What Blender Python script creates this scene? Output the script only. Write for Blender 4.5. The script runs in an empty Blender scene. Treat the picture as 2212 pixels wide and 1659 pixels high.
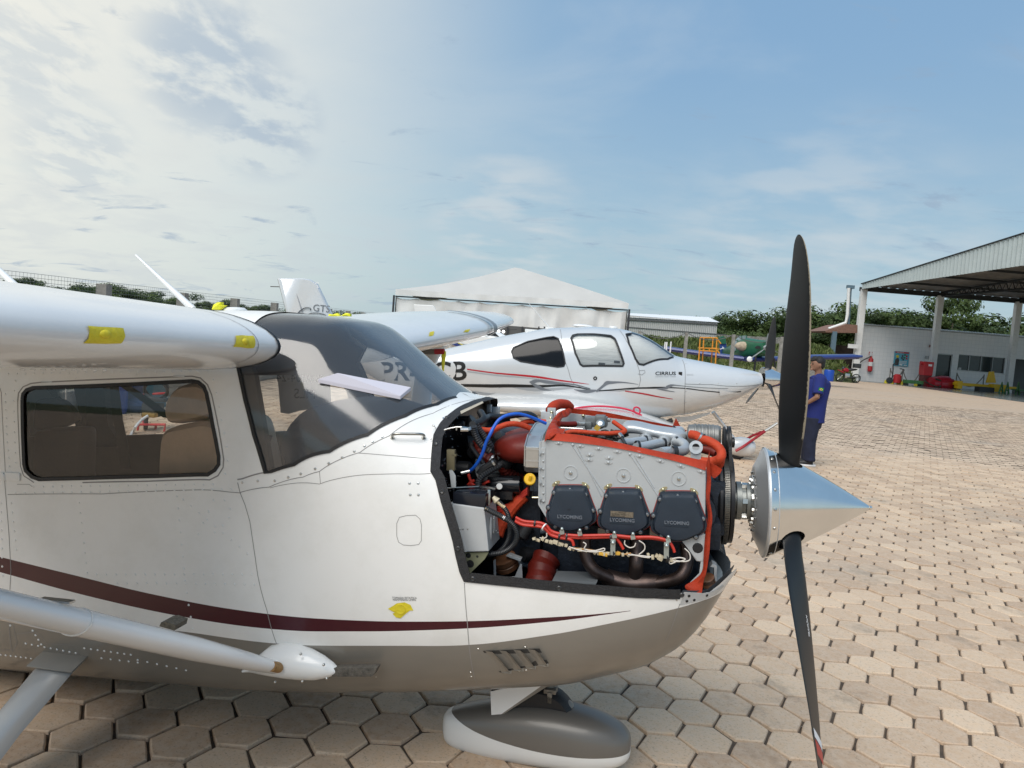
import bpy, bmesh, math, random
import numpy as np
from math import sin, cos, tan, pi, radians, atan, sqrt, hypot
from mathutils import Vector, Matrix, Euler, geometry
random.seed(7); rng = np.random.default_rng(7)
scene = bpy.context.scene
COL = scene.collection
# ------------------------------------------------------------------ camera
FPX = 1540.0; ROLL = atan(.079); PITCH = atan(98.5/1540); EYE = 1.65
cd = bpy.data.cameras.new('camera'); cam = bpy.data.objects.new('camera', cd); COL.objects.link(cam)
cd.sensor_width = 36; cd.lens = 36*FPX/2212; cd.clip_start = .05; cd.clip_end = 3000
right0 = Vector((1, 0, 0)); up0 = Vector((0, sin(PITCH), cos(PITCH))); fw = Vector((0, cos(PITCH), -sin(PITCH)))
rt = right0*cos(ROLL)+up0*sin(ROLL); up = -right0*sin(ROLL)+up0*cos(ROLL)
# image-right axis in the world: horizon drops to the right
rt = right0*cos(ROLL)+up0*sin(ROLL); up = up0*cos(ROLL)-right0*sin(ROLL)
rm = Matrix((rt, up, -fw)).transposed().to_4x4()
cam.matrix_world = Matrix.Translation((0, 0, EYE)) @ rm
scene.camera = cam
# ------------------------------------------------------------------ world
SUN_EL = radians(51); SUN_AZ = radians(-150)      # azimuth from +Y towards +X
w = bpy.data.worlds.new('World'); scene.world = w; w.use_nodes = True
nt = w.node_tree; N = nt.nodes; LK = nt.links; N.clear()
def nd(t, **k):
    n = N.new(t)
    for a, b in k.items(): setattr(n, a, b)
    return n
out = nd('ShaderNodeOutputWorld'); bg = nd('ShaderNodeBackground'); bg.inputs[1].default_value = 1.0
LK.new(bg.outputs[0], out.inputs[0])
sky = nd('ShaderNodeTexSky', sky_type='NISHITA'); sky.sun_disc = False; sky.sun_elevation = SUN_EL; sky.sun_rotation = SUN_AZ
sky.air_density = 1.2; sky.dust_density = 2.0
tc = nd('ShaderNodeTexCoord'); sp = nd('ShaderNodeSeparateXYZ'); LK.new(tc.outputs['Generated'], sp.inputs[0])
def math_(op, a, b=None, c=None, clamp=False):
    n = nd('ShaderNodeMath', operation=op); n.use_clamp = clamp
    for i, v in enumerate((a, b, c)):
        if v is None: continue
        if isinstance(v, (int, float)): n.inputs[i].default_value = v
        else: LK.new(v, n.inputs[i])
    return n.outputs[0]
def mixc(f, a, b):
    n = nd('ShaderNodeMix', data_type='RGBA')
    for s, v in ((0, f), (6, a), (7, b)):
        if isinstance(v, (int, float)): n.inputs[s].default_value = v
        elif isinstance(v, tuple): n.inputs[s].default_value = (*v, 1)
        else: LK.new(v, n.inputs[s])
    return n.outputs[2]
def rampf(v, a, b):
    n = nd('ShaderNodeMapRange', interpolation_type='SMOOTHSTEP'); LK.new(v, n.inputs[0])
    n.inputs[1].default_value = a; n.inputs[2].default_value = b; return n.outputs[0]
def dotdir(az, el):
    n = nd('ShaderNodeVectorMath', operation='DOT_PRODUCT'); LK.new(tc.outputs['Generated'], n.inputs[0])
    az, el = radians(az), radians(el)
    n.inputs[1].default_value = (sin(az)*cos(el), cos(az)*cos(el), sin(el)); return n.outputs['Value']
zz = math_('MAXIMUM', sp.outputs[2], 0.0)
den = math_('ADD', zz, .18)
cb = nd('ShaderNodeCombineXYZ'); LK.new(math_('DIVIDE', sp.outputs[0], den), cb.inputs[0]); LK.new(math_('DIVIDE', sp.outputs[1], den), cb.inputs[1])
def noise(scale, detail, rough, dist=0.0, off=(0, 0, 0), stretch=(1, 1, 1)):
    m = nd('ShaderNodeMapping'); m.inputs[1].default_value = off; m.inputs[3].default_value = stretch; LK.new(cb.outputs[0], m.inputs[0])
    n = nd('ShaderNodeTexNoise'); LK.new(m.outputs[0], n.inputs[0])
    n.inputs['Scale'].default_value = scale; n.inputs['Detail'].default_value = detail; n.inputs['Roughness'].default_value = rough; n.inputs['Distortion'].default_value = dist
    return n.outputs[0]
# clear-air veil: horizon pale, zenith deeper blue
veil = mixc(rampf(zz, .0, .42), (.305, .43, .49), (.185, .32, .485))
veil = mixc(math_('MULTIPLY', rampf(dotdir(-30, 10), .75, 1.0), .40), veil, (.42, .52, .55))
nish = nd('ShaderNodeVectorMath', operation='SCALE'); LK.new(sky.outputs[0], nish.inputs[0]); nish.inputs[3].default_value = .10
base = mixc(.15, veil, nish.outputs[0])
n1 = noise(1.1, 8, .55, .6, (3.1, 1.7, 0), (1, 1.25, 1))
n2 = noise(2.8, 9, .6, .3, (7.3, 2.2, 0), (1, 1.2, 1))
glow = rampf(dotdir(-47, 20), .70, 1.04)                         # thin bright cloud in front of the sun side
gl2 = math_('MULTIPLY', glow, math_('ADD', .70, math_('MULTIPLY', n2, .45)), clamp=True)
c1 = mixc(gl2, base, (.67, .66, .60))
wisp = rampf(n1, .50, .74)
c2 = mixc(math_('MULTIPLY', wisp, .28), c1, (.42, .485, .54))
low = math_('MULTIPLY', rampf(zz, .34, .04), rampf(n2, .42, .66))  # pale bank of cloud low in the sky
c3 = mixc(math_('MULTIPLY', low, .4), c2, (.41, .46, .50))
n3 = noise(2.1, 10, .62, .8, (1.4, 4.6, 0), (1, 1.9, 1))
dark = math_('MULTIPLY', rampf(n3, .575, .70), .62)
c4 = mixc(dark, c3, (.225, .305, .41))
patch = math_('MAXIMUM', rampf(dotdir(-24.0, 17.3), .9945, .9997), rampf(dotdir(-20.2, 14.3), .9965, .9998))
patch = math_('MULTIPLY', patch, rampf(noise(4.6, 11, .58, .15, (2.0, 9.1, 0), (1.2, .9, 1)), .40, .56))
p2_ = math_('MULTIPLY', math_('MAXIMUM', rampf(dotdir(-34.5, 15.5), .9965, .9997), rampf(dotdir(-32, 10.2), .9972, .9997)), rampf(noise(7, 9, .6, .2, (5.0, 1.1, 0), (1.5, .8, 1)), .40, .58))
c5 = mixc(math_('MULTIPLY', math_('MAXIMUM', patch, math_('MULTIPLY', p2_, .45)), .72), c4, (.30, .375, .46))
cum = math_('MULTIPLY', math_('MAXIMUM', rampf(dotdir(-1.5, 9.0), .9925, .9993), math_('MULTIPLY', rampf(dotdir(22, 7.0), .975, .998), .7)), rampf(noise(3.2, 8, .5, .1, (8.0, 3.1, 0), (1, 1.3, 1)), .40, .66))
c5 = mixc(math_('MULTIPLY', cum, .55), c5, (.50, .53, .545))
LK.new(mixc(rampf(sp.outputs[2], 0.0, -.02), c5, (.20, .18, .16)), bg.inputs[0])
# ------------------------------------------------------------------ sun
sd = bpy.data.lights.new('sun', 'SUN'); sd.energy = 2.5; sd.angle = radians(50); sd.color = (1, .95, .88)
so = bpy.data.objects.new('sun', sd); COL.objects.link(so)
sdir = Vector((sin(SUN_AZ)*cos(SUN_EL), cos(SUN_AZ)*cos(SUN_EL), sin(SUN_EL)))
so.rotation_euler = sdir.to_track_quat('Z', 'Y').to_euler(); so.location = (0, 0, 60)
vs = scene.view_settings; vs.view_transform = 'Standard'; vs.look = 'None'; vs.exposure = .42; vs.gamma = 1; vs.use_curve_mapping = False
scene.render.engine = 'CYCLES'
# ------------------------------------------------------------------ pixel <-> place
def ray(x, y):
    a = (x-1106)/FPX; b = -(y-829.5)/FPX
    a2 = a*cos(ROLL)-b*sin(ROLL); b2 = a*sin(ROLL)+b*cos(ROLL)
    return np.array([a2, cos(PITCH)+b2*sin(PITCH), -sin(PITCH)+b2*cos(PITCH)])
C0 = np.array([0, 0, EYE])
def atY(x, y, Y): r = ray(x, y); return C0+r*(Y/r[1])
def atZ(x, y, Z=0.): r = ray(x, y); return C0+r*((Z-EYE)/r[2])
def crop(x0, y0, s): return lambda x, y: ((x0+x*s)/1.8228, (y0+y*s)/1.8228)
E = crop(1600, 1500, 1350/2212); C2 = crop(0, 950, 1300/2212); C3 = crop(900, 1150, 1100/2212); C4 = crop(1500, 950, 1600/2212)
CR = crop(3100, 900, 932/2209); CB = crop(2500, 1200, 900/2133); CC = crop(0, 1900, 1500/2212); CD = crop(1400, 2200, 1500/2212)
CS = crop(2750, 1700, 700/2212); CZ = crop(2350, 1150, 750/2212); CH = crop(3250, 1100, 782/2212); CW = crop(0, 1450, 900/2212)
FW = crop(1600, 1560, 550/2172); TP = crop(2100, 1560, 650/2212); BL = crop(1650, 1900, 750/2212); BR = crop(2300, 1900, 650/2157)
class Frame:
    def __init__(s, O, yaw, nose, k=1.0):
        s.k = k
        s.f = np.array([cos(yaw)*cos(nose), -sin(yaw)*cos(nose), sin(nose)]); s.y = np.array([sin(yaw), cos(yaw), 0.]); s.z = np.cross(s.f, s.y)
        s.O = np.array(O, float)
    def loc(s, p): d = (np.array(p)-s.O)/s.k; return np.array([d@s.f, d@s.y, d@s.z])
    def wl(s, p): return s.O+s.k*(s.f*p[0]+s.y*p[1]+s.z*p[2])
    def lray(s, x, y): r = ray(x, y); return s.loc(C0), np.array([r@s.f, r@s.y, r@s.z])
    def L(s, x, y, yl): o, d = s.lray(x, y); return o+d*((yl-o[1])/d[1])
    def LX(s, x, y, xl): o, d = s.lray(x, y); return o+d*((xl-o[0])/d[0])
    def LZ(s, x, y, zl): o, d = s.lray(x, y); return o+d*((zl-o[2])/d[2])
    def matrix(s):
        m = Matrix.Identity(4)
        for i in range(3):
            m[i][0] = s.f[i]*s.k; m[i][1] = s.y[i]*s.k; m[i][2] = s.z[i]*s.k; m[i][3] = s.O[i]
        return m
# ------------------------------------------------------------------ materials
MATS = {}
def mat(name, col, rough=.5, metal=0., var=.0, vscale=6., bump=0., bscale=40., coat=0., spec=.5, dirt=0., dcol=(.12, .1, .08), rnd=0.):
    if name in MATS: return MATS[name]
    m = bpy.data.materials.new(name); m.use_nodes = True; MATS[name] = m
    n = m.node_tree.nodes; l = m.node_tree.links; b = n['Principled BSDF']
    b.inputs['Base Color'].default_value = (*col, 1); b.inputs['Roughness'].default_value = rough; b.inputs['Metallic'].default_value = metal
    b.inputs['Coat Weight'].default_value = coat; b.inputs['Coat Roughness'].default_value = .08; b.inputs['Specular IOR Level'].default_value = spec
    t = n.new('ShaderNodeTexCoord')
    cur = None
    def mx(f, a, c, mode='MIX'):
        x = n.new('ShaderNodeMix'); x.data_type = 'RGBA'; x.blend_type = mode
        for s, v in ((0, f), (6, a), (7, c)):
            if isinstance(v, (int, float)): x.inputs[s].default_value = v
            elif isinstance(v, tuple): x.inputs[s].default_value = (*v, 1)
            else: l.new(v, x.inputs[s])
        return x.outputs[2]
    def nz(sc, de=6, ro=.6):
        x = n.new('ShaderNodeTexNoise'); l.new(t.outputs['Object'], x.inputs[0]); x.inputs['Scale'].default_value = sc; x.inputs['Detail'].default_value = de; x.inputs['Roughness'].default_value = ro; return x.outputs[0]
    def rp(v, a, c):
        x = n.new('ShaderNodeMapRange'); l.new(v, x.inputs[0]); x.inputs[1].default_value = a; x.inputs[2].default_value = c; return x.outputs[0]
    cur = tuple(col)
    if var:
        dk = tuple(c*(1-var) for c in col); lt = tuple(min(1, c*(1+var*.7)) for c in col)
        cur = mx(rp(nz(vscale), .3, .7), dk, lt)
    if dirt:
        cur = mx(rp(nz(vscale*.6, 8, .7), .52, .80), cur, mx(dirt, cur, dcol))
    if rnd:
        oi = n.new('ShaderNodeObjectInfo'); cur = mx(rnd, cur, mx(oi.outputs['Random'], tuple(c*.55 for c in col), tuple(min(1, c*1.35) for c in col)))
    if not isinstance(cur, tuple): l.new(cur, b.inputs['Base Color'])
    if bump:
        bp = n.new('ShaderNodeBump'); bp.inputs['Strength'].default_value = bump; bp.inputs['Distance'].default_value = .01
        l.new(nz(bscale, 4, .6), bp.inputs['Height']); l.new(bp.outputs[0], b.inputs['Normal'])
    m['bsdf'] = 1
    return m
def glassmat(name, tint, gloss=.10, rough=.02, sky_haze=0.):  # last argument adds a pale diffuse share that imitates reflected sky
    if name in MATS: return MATS[name]
    m = bpy.data.materials.new(name); m.use_nodes = True; MATS[name] = m
    n = m.node_tree.nodes; l = m.node_tree.links; n.clear()
    o = n.new('ShaderNodeOutputMaterial'); mixs = n.new('ShaderNodeMixShader'); tr = n.new('ShaderNodeBsdfTransparent'); gl = n.new('ShaderNodeBsdfGlossy')
    tr.inputs[0].default_value = (*tint, 1); gl.inputs['Roughness'].default_value = rough
    fr = n.new('ShaderNodeFresnel'); fr.inputs[0].default_value = 1.5
    ad = n.new('ShaderNodeMath'); ad.operation = 'MULTIPLY_ADD'; l.new(fr.outputs[0], ad.inputs[0]); ad.inputs[1].default_value = 1.3; ad.inputs[2].default_value = gloss; ad.use_clamp = True
    l.new(ad.outputs[0], mixs.inputs[0]); l.new(tr.outputs[0], mixs.inputs[1]); l.new(gl.outputs[0], mixs.inputs[2]); df = n.new('ShaderNodeBsdfDiffuse'); df.inputs[0].default_value = (.75, .75, .78, 1); m2 = n.new('ShaderNodeMixShader'); m2.inputs[0].default_value = sky_haze
    l.new(mixs.outputs[0], m2.inputs[1]); l.new(df.outputs[0], m2.inputs[2]); l.new(m2.outputs[0], o.inputs[0])
    return m
# ------------------------------------------------------------------ mesh helpers
def smooth_path(pts, k=6, closed=False):
    P = [np.array(p, float) for p in pts]
    if len(P) < 3 or k <= 1: return P
    out_ = []; n = len(P)
    rngi = range(n if closed else n-1)
    for i in rngi:
        if closed: p0, p1, p2, p3 = P[(i-1) % n], P[i], P[(i+1) % n], P[(i+2) % n]
        else: p0, p1, p2, p3 = P[max(i-1, 0)], P[i], P[i+1], P[min(i+2, n-1)]
        for j in range(k):
            t = j/k
            out_.append(.5*((2*p1)+(-p0+p2)*t+(2*p0-5*p1+4*p2-p3)*t*t+(-p0+3*p1-3*p2+p3)*t**3))
    if not closed: out_.append(P[-1])
    return out_
class MB:
    def __init__(s): s.v = []; s.f = []; s.m = []; s.cm = 0
    def add(s, vs_, fs_):
        o = len(s.v); s.v.extend([tuple(float(c) for c in q) for q in vs_]); s.f.extend([tuple(i+o for i in q) for q in fs_]); s.m.extend([s.cm]*len(fs_)); return s
    def box(s, c, size, R=None, taper=1.0):
        hx, hy, hz = [q/2 for q in size]; vs_ = []
        for dz in (-1, 1):
            t = taper if dz > 0 else 1
            for dx, dy in ((-1, -1), (1, -1), (1, 1), (-1, 1)):
                p = np.array([dx*hx*t, dy*hy*t, dz*hz]); p = np.array(R) @ p if R is not None else p
                vs_.append(p+np.array(c))
        return s.add(vs_, [(3, 2, 1, 0), (4, 5, 6, 7), (0, 1, 5, 4), (1, 2, 6, 5), (2, 3, 7, 6), (3, 0, 4, 7)])
    def tube(s, pts, r, n=8, k=1, caps=True, ell=None, corr=0., corr_n=0):
        P = smooth_path(pts, k) if k > 1 else [np.array(p, float) for p in pts]
        m = len(P)
        rr = np.interp(np.linspace(0, 1, m), np.linspace(0, 1, len(r)), r) if hasattr(r, '__len__') else np.full(m, r)
        if corr: rr = rr*(1+corr*np.where(np.arange(m) % 2 == 0, 1, -1))
        T = [P[min(i+1, m-1)]-P[max(i-1, 0)] for i in range(m)]; T = [t/(np.linalg.norm(t)+1e-12) for t in T]
        ref = np.array([0, 0, 1.]) if abs(T[0][2]) < .9 else np.array([1., 0, 0])
        u = np.cross(T[0], ref); u /= np.linalg.norm(u); vs_ = []
        for i in range(m):
            u = u-T[i]*(u@T[i]); u /= np.linalg.norm(u)+1e-12; w_ = np.cross(T[i], u)
            for j in range(n):
                a = 2*pi*j/n; e0, e1 = (1, 1) if ell is None else ell
                vs_.append(P[i]+rr[i]*(e0*cos(a)*u+e1*sin(a)*w_))
        fs_ = [(i*n+j, i*n+(j+1) % n, (i+1)*n+(j+1) % n, (i+1)*n+j) for i in range(m-1) for j in range(n)]
        if caps: fs_ += [tuple(range(n-1, -1, -1)), tuple((m-1)*n+j for j in range(n))]
        return s.add(vs_, fs_)
    def cyl(s, a, b, r, r2=None, n=16): return s.tube([a, b], [r, r if r2 is None else r2], n)
    def lathe(s, prof, c, ax=(0, 0, 1), n=24, caps=False, arc=None):
        ax = np.array(ax, float); ax /= np.linalg.norm(ax); ref = np.array([0, 0, 1.]) if abs(ax[2]) < .9 else np.array([1., 0, 0])
        u = np.cross(ax, ref); u /= np.linalg.norm(u); w_ = np.cross(ax, u); vs_ = []
        for r, h in prof:
            for j in range(n): a = 2*pi*j/n; vs_.append(np.array(c)+ax*h+r*(cos(a)*u+sin(a)*w_))
        m = len(prof); fs_ = [(i*n+j, i*n+(j+1) % n, (i+1)*n+(j+1) % n, (i+1)*n+j) for i in range(m-1) for j in range(n)]
        if caps: fs_ += [tuple(range(n-1, -1, -1)), tuple((m-1)*n+j for j in range(n))]
        return s.add(vs_, fs_)
    def sphere(s, c, r, n=12, m=8, R=None):
        r = np.array(r if hasattr(r, '__len__') else (r, r, r), float); vs_ = []
        for i in range(m+1):
            t = pi*i/m
            for j in range(n):
                a = 2*pi*j/n; p = np.array([sin(t)*cos(a), sin(t)*sin(a), cos(t)])*r; p = np.array(R) @ p if R is not None else p
                vs_.append(p+np.array(c))
        return s.add(vs_, [(i*n+j, (i+1)*n+j, (i+1)*n+(j+1) % n, i*n+(j+1) % n) for i in range(m) for j in range(n)])
    def loft(s, rings, caps=True, closed=True):
        n = len(rings[0]); m = len(rings); vs_ = [p for r in rings for p in r]; q = n if closed else n-1
        fs_ = [(i*n+j, i*n+(j+1) % n, (i+1)*n+(j+1) % n, (i+1)*n+j) for i in range(m-1) for j in range(q)]
        if caps: fs_ += [tuple(range(n-1, -1, -1)), tuple((m-1)*n+j for j in range(n))]
        return s.add(vs_, fs_)
    def prism(s, poly, d):                                   # polygon (3D points) pushed along vector d, ends closed
        n = len(poly); P = [np.array(p, float) for p in poly]; d = np.array(d, float)
        return s.add(P+[p+d for p in P], [tuple(range(n-1, -1, -1)), tuple(range(n, 2*n))]+[(i, (i+1) % n, n+(i+1) % n, n+i) for i in range(n)])
    def build(s, name, m, parent=None, smooth=True, kind=None, label=None, fix=True, angle=38, bevel=0.):
        me = bpy.data.meshes.new(name); me.from_pydata(s.v, [], s.f)
        ms = m if isinstance(m, (list, tuple)) else [m]
        for q in ms: me.materials.append(q)
        if len(ms) > 1: me.polygons.foreach_set('material_index', s.m)
        bm = bmesh.new(); bm.from_mesh(me)
        if fix:
            bmesh.ops.remove_doubles(bm, verts=bm.verts, dist=1e-5)
            bmesh.ops.recalc_face_normals(bm, faces=bm.faces)
        if bevel: bmesh.ops.bevel(bm, geom=[e for e in bm.edges if e.is_manifold and e.calc_face_angle(0) > .6], offset=bevel, segments=2, affect='EDGES', profile=.6)
        bm.to_mesh(me); bm.free()
        if smooth:
            me.shade_smooth() if hasattr(me, 'shade_smooth') else None
            me.set_sharp_from_angle(angle=radians(angle))
        me.update()
        return link(name, me, parent, kind, label)
def link(name, me, parent=None, kind=None, label=None):
    o = bpy.data.objects.new(name, me); COL.objects.link(o)
    if parent is not None: o.parent = parent
    if kind: o['kind'] = kind
    if label: o['label'] = label
    return o
def thing(name, label, cat, loc=(0, 0, 0), rz=0., group=None, M=None):
    o = bpy.data.objects.new(name, None); COL.objects.link(o); o.empty_display_size = .1
    if M is not None: o.matrix_world = M
    else: o.location = [float(c) for c in loc]; o.rotation_euler = (0, 0, rz)
    return tag(o, label, cat, group)
def tag(o, label, cat, group=None):
    o['label'] = label; o['category'] = cat
    if group: o['group'] = group
    return o
def struct(name, mb, m, smooth=False): return mb.build(name, m, kind='structure', smooth=smooth)
def dup(root, loc=None, rz=None, label=None, group=None, scale=None, M=None):
    r = root.copy(); COL.objects.link(r)
    if M is not None: r.matrix_world = M
    if loc is not None: r.location = [float(c) for c in loc]
    if rz is not None: r.rotation_euler = (0, 0, rz)
    if scale is not None: r.scale = scale
    if label: r['label'] = label
    if group: r['group'] = group
    for ch in list(root.children):
        c = ch.copy(); COL.objects.link(c); c.parent = r
        for g in list(ch.children):
            d = g.copy(); COL.objects.link(d); d.parent = c
    return r
def rotm(rx=0, ry=0, rz=0): return np.array(Euler((rx, ry, rz)).to_matrix())
def textobj(name, body, size, origin, xdir, ydir, m, parent=None, depth=.0005, align='LEFT', bold=0., kind=None, shear=0.):
    cu = bpy.data.curves.new(name, 'FONT'); cu.body = body; cu.size = size; cu.extrude = depth; cu.align_x = align; cu.offset = bold; cu.shear = shear
    cu.resolution_u = 3
    o = bpy.data.objects.new(name+'_c', cu); COL.objects.link(o)
    bpy.context.view_layer.update()
    me = bpy.data.meshes.new_from_object(o.evaluated_get(bpy.context.evaluated_depsgraph_get()))
    bpy.data.objects.remove(o); me.name = name
    x = np.array(xdir, float); x /= np.linalg.norm(x); y = np.array(ydir, float); y -= x*(x@y); y /= np.linalg.norm(y); z = np.cross(x, y)
    M_ = Matrix.Identity(4)
    for i in range(3): M_[i][0] = x[i]; M_[i][1] = y[i]; M_[i][2] = z[i]; M_[i][3] = origin[i]
    me.transform(M_); me.materials.clear(); me.materials.append(m)
    return link(name, me, parent, kind)
def conform(o, B, lift):
    """press a flat text mesh (already in body axes, x along, z up) onto the near flank"""
    for v in o.data.vertices:
        x, y, z = v.co; zb, zc, zt, w_, nl, nu = B.at(x); dz = z-zc; n = nl if dz < 0 else nu; h = (zc-zb) if dz < 0 else (zt-zc)
        v.co.y = -w_*max(0, 1-(min(abs(dz)/h, 1))**n)**(1/n)-lift
    o.data.update()
# ------------------------------------------------------------------ lofted body whose skin is cut along traced outlines
class Body:
    """table rows: x, z_bottom, z_mid, z_top, half_width, power_low, power_up"""
    def __init__(s, fr, table, sm=.05):
        t = np.array(table, float); s.fr = fr; s.x0, s.x1 = t[0, 0], t[-1, 0]
        s.X = np.linspace(s.x0, s.x1, 500); s.T = np.stack([np.interp(s.X, t[:, 0], t[:, i]) for i in range(1, 7)], 1)
        dx = s.X[1]-s.X[0]; k = max(1, int(sm/dx)); ker = np.exp(-.5*(np.arange(-3*k, 3*k+1)/k)**2); ker /= ker.sum()
        pad = 3*k
        for i in range(6):
            a = s.T[:, i]; a2 = np.concatenate([2*a[0]-a[1:pad+1][::-1], a, 2*a[-1]-a[-pad-1:-1][::-1]]); s.T[:, i] = np.convolve(a2, ker, 'valid')
    def at(s, x): return [np.interp(x, s.X, s.T[:, i]) for i in range(6)]
    def P(s, x, th, off=0.):                               # near side (y<0); th in radians -90..90
        zb, zc, zt, w_, nl, nu = s.at(x); c = max(cos(th), 0); sn = sin(th)
        if sn < 0: n = nl; h = zc-zb
        else: n = nu; h = zt-zc
        p = np.array([x, -w_*c**(2/n), zc+np.sign(sn)*h*abs(sn)**(2/n)])
        if off: p = p+s.Nrm(x, th)*off
        return p
    def imp(s, p):
        zb, zc, zt, w_, nl, nu = s.at(p[0]); dz = p[2]-zc
        n = nl if dz < 0 else nu; h = (zc-zb) if dz < 0 else (zt-zc)
        return (abs(p[1])/w_)**n+(abs(dz)/h)**n
    def Nrm(s, x, th):
        e = 1e-3; t1 = min(th+.01, pi/2); t0 = max(th-.01, -pi/2); a = s.P(min(x+e, s.x1), th)-s.P(max(x-e, s.x0), th); b = s.P(x, t1)-s.P(x, t0)
        n = np.cross(b, a); n /= np.linalg.norm(n)+1e-12
        c = np.array([x, 0, s.at(x)[1]])
        return n if n@(s.P(x, th)-c) > 0 else -n
    def par(s, p):
        zb, zc, zt, w_, nl, nu = s.at(p[0]); dz = p[2]-zc; n = nl if dz < 0 else nu; h = (zc-zb) if dz < 0 else (zt-zc)
        a = (min(abs(p[1])/w_, 1))**(n/2); b = (min(abs(dz)/h, 1))**(n/2)
        if p[1] > 0: a = 0
        return p[0], math.atan2(b*np.sign(dz), a)
    def hit(s, px, py):
        o, d = s.fr.lray(px, py); best = None; bt = None; prev = None
        t0 = (-s.T[:, 3].max()*1.15-o[1])/d[1]; t1 = (.6*s.T[:, 3].max()-o[1])/d[1]
        for i in range(121):
            t = t0+(t1-t0)*i/120; p = o+d*t
            if p[0] < s.x0 or p[0] > s.x1: 
                p = p.copy(); p[0] = min(max(p[0], s.x0), s.x1)
            v = s.imp(p)
            if best is None or v < best: best = v; bt = t
            if v < 1 and prev is not None:
                a, b = prev, t
                for _ in range(30):
                    m_ = (a+b)/2
                    if s.imp(o+d*m_) < 1: b = m_
                    else: a = m_
                return s.par(o+d*b)
            prev = t
        return s.par(o+d*bt)
    def poly(s, pts): return [s.hit(*p) for p in pts]
    def skin(s, xr, tr, holes=(), keep=(), dx=.04, dth=radians(4), off=0., sc=.5):
        """triangulated skin over x range, theta range, minus holes (lists of (x,th)); keep: only inside these"""
        rect = [(xr[0], tr[0]), (xr[1], tr[0]), (xr[1], tr[1]), (xr[0], tr[1])]
        polys = [rect]+[list(h) for h in holes]+[list(k) for k in keep]
        vs_ = []; ed = []; segs = []
        for pl in polys:
            st = len(vs_); dn = []
            for i in range(len(pl)):
                a = np.array(pl[i]); b = np.array(pl[(i+1) % len(pl)]); L_ = hypot(b[0]-a[0], (b[1]-a[1])*sc); k = max(1, int(L_/(dx*.8)))
                for j in range(k): dn.append(a+(b-a)*j/k)
            for q in dn: vs_.append((q[0], q[1]*sc))
            m = len(dn); ed += [(st+i, st+(i+1) % m) for i in range(m)]
        B = np.array(vs_)
        gx = np.arange(xr[0]+dx/2, xr[1], dx); gt = np.arange(tr[0]+dth/2, tr[1], dth)
        G = np.array([(a, b*sc) for a in gx for b in gt])
        D = np.sqrt(((G[:, None, :]-B[None])**2).sum(2)).min(1); G = G[D > .42*min(dx, dth*sc)]
        allv = [Vector((float(a), float(b))) for a, b in np.vstack([B, G])]
        r = geometry.delaunay_2d_cdt(allv, ed, [], 0, 1e-6); V2 = np.array([tuple(v) for v in r[0]]); F2 = np.array([tuple(f) for f in r[2] if len(f) == 3])
        cen = V2[F2].mean(1)
        def inside(pl):
            q = np.array([(a, b*sc) for a, b in pl]); x, y = cen[:, 0], cen[:, 1]; c = np.zeros(len(cen), bool); n = len(q)
            for i in range(n):
                x1, y1 = q[i]; x2, y2 = q[(i+1) % n]
                cond = ((y1 > y) != (y2 > y)); xi = (x2-x1)*(y-y1)/((y2-y1) if y2 != y1 else 1e-12)+x1; c ^= cond & (x < xi)
            return c
        ok = inside(rect)
        for h in holes: ok &= ~inside(h)
        if keep:
            kk = np.zeros(len(cen), bool)
            for h in keep: kk |= inside(h)
            ok &= kk
        F2 = F2[ok]; used = np.unique(F2); idx = -np.ones(len(V2), int); idx[used] = np.arange(len(used)); V2 = V2[used]; F2 = idx[F2]
        V3 = [s.P(a, b/sc, off) for a, b in V2]; N3 = [s.Nrm(a, min(max(b/sc, -pi/2+.02), pi/2-.02)) for a, b in V2]
        return V3, N3, F2
    def mesh(s, name, m, parent, side, data, kind=None, label=None):
        """side: -1 near, 1 far, 0 both joined in one mesh"""
        V3, N3, F2 = data; vs_ = []; ns = []; fs_ = []
        for sg in ((-1,) if side == -1 else (1,) if side == 1 else (-1, 1)):
            o = len(vs_); q = 1 if sg == -1 else -1
            vs_ += [(p[0], p[1]*q, p[2]) for p in V3]; ns += [(n[0], n[1]*q, n[2]) for n in N3]
            for f in F2:
                a, b, c = [V3[i] for i in f]; nn = np.cross(b-a, c-a); fl = (nn@N3[f[0]]) < 0
                if sg == 1: fl = not fl
                fs_.append(tuple(o+i for i in (f if not fl else f[::-1])))
        me = bpy.data.meshes.new(name); me.from_pydata([tuple(map(float, v)) for v in vs_], [], [tuple(int(i) for i in f) for f in fs_]); me.materials.append(m)
        me.shade_smooth(); me.normals_split_custom_set_from_vertices([tuple(map(float, v)) for v in ns])
        return link(name, me, parent, kind, label)
    def line3(s, pts, step=.02):
        """traced pixels -> dense (x,th) path"""
        q = [np.array(a) for a in pts]; out_ = []
        for a, b in zip(q[:-1], q[1:]):
            k = max(1, int(hypot(b[0]-a[0], (b[1]-a[1])*.5)/step))
            out_ += [a+(b-a)*j/k for j in range(k)]
        out_.append(q[-1]); return out_
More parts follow.
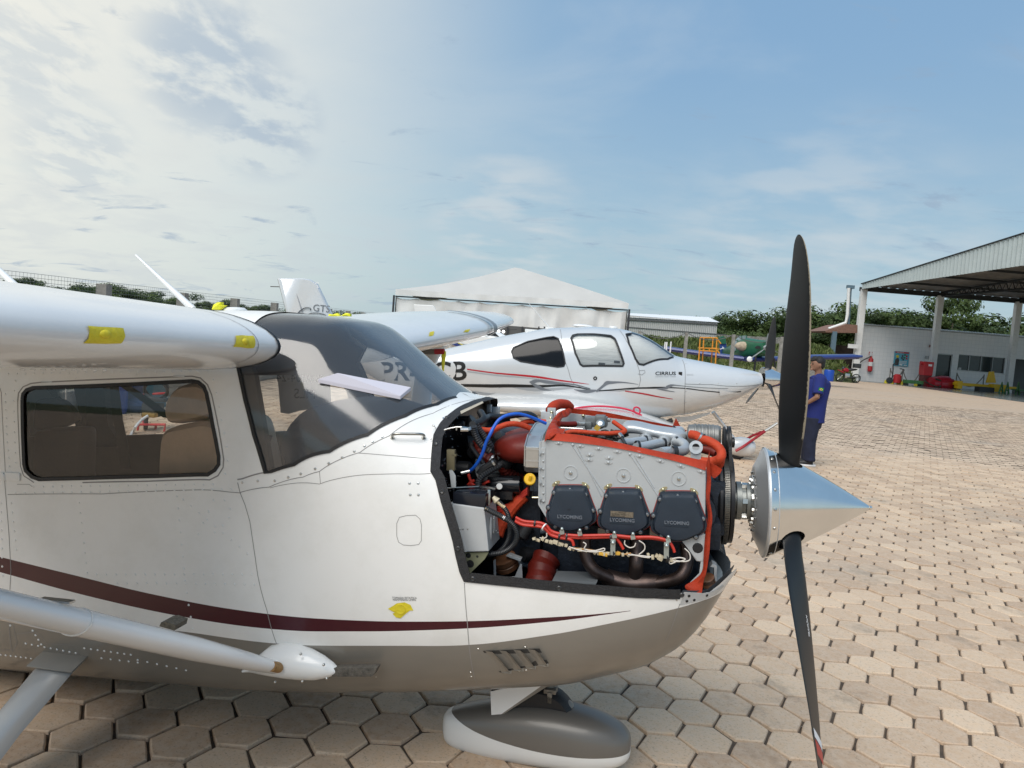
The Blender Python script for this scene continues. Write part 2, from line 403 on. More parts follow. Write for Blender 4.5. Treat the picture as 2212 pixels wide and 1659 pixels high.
    def ribbon(s, mb, pts, wd, lift=.0015, off=0., thick=0., mirror=False, trace=True, closed=False):
        """strip lying on the skin along a traced path; off shifts it sideways"""
        q = s.poly(pts) if trace else list(pts)
        if closed: q = q+[q[0]]
        q = s.line3(q); P3 = [s.P(*a) for a in q]; Nn = [s.Nrm(*a) for a in q]; rings = []
        m = len(P3)
        for i in range(m):
            T = P3[min(i+1, m-1)]-P3[max(i-1, 0)]; T /= np.linalg.norm(T)+1e-9; S = np.cross(Nn[i], T); S /= np.linalg.norm(S)+1e-9
            a = P3[i]+S*(off-wd/2)+Nn[i]*lift; b = P3[i]+S*(off+wd/2)+Nn[i]*lift
            if thick: rings.append([a, b, b+Nn[i]*thick, a+Nn[i]*thick])
            else: rings.append([a, b])
        for sg in ((1,) if not mirror else (1, -1)):
            rr = [[np.array([p[0], p[1]*sg, p[2]]) for p in r] for r in rings]
            mb.loft(rr, caps=bool(thick), closed=bool(thick))
        return mb
# ================================================================== GROUND AND PAVING
def pave_mat(name, attr, sheet=False):
    m = bpy.data.materials.new(name); m.use_nodes = True; n = m.node_tree.nodes; l = m.node_tree.links; b = n['Principled BSDF']; b.inputs['Roughness'].default_value = .85
    b.inputs['Specular IOR Level'].default_value = .25
    g = n.new('ShaderNodeNewGeometry')
    def nz(sc, de=6, ro=.6):
        x = n.new('ShaderNodeTexNoise'); l.new(g.outputs['Position'], x.inputs[0]); x.inputs['Scale'].default_value = sc; x.inputs['Detail'].default_value = de; x.inputs['Roughness'].default_value = ro; return x.outputs[0]
    def rp(v, a, c):
        x = n.new('ShaderNodeMapRange'); l.new(v, x.inputs[0]); x.inputs[1].default_value = a; x.inputs[2].default_value = c; return x.outputs[0]
    def mx(f, a, c):
        x = n.new('ShaderNodeMix'); x.data_type = 'RGBA'
        for s, v in ((0, f), (6, a), (7, c)):
            if isinstance(v, (int, float)): x.inputs[s].default_value = v
            elif isinstance(v, tuple): x.inputs[s].default_value = (*v, 1)
            else: l.new(v, x.inputs[s])
        return x.outputs[2]
    if attr == 'obj': r = n.new('ShaderNodeObjectInfo').outputs['Random']
    elif attr: a = n.new('ShaderNodeAttribute'); a.attribute_name = 'rnd'; r = a.outputs['Fac']
    else: r = nz(5.5, 1, .4)
    c = mx(r, (.44, .30, .195), (.65, .48, .325))
    ramp = rp(nz(.55, 5, .6), .56, .70); c = mx(ramp, c, mx(.55, c, (.26, .235, .20)))
    c = mx(rp(nz(24, 6, .65), .38, .66), mx(.35, c, (.62, .53, .43)), c)
    c = mx(rp(nz(90, 4, .7), .54, .70), c, mx(.5, c, (.13, .10, .075)))
    c = mx(rp(nz(2.2, 7, .7), .57, .74), c, mx(.55, c, (.13, .105, .08)))
    c = mx(rp(nz(.9, 8, .72), .60, .66), c, mx(.35, c, (.10, .085, .07)))
    c = mx(rp(nz(.16, 3, .5), .45, .6), c, mx(.22, c, (.50, .42, .34)))
    if sheet: c = mx(.18, c, (.14, .11, .085))
    l.new(c, b.inputs['Base Color'])
    bp = n.new('ShaderNodeBump'); bp.inputs['Strength'].default_value = .55; bp.inputs['Distance'].default_value = .004; l.new(nz(70, 6, .65), bp.inputs['Height']); l.new(bp.outputs[0], b.inputs['Normal'])
    return m
M_grass = mat('grass_ground', (.075, .10, .03), .9, var=.5, vscale=.8, dirt=.6, dcol=(.22, .17, .09))
M_joint = mat('joint_soil', (.09, .068, .05), .95, var=.4, vscale=9, bump=.6, bscale=90)
g = MB(); g.add([(-1500, -300, -.03), (1500, -300, -.03), (1500, 2500, -.03), (-1500, 2500, -.03)], [(0, 1, 2, 3)]); struct('ground', g, M_grass)
XL = -6.55                                                   # edge of the paving by the low wall
V1 = np.array([0, .2218]); V2_ = np.array([.1921, .1109]); A0 = np.array([1.722, 3.419])
YF = 34.0
pav = MB(); pav.add([(XL-.3, 1.2, -.012), (75, 1.2, -.012), (75, YF, -.012), (XL-.9, YF, -.012)], [(0, 1, 2, 3)]); pavement = struct('pavement', pav, M_joint)
far = MB(); far.add([(-30, -60, -.006), (75, -60, -.006), (75, 1.75, -.006), (-30, 1.75, -.006)], [(0, 1, 2, 3)]); far.add([(XL-.9, YF, -.002), (75, YF, -.002), (75, 83, -.002), (33, 83, -.002), (32, 66.5, -.002), (-7.8, 66.5, -.002)], [(0, 1, 2, 3, 4, 5)])
M_pobj = pave_mat('paver_clay', 'obj'); M_pstuff = pave_mat('paver_clay_far', 'rnd'); M_psheet = pave_mat('paving_distant', None, True)
struct('distant_pavement', far, M_psheet)
hexa = [(cos(radians(60*i)), sin(radians(60*i))) for i in range(6)]
cent = []
for i in range(-60, 190):
    for j in range(-260, 260):
        c = A0+V2_*i+V1*j
        if c[1] < 1.7 or c[1] > YF-.1 or c[0] < XL: continue
        if abs(c[0]) > c[1]*1.0+2.2: continue
        cent.append(c)
cent = np.array(cent)
def vis(c):
    d = np.array([c[0], c[1], 0])-C0; dep = d[1]*cos(PITCH)-d[2]*sin(PITCH); upv = d[1]*sin(PITCH)+d[2]*cos(PITCH); a2, b2 = d[0]/dep, upv/dep
    return 1106+(a2*cos(ROLL)+b2*sin(ROLL))*FPX, 829.5-(-a2*sin(ROLL)+b2*cos(ROLL))*FPX
pix = np.array([vis(c) for c in cent]); inv = (pix[:, 0] > -40) & (pix[:, 0] < 2260) & (pix[:, 1] < 1700)
dist = np.hypot(cent[:, 0], cent[:, 1])
# what the aircraft fuselage hides does not count towards the nearest three hundred
hid = (pix[:, 0] < 1500) & (pix[:, 1] < 1400)
rank = np.argsort(dist+np.where(inv, 0, 1000)+np.where(hid, 500, 0)); near_ids = set(rank[:300].tolist())
R1, R0 = .1172, .1248
variants = []
for k in range(8):
    vs_ = []; jit = rng.normal(0, .0016, (6, 2)); tz = rng.normal(0, .0013, 6); RJ = rng.normal(0, .002, (12, 2))
    # thirteen-gon-ish worn outline: corners plus chipped mid points
    def ringpts(R, z, jj=0):
        r_ = []
        for i in range(6):
            a = np.array(hexa[i])*R+jit[i]; b = np.array(hexa[(i+1) % 6])*R+jit[(i+1) % 6]
            r_.append((*(a*.985), z+tz[i])); mid = (a+b)/2+RJ[i]*.6; r_.append((*mid, z+(tz[i]+tz[(i+1) % 6])/2))
        return r_
    top, mid_, bot = ringpts(R1*.98, .0035), ringpts(R1+.0035, -.0005), ringpts(R0-.001, -.016)
    me = bpy.data.meshes.new('paver'); n_ = 12
    fs_ = [tuple(range(n_))]+[(i, n_+i, n_+(i+1) % n_, (i+1) % n_) for i in range(n_)]+[(n_+i, 2*n_+i, 2*n_+(i+1) % n_, n_+(i+1) % n_) for i in range(n_)]
    me.from_pydata(top+mid_+bot, [], fs_); me.materials.append(M_pobj); me.shade_flat(); me.update(); variants.append(me)
allv = []; allf = []; rn = []
for q, c in enumerate(cent):
    dz = rng.normal(0, .0030); rz = (q*7 % 6)*pi/3
    if q in near_ids:
        o = bpy.data.objects.new('paver', variants[q % 8]); COL.objects.link(o); o.parent = pavement; o.location = (c[0], c[1], dz); o.rotation_euler = (rng.normal(0, .013), rng.normal(0, .013), rz+rng.normal(0, .008)); continue
    r = rng.random(); st = len(allv); tx, ty = rng.normal(0, .01, 2)
    deep = dist[q] < 16
    jx = rng.normal(0, .0012, (6, 2))
    for rad_, z in ((R1*.985, .002), (R0-.001, -.016)) if deep else ((R1*1.01, .001),):
        for i, (hx, hy) in enumerate(hexa): allv.append((c[0]+hx*rad_+jx[i][0], c[1]+hy*rad_+jx[i][1], z+dz+tx*hx*.1+ty*hy*.1))
    allf.append(tuple(range(st, st+6))); rn.append(r)
    if deep:
        for i in range(6): allf.append((st+i, st+6+i, st+6+(i+1) % 6, st+(i+1) % 6)); rn.append(r)
me = bpy.data.meshes.new('pavers'); me.from_pydata(allv, [], allf); me.materials.append(M_pstuff)
at = me.attributes.new('rnd', 'FLOAT', 'FACE'); at.data.foreach_set('value', np.array(rn, dtype=np.float32)); me.update()
link('pavers', me, pavement, 'stuff')
# ================================================================== THE UNCOWLED HIGH-WING AIRCRAFT
rim = atY(1648, 1084, 2.70); fr0 = Frame((0, 0, 0), radians(12), radians(3.8)); zr = rim[2]/fr0.z[2]
KS = .955; CF = Frame(C0+(rim-zr*fr0.z-C0)*KS, radians(12), radians(3.8), KS); RIMZ = zr
plane = thing('light_aircraft', 'white high-wing aircraft with maroon stripe, its engine uncovered, filling the foreground', 'aircraft', M=CF.matrix())
def T_(c, x, y, yl): return CF.L(*c(x, y), yl)
M_white = mat('white_paint', (.78, .78, .76), .28, coat=.35, var=.035, vscale=3, dirt=.10, dcol=(.4, .37, .32))
M_black = mat('black_rubber', (.012, .012, .013), .55, bump=.2, bscale=120)
M_seam = mat('panel_seam_grey', (.27, .26, .25), .7)  # even grey of the thin panel lines
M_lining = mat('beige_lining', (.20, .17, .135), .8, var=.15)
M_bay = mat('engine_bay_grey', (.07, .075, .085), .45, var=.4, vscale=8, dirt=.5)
M_alu = mat('polished_aluminium', (.80, .80, .81), .12, 1.0, var=.06, vscale=5)
M_silver = mat('silver_paint', (.52, .54, .55), .33, .35, var=.12, vscale=14, bump=.08, bscale=160, dirt=.2)
M_steel = mat('steel_bolt', (.55, .55, .53), .3, 1.0)
M_zinc = mat('zinc_bolt', (.60, .56, .38), .32, 1.0)
M_tape = mat('yellow_tape', (.68, .56, .02), .55, var=.12, vscale=30, bump=.35, bscale=60)
bodytab = [(-4.6, .14, .95, 1.80, .50, 3.2, 4.6), (-3.6, .18, .95, 1.82, .56, 3.2, 4.8), (-2.9, .21, .95, 1.82, .565, 3.2, 4.8), (-2.0, .245, .95, 1.82, .565, 3.2, 4.6), (-1.78, .262, .95, 1.81, .563, 3.1, 4.2),
           (-1.62, .275, .95, 1.79, .56, 3.1, 3.7), (-1.48, .295, .95, 1.69, .555, 3.0, 3.3), (-1.34, .305, .95, 1.575, .545, 3.0, 3.1), (-1.19, .322, .95, 1.48, .53, 2.9, 2.9), (-1.0, .343, .95, 1.445, .515, 2.8, 2.8),
           (-.70, .39, .95, 1.41, .49, 2.7, 2.7), (-.42, .48, .95, 1.38, .455, 2.5, 2.6), (-.29, .57, .95, 1.36, .43, 2.4, 2.5), (-.20, .69, .96, 1.33, .40, 2.3, 2.4), (-.14, .84, .98, 1.30, .37, 2.2, 2.3), (-.10, .90, 1.0, 1.28, .35, 2.2, 2.2)]
CB_ = Body(CF, bodytab, sm=.03)
# ---- painted skin: white with a maroon sweep above a bronze-grey belly (flat print on the real skin)
def stripe_mat():
    m = bpy.data.materials.new('striped_skin_paint'); m.use_nodes = True; n = m.node_tree.nodes; l = m.node_tree.links; b = n['Principled BSDF']
    b.inputs['Roughness'].default_value = .30; b.inputs['Coat Weight'].default_value = .25; b.inputs['Coat Roughness'].default_value = .06
    t = n.new('ShaderNodeTexCoord'); s = n.new('ShaderNodeSeparateXYZ'); l.new(t.outputs['Object'], s.inputs[0])
    X0, X1 = -4.4, 0.
    def curve(pts):
        q = sorted([(float(CB_.P(*h)[0]), float(CB_.P(*h)[2])) for h in CB_.poly(pts)])
        mr = n.new('ShaderNodeMapRange'); l.new(s.outputs[0], mr.inputs[0]); mr.inputs[1].default_value = X0; mr.inputs[2].default_value = X1
        c = n.new('ShaderNodeFloatCurve'); l.new(mr.outputs[0], c.inputs[1]); cv = c.mapping.curves[0]
        ext = [(X0, q[0][1]+(X0-q[0][0])*(q[1][1]-q[0][1])/(q[1][0]-q[0][0]))]+q+[(X1, q[-1][1])]
        P = [((x-X0)/(X1-X0), z/2) for x, z in ext]
        cv.points[0].location = P[0]; cv.points[1].location = P[-1]
        for p in P[1:-1]: cv.points.new(*p)
        for p in cv.points: p.handle_type = 'AUTO'
        c.mapping.update(); mu = n.new('ShaderNodeMath'); mu.operation = 'MULTIPLY'; l.new(c.outputs[0], mu.inputs[0]); mu.inputs[1].default_value = 2; return mu.outputs[0]
    top = curve([(0, 1203), (150, 1240), (350, 1288), (560, 1324), (760, 1340), (1000, 1342), (1180, 1334), (1362, 1319), (1470, 1300)])
    bot = curve([(0, 1236), (200, 1290), (400, 1333), (600, 1360), (760, 1364), (1000, 1358), (1180, 1344), (1362, 1320), (1470, 1302)])
    gry = curve([(19, 1340), (200, 1352), (372, 1362), (595, 1390), (823, 1395), (1014, 1393), (1177, 1373), (1326, 1345), (1467, 1313), (1520, 1297), (1557, 1280)])
    def cmp(op, a, c):
        x = n.new('ShaderNodeMath'); x.operation = op; l.new(a, x.inputs[0])
        l.new(c, x.inputs[1]) if not isinstance(c, (int, float)) else setattr(x.inputs[1], 'default_value', c); return x.outputs[0]
    def mx(f, a, c):
        x = n.new('ShaderNodeMix'); x.data_type = 'RGBA'
        for k, v in ((0, f), (6, a), (7, c)):
            if isinstance(v, (int, float)): x.inputs[k].default_value = v
            elif isinstance(v, tuple): x.inputs[k].default_value = (*v, 1)
            else: l.new(v, x.inputs[k])
        return x.outputs[2]
    z = s.outputs[2]; xtip = float(CB_.P(*CB_.hit(1362, 1319))[0])
    inm = cmp('MULTIPLY', cmp('MULTIPLY', cmp('LESS_THAN', z, top), cmp('GREATER_THAN', z, bot)), cmp('LESS_THAN', s.outputs[0], xtip)); ing = cmp('LESS_THAN', z, gry)
    nz = n.new('ShaderNodeTexNoise'); l.new(t.outputs['Object'], nz.inputs[0]); nz.inputs['Scale'].default_value = 4; nz.inputs['Detail'].default_value = 8; nz.inputs['Roughness'].default_value = .7
    mr = n.new('ShaderNodeMapRange'); l.new(nz.outputs[0], mr.inputs[0]); mr.inputs[1].default_value = .45; mr.inputs[2].default_value = .85
    wht = mx(mr.outputs[0], (.80, .795, .77), (.70, .69, .65))
    c = mx(ing, wht, (.225, .208, .18)); c = mx(inm, c, (.050, .002, .009)); l.new(c, b.inputs['Base Color'])
    me_ = n.new('ShaderNodeMath'); me_.operation = 'MULTIPLY'; l.new(ing, me_.inputs[0]); me_.inputs[1].default_value = .12; l.new(me_.outputs[0], b.inputs['Metallic'])
    bp = n.new('ShaderNodeBump'); bp.inputs['Strength'].default_value = .10; bp.inputs['Distance'].default_value = .02; n2_ = n.new('ShaderNodeTexNoise'); l.new(t.outputs['Object'], n2_.inputs[0]); n2_.inputs['Scale'].default_value = 3.2; n2_.inputs['Detail'].default_value = 1
    l.new(n2_.outputs[0], bp.inputs['Height']); l.new(bp.outputs[0], b.inputs['Normal']); l.new(bp.outputs[0], b.inputs['Coat Normal'])
    return m
M_skin = stripe_mat()
HP = pi/2
# openings traced on the near side, mirrored on the far side
win = CB_.poly([CW(*p) for p in [(218, 300), (225, 250), (260, 210), (320, 190), (800, 175), (1300, 155), (1860, 125), (1920, 135), (1975, 180), (2000, 240), (2060, 550), (2118, 850), (2118, 930), (2080, 985), (2010, 1030), (1500, 1045), (800, 1065), (380, 1075), (310, 1050), (250, 990), (235, 930), (225, 700)]])
ws_low = CB_.poly([C3(*p) for p in [(72, 585), (90, 660), (130, 850), (200, 1130), (262, 1330), (290, 1430), (340, 1420), (520, 1365), (800, 1260), (1100, 1130), (1400, 980), (1650, 890), (1800, 832), (1862, 806)]])
xdk = ws_low[-1][0]
ws_low = [q for q in ws_low if q[1] < HP-.12]
ws = [(-1.90, HP+.2), (-1.90, radians(52)), (-1.84, radians(44))]+ws_low+[(xdk-.045, HP+.2)]
strip = [(480, 118), (400, 145), (300, 200), (222, 270), (176, 350), (162, 480), (157, 585), (190, 640), (225, 780), (262, 900), (320, 1130), (372, 1292), (700, 1326), (1000, 1355), (1300, 1380), (1600, 1398), (1765, 1402)]
strip_p = CB_.poly([E(*p) for p in strip])
front_p = CB_.poly([BR(*p) for p in [(1310, 1430), (1480, 1440), (1640, 1430), (1760, 1380), (1850, 1300), (1900, 1200)]])
xfw = strip_p[0][0]
tf = front_p[2][1]; FX = front_p[2][0]; print('tf', FX, tf)
bay = [(xfw-.02, HP+.2)]+strip_p+front_p[:3]+[(0, tf-.12), (0, HP+.2)]
bay2 = [(xfw-.02, HP+.2)]+strip_p+front_p[:2]+[(-.22, tf+.05), (-.15, tf), (0, tf-.1), (0, HP+.2)]
print('strip', [(round(a, 2), round(math.degrees(b))) for a, b in strip_p]); print('front', [(round(a, 2), round(math.degrees(b))) for a, b in front_p]); print('ws', [(round(a, 2), round(math.degrees(b))) for a, b in ws])
def far_poly(q): return [CB_.par(np.array([p[0], -.56, p[2]])) for p in [CF.L(*z, .56) for z in q]]
fwin1 = far_poly([CW(*p) for p in [(1000, 165), (1020, 380), (1048, 560), (1080, 615), (1130, 650), (1520, 640), (1800, 636)]]+[C3(*p) for p in [(300, 1110), (450, 1103), (660, 1095), (860, 1030), (980, 900), (960, 770), (900, 680), (850, 642), (800, 622), (500, 626), (200, 632)]])
fwin2 = far_poly([CW(*p) for p in [(-60, 230), (-40, 190), (20, 178), (700, 172), (765, 180), (800, 400), (815, 560), (812, 610), (790, 636), (740, 645), (100, 660), (20, 640), (-20, 600), (-50, 400)]])
sk = CB_.skin((-4.5, -.122), (-HP, HP), [win, ws, bay], dx=.035, dth=radians(3)); sk2 = CB_.skin((-4.5, -.122), (-HP, HP), [fwin1, fwin2, ws, bay2], dx=.05, dth=radians(4))
def join(me_objs, name):
    bm = bmesh.new()
    for o in me_objs: bm.from_mesh(o.data)
def both(name, m, dn, df):
    V3, N3, F2 = dn; W3, K3, G2 = df; vs_ = [tuple(p) for p in V3]+[(p[0], -p[1], p[2]) for p in W3]; ns = [tuple(p) for p in N3]+[(p[0], -p[1], p[2]) for p in K3]; fs_ = []
    for Vv, Nn, Ff, o, sg in ((V3, N3, F2, 0, -1), (W3, K3, G2, len(V3), 1)):
        for f in Ff:
            a, b, c = [Vv[i] for i in f]; fl = (np.cross(b-a, c-a)@Nn[f[0]]) < 0
            if sg == 1: fl = not fl
            fs_.append(tuple(int(o+i) for i in (f if not fl else f[::-1])))
    me = bpy.data.meshes.new(name); me.from_pydata([tuple(map(float, v)) for v in vs_], [], fs_); me.materials.append(m); me.shade_smooth(); me.normals_split_custom_set_from_vertices([tuple(map(float, v)) for v in ns])
    return link(name, me, plane)
both('fuselage', M_skin, sk, sk2)
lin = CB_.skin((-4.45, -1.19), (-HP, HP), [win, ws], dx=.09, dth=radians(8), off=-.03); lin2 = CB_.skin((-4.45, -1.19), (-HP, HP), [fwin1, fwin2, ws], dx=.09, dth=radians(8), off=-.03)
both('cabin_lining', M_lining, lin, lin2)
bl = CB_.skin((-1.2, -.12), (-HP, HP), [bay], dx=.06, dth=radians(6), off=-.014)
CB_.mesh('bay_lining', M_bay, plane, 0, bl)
tail = MB(); tail.loft([[CB_.P(-4.5, radians(a)) for a in range(-90, 91, 15)]+[CB_.P(-4.5, radians(a))*np.array([1, -1, 1]) for a in range(75, -90, -15)],
                        [np.array([-7.3, 0, 1.0])+(CB_.P(-4.5, radians(a))-np.array([-4.5, 0, 1]))*.25*np.array([0, 1, 1]) for a in range(-90, 91, 15)]+[np.array([-7.3, 0, 1.0])+(CB_.P(-4.5, radians(a))-np.array([-4.5, 0, 1]))*.25*np.array([0, -1, 1]) for a in range(75, -90, -15)]])
tail.build('tail_cone', M_white, plane)
# ---- glazing
M_ws = glassmat('windshield_acrylic', (.76, .77, .77), .045, .09, .045); M_wn = glassmat('side_window_acrylic', (.93, .93, .91), .02, .02)  # windshield gets pale diffuse haze in place of the sky it reflects
wsd = CB_.skin((-1.95, -1.0), (0, HP), (), [ws], dx=.04, dth=radians(3), off=-.004); CB_.mesh('windshield', M_ws, plane, 0, wsd)
for wq, sd_ in ((win, -1), (fwin1, 1), (fwin2, 1)):
    wnd = CB_.skin((-4.4, -1.6), (-.6, 1.35), (), [wq], dx=.07, dth=radians(5), off=-.004); CB_.mesh('side_window', M_wn, plane, sd_, wnd)
rb = MB()
CB_.ribbon(rb, win, .014, .001, 0, .002, trace=False, closed=True); CB_.ribbon(rb, ws[1:-1], .012, .001, 0, .002, mirror=True, trace=False); rb.build('window_seal', M_black, plane, kind='stuff')
# raised window frame outline, hinge slots
fr_ = MB(); CB_.ribbon(fr_, [CW(*p) for p in [(172, 320), (180, 240), (225, 180), (300, 148), (390, 137), (1000, 108), (1670, 85), (1860, 78), (1940, 95), (2010, 160), (2050, 260), (2120, 600), (2165, 880), (2160, 960), (2110, 1040), (2030, 1080), (1400, 1094), (800, 1106)]], .005, .0008)
CB_.ribbon(fr_, [CW(*p) for p in [(172, 320), (176, 500), (190, 800), (200, 950), (230, 1040), (330, 1106)]], .004, .0008)
def seam(pts, cnv, wd=.0026): CB_.ribbon(fr_, [cnv(*p) if cnv else p for p in pts], wd, .0007)
seam([(0, 190), (15, 240), (30, 600), (52, 1000)], CW); seam([(10, 1036), (20, 1160), (24, 1230), (20, 1330), (28, 1410)], None)
seam([(45, 70), (600, 66), (1360, 58), (1400, 60)], CC); seam([(1380, 0), (1395, 60), (1480, 420), (1550, 740), (1612, 952)], CC)
seam([(70, 1485), (110, 1478), (290, 1427)], C3, .005); seam([(95, 1585), (320, 1545), (590, 1465), (720, 1420), (1040, 1270), (1270, 1140), (1620, 960), (1850, 870), (1950, 850)], C3)
seam([(330, 1550), (720, 1520), (1600, 1435)], C3, .002); seam([(1030, 1275), (1600, 1315)], C3, .002); seam([(720, 1420), (728, 1515)], C3, .002)
seam([(1865, 805), (1920, 835), (2000, 850)], C3, .002)
seam([(632, 140), (650, 380), (672, 600), (710, 735)], CD); seam([(1882, 262), (1860, 330), (1800, 480)], CD, .002)
seam([(-10, 730), (140, 735)], CD, .002)
seam([(0, 868), (60, 866), (88, 890), (98, 930), (97, 1030), (80, 1055), (30, 1062), (-20, 1058), (-50, 1040), (-62, 1000), (-62, 920), (-45, 880), (0, 868)], E, .002)
seam([(90, 880), (205, 866), (240, 890), (270, 935), (440, 945), (460, 1000), (520, 1060)], CC, .002); seam([(0, 972), (80, 970), (100, 930), (75, 800)], CC, .002)
seam([(100, 10), (170, 10), (190, 25)], CC, .002)
fr_.build('panel_seams', M_seam, plane, smooth=False, kind='stuff')
# ---- rivets and screws
rv = MB()
def rivet(h, r=.005, mb=None, hgt=.003):
    p = CB_.P(*h); n = CB_.Nrm(*h); (mb or rv).lathe([(r, -.0005), (r*.75, hgt*.7), (r*.25, hgt)], p, n, 6, caps=True)
def rivrow(pts, cnv, step=None, cnt=None, r=.005):
    q = np.array([cnv(*p) if cnv else p for p in pts], float); seg = np.r_[0, np.cumsum(np.hypot(*np.diff(q, axis=0).T))]
    cnt = cnt or max(2, int(seg[-1]/step)+1)
    for s_ in np.linspace(0, seg[-1], cnt): rivet(CB_.hit(np.interp(s_, seg, q[:, 0]), np.interp(s_, seg, q[:, 1])), r)
rivrow([(80, 55), (2000, 30)], lambda x, y: CW(x, y), cnt=24); rivrow([(150, 125), (1900, 28)], CW, cnt=4)
rivrow([(2060, 115), (2110, 310), (2145, 530), (2190, 750), (2200, 950), (2175, 1025)], CW, cnt=8); rivrow([(50, 250), (60, 600), (90, 950)], CW, cnt=10); rivrow([(145, 120), (130, 320), (140, 700), (150, 920)], CW, cnt=9)
rivrow([(195, 25), (1235, 12)], CC, cnt=20); rivrow([(90, 62), (1340, 40)], CC, cnt=24)
rivrow([(460, 120), (505, 525)], CC, cnt=8); rivrow([(1026, 80), (1075, 590), (1120, 850)], CC, cnt=12); rivrow([(560, 535), (1460, 533)], CC, cnt=17); rivrow([(680, 585), (1475, 592)], CC, cnt=15)
rivrow([(1060, 100), (1435, 413)], CC, cnt=9); rivrow([(1300, 105), (1345, 166), (1316, 230), (1245, 290)], CC, cnt=5); rivrow([(1237, 104), (1150, 300)], CC, cnt=4)
rivrow([(65, 120), (95, 390)], CC, cnt=6); rivrow([(5, 120), (15, 540)], CC, cnt=9); rivrow([(490, 962), (760, 1000)], CC, cnt=8); rivrow([(590, 1020), (800, 1045)], CC, cnt=5); rivrow([(190, 860), (240, 940)], CC, cnt=4); rivrow([(150, 935), (440, 990)], CC, cnt=9); rivrow([(5, 1000), (210, 1025)], CC, cnt=8)
rivrow([(800, 1030), (1080, 1090)], CC, cnt=6); rivrow([(95, 815), (60, 830)], CC, cnt=2)
rv.build('rivets', M_white, plane, kind='stuff', fix=False)
sc = MB()
for p in [(108, 1508), (230, 1496), (365, 1494), (472, 1467), (571, 1440), (685, 1400), (793, 1357), (899, 1310), (995, 1261), (1076, 1218), (1140, 1183), (1215, 1146), (1433, 1514), (1501, 1514), (1438, 1606), (1503, 1606)]: rivet(CB_.hit(*C3(*p)), .006, sc, .0018)
for p in [(240, 240), (235, 715), (1180, 170), (1160, 0), (0, 0)][:2]: rivet(CB_.hit(*E(*p)), .006, sc, .0018)
for p in [(1865, 240), (712, 525), (668, 660), (672, 685), (985, 515), (950, 652), (990, 648), (118, 686)]: rivet(CB_.hit(*CD(*p)), .004, sc, .0016)
sc.build('screws', M_steel, plane, kind='stuff', fix=False)
# ---- black woven edge strip round the bay with fastener holes
st_ = MB(); CB_.ribbon(st_, strip_p, .034, .001, .016, .003, trace=False, mirror=True); st_.build('edge_strip', mat('woven_seal', (.018, .018, .02), .6, var=.5, vscale=90, bump=.5, bscale=300), plane)
hs = MB()
for p in [(190, 410), (232, 715), (262, 240), (335, 1080), (985, 1335), (1775, 1378), (430, 1275)]:
    h = CB_.hit(*E(*p)); q = CB_.P(*h, .0045); n = CB_.Nrm(*h); hs.lathe([(.009, 0), (.006, .003), (.002, .0015)], q, n, 10, caps=True)
hs.build('fasteners', mat('dull_fastener', (.06, .06, .06), .4, .6), plane, kind='stuff')
# deck grab handle
hd = MB(); a = CB_.P(*CB_.hit(*C3(1297, 1150))); b_ = CB_.P(*CB_.hit(*C3(1545, 1152))); na = CB_.Nrm(*CB_.hit(*C3(1400, 1150)))
hd.tube([a, a+na*.02, a*.88+b_*.12+na*.032, a*.5+b_*.5+na*.033, a*.12+b_*.88+na*.032, b_+na*.02, b_], .0048, 10, 5); hd.lathe([(.009, 0), (.008, .004)], a, na, 12, True); hd.lathe([(.009, 0), (.008, .004)], b_, na, 12, True)
hd.build('grab_handle', mat('satin_steel', (.36, .35, .32), .32, 1.0), plane)
# hinge at the cargo door
hg = MB()
for (x0, x1) in ((12, 46), (60, 200)):
    c = CB_.P(*CB_.hit(*CW((x0+x1)/2, 1048)), .004); wdt = np.linalg.norm(CF.L(*CW(x0, 1048), -.56)-CF.L(*CW(x1, 1048), -.56)); hg.box(c, (wdt, .006, .032))
hg.cyl(CB_.P(*CB_.hit(*CW(52, 1020)), .006), CB_.P(*CB_.hit(*CW(54, 1085)), .006), .006, n=10); hg.build('door_hinge', M_white, plane, bevel=.001)
# latch covers over the window
lt = MB()
for (x, y) in ((455, 131), (1735, 77)): lt = MB(); c = CB_.P(*CB_.hit(*CW(x, y)), .001); lt.box(c, (.048, .004, .005)); lt.build('window_hinge', M_silver, plane)
# tape patches and placard
def patch_on(mb, corners, cnv, lift=.0015, body=None):
    B = body or CB_; hs_ = B.poly([cnv(*p) for p in corners]); c = np.mean(hs_, axis=0); vs_ = [B.P(*h, lift) for h in hs_]; mb.add([B.P(c[0], c[1], lift*1.6)]+vs_, [(0, 1+i, 1+(i+1) % len(vs_)) for i in range(len(vs_))])
tp = MB(); patch_on(tp, [(188, 290), (215, 275), (240, 258), (285, 252), (320, 268), (336, 300), (318, 298), (290, 320), (262, 345), (235, 340), (215, 318), (228, 312), (205, 300)], CD); tp.build('tape_patch', M_tape, plane)
ds = MB(); h = CB_.hit(*CD(262, 291)); ds.lathe([(.019, .001), (.018, .0035), (.014, .003)], CB_.P(*h), CB_.Nrm(*h), 20, True); ds.build('static_port', M_tape, plane)
M_ink = mat('black_print', (.02, .02, .02), .6)
for s_, x, y in (('TOMADA ESTATICA', 213, 231), ('MANTENHA LIMPA', 217, 243)):
    h0 = CB_.hit(*CD(x, y)); h1 = CB_.hit(*CD(x+100, y+1)); p0 = CB_.P(*h0, .0012); p1 = CB_.P(*h1, .0012); conform(textobj('placard_text', s_, .0098, p0, p1-p0, (0, 0, 1), M_ink, plane, 0), CB_, .0015)
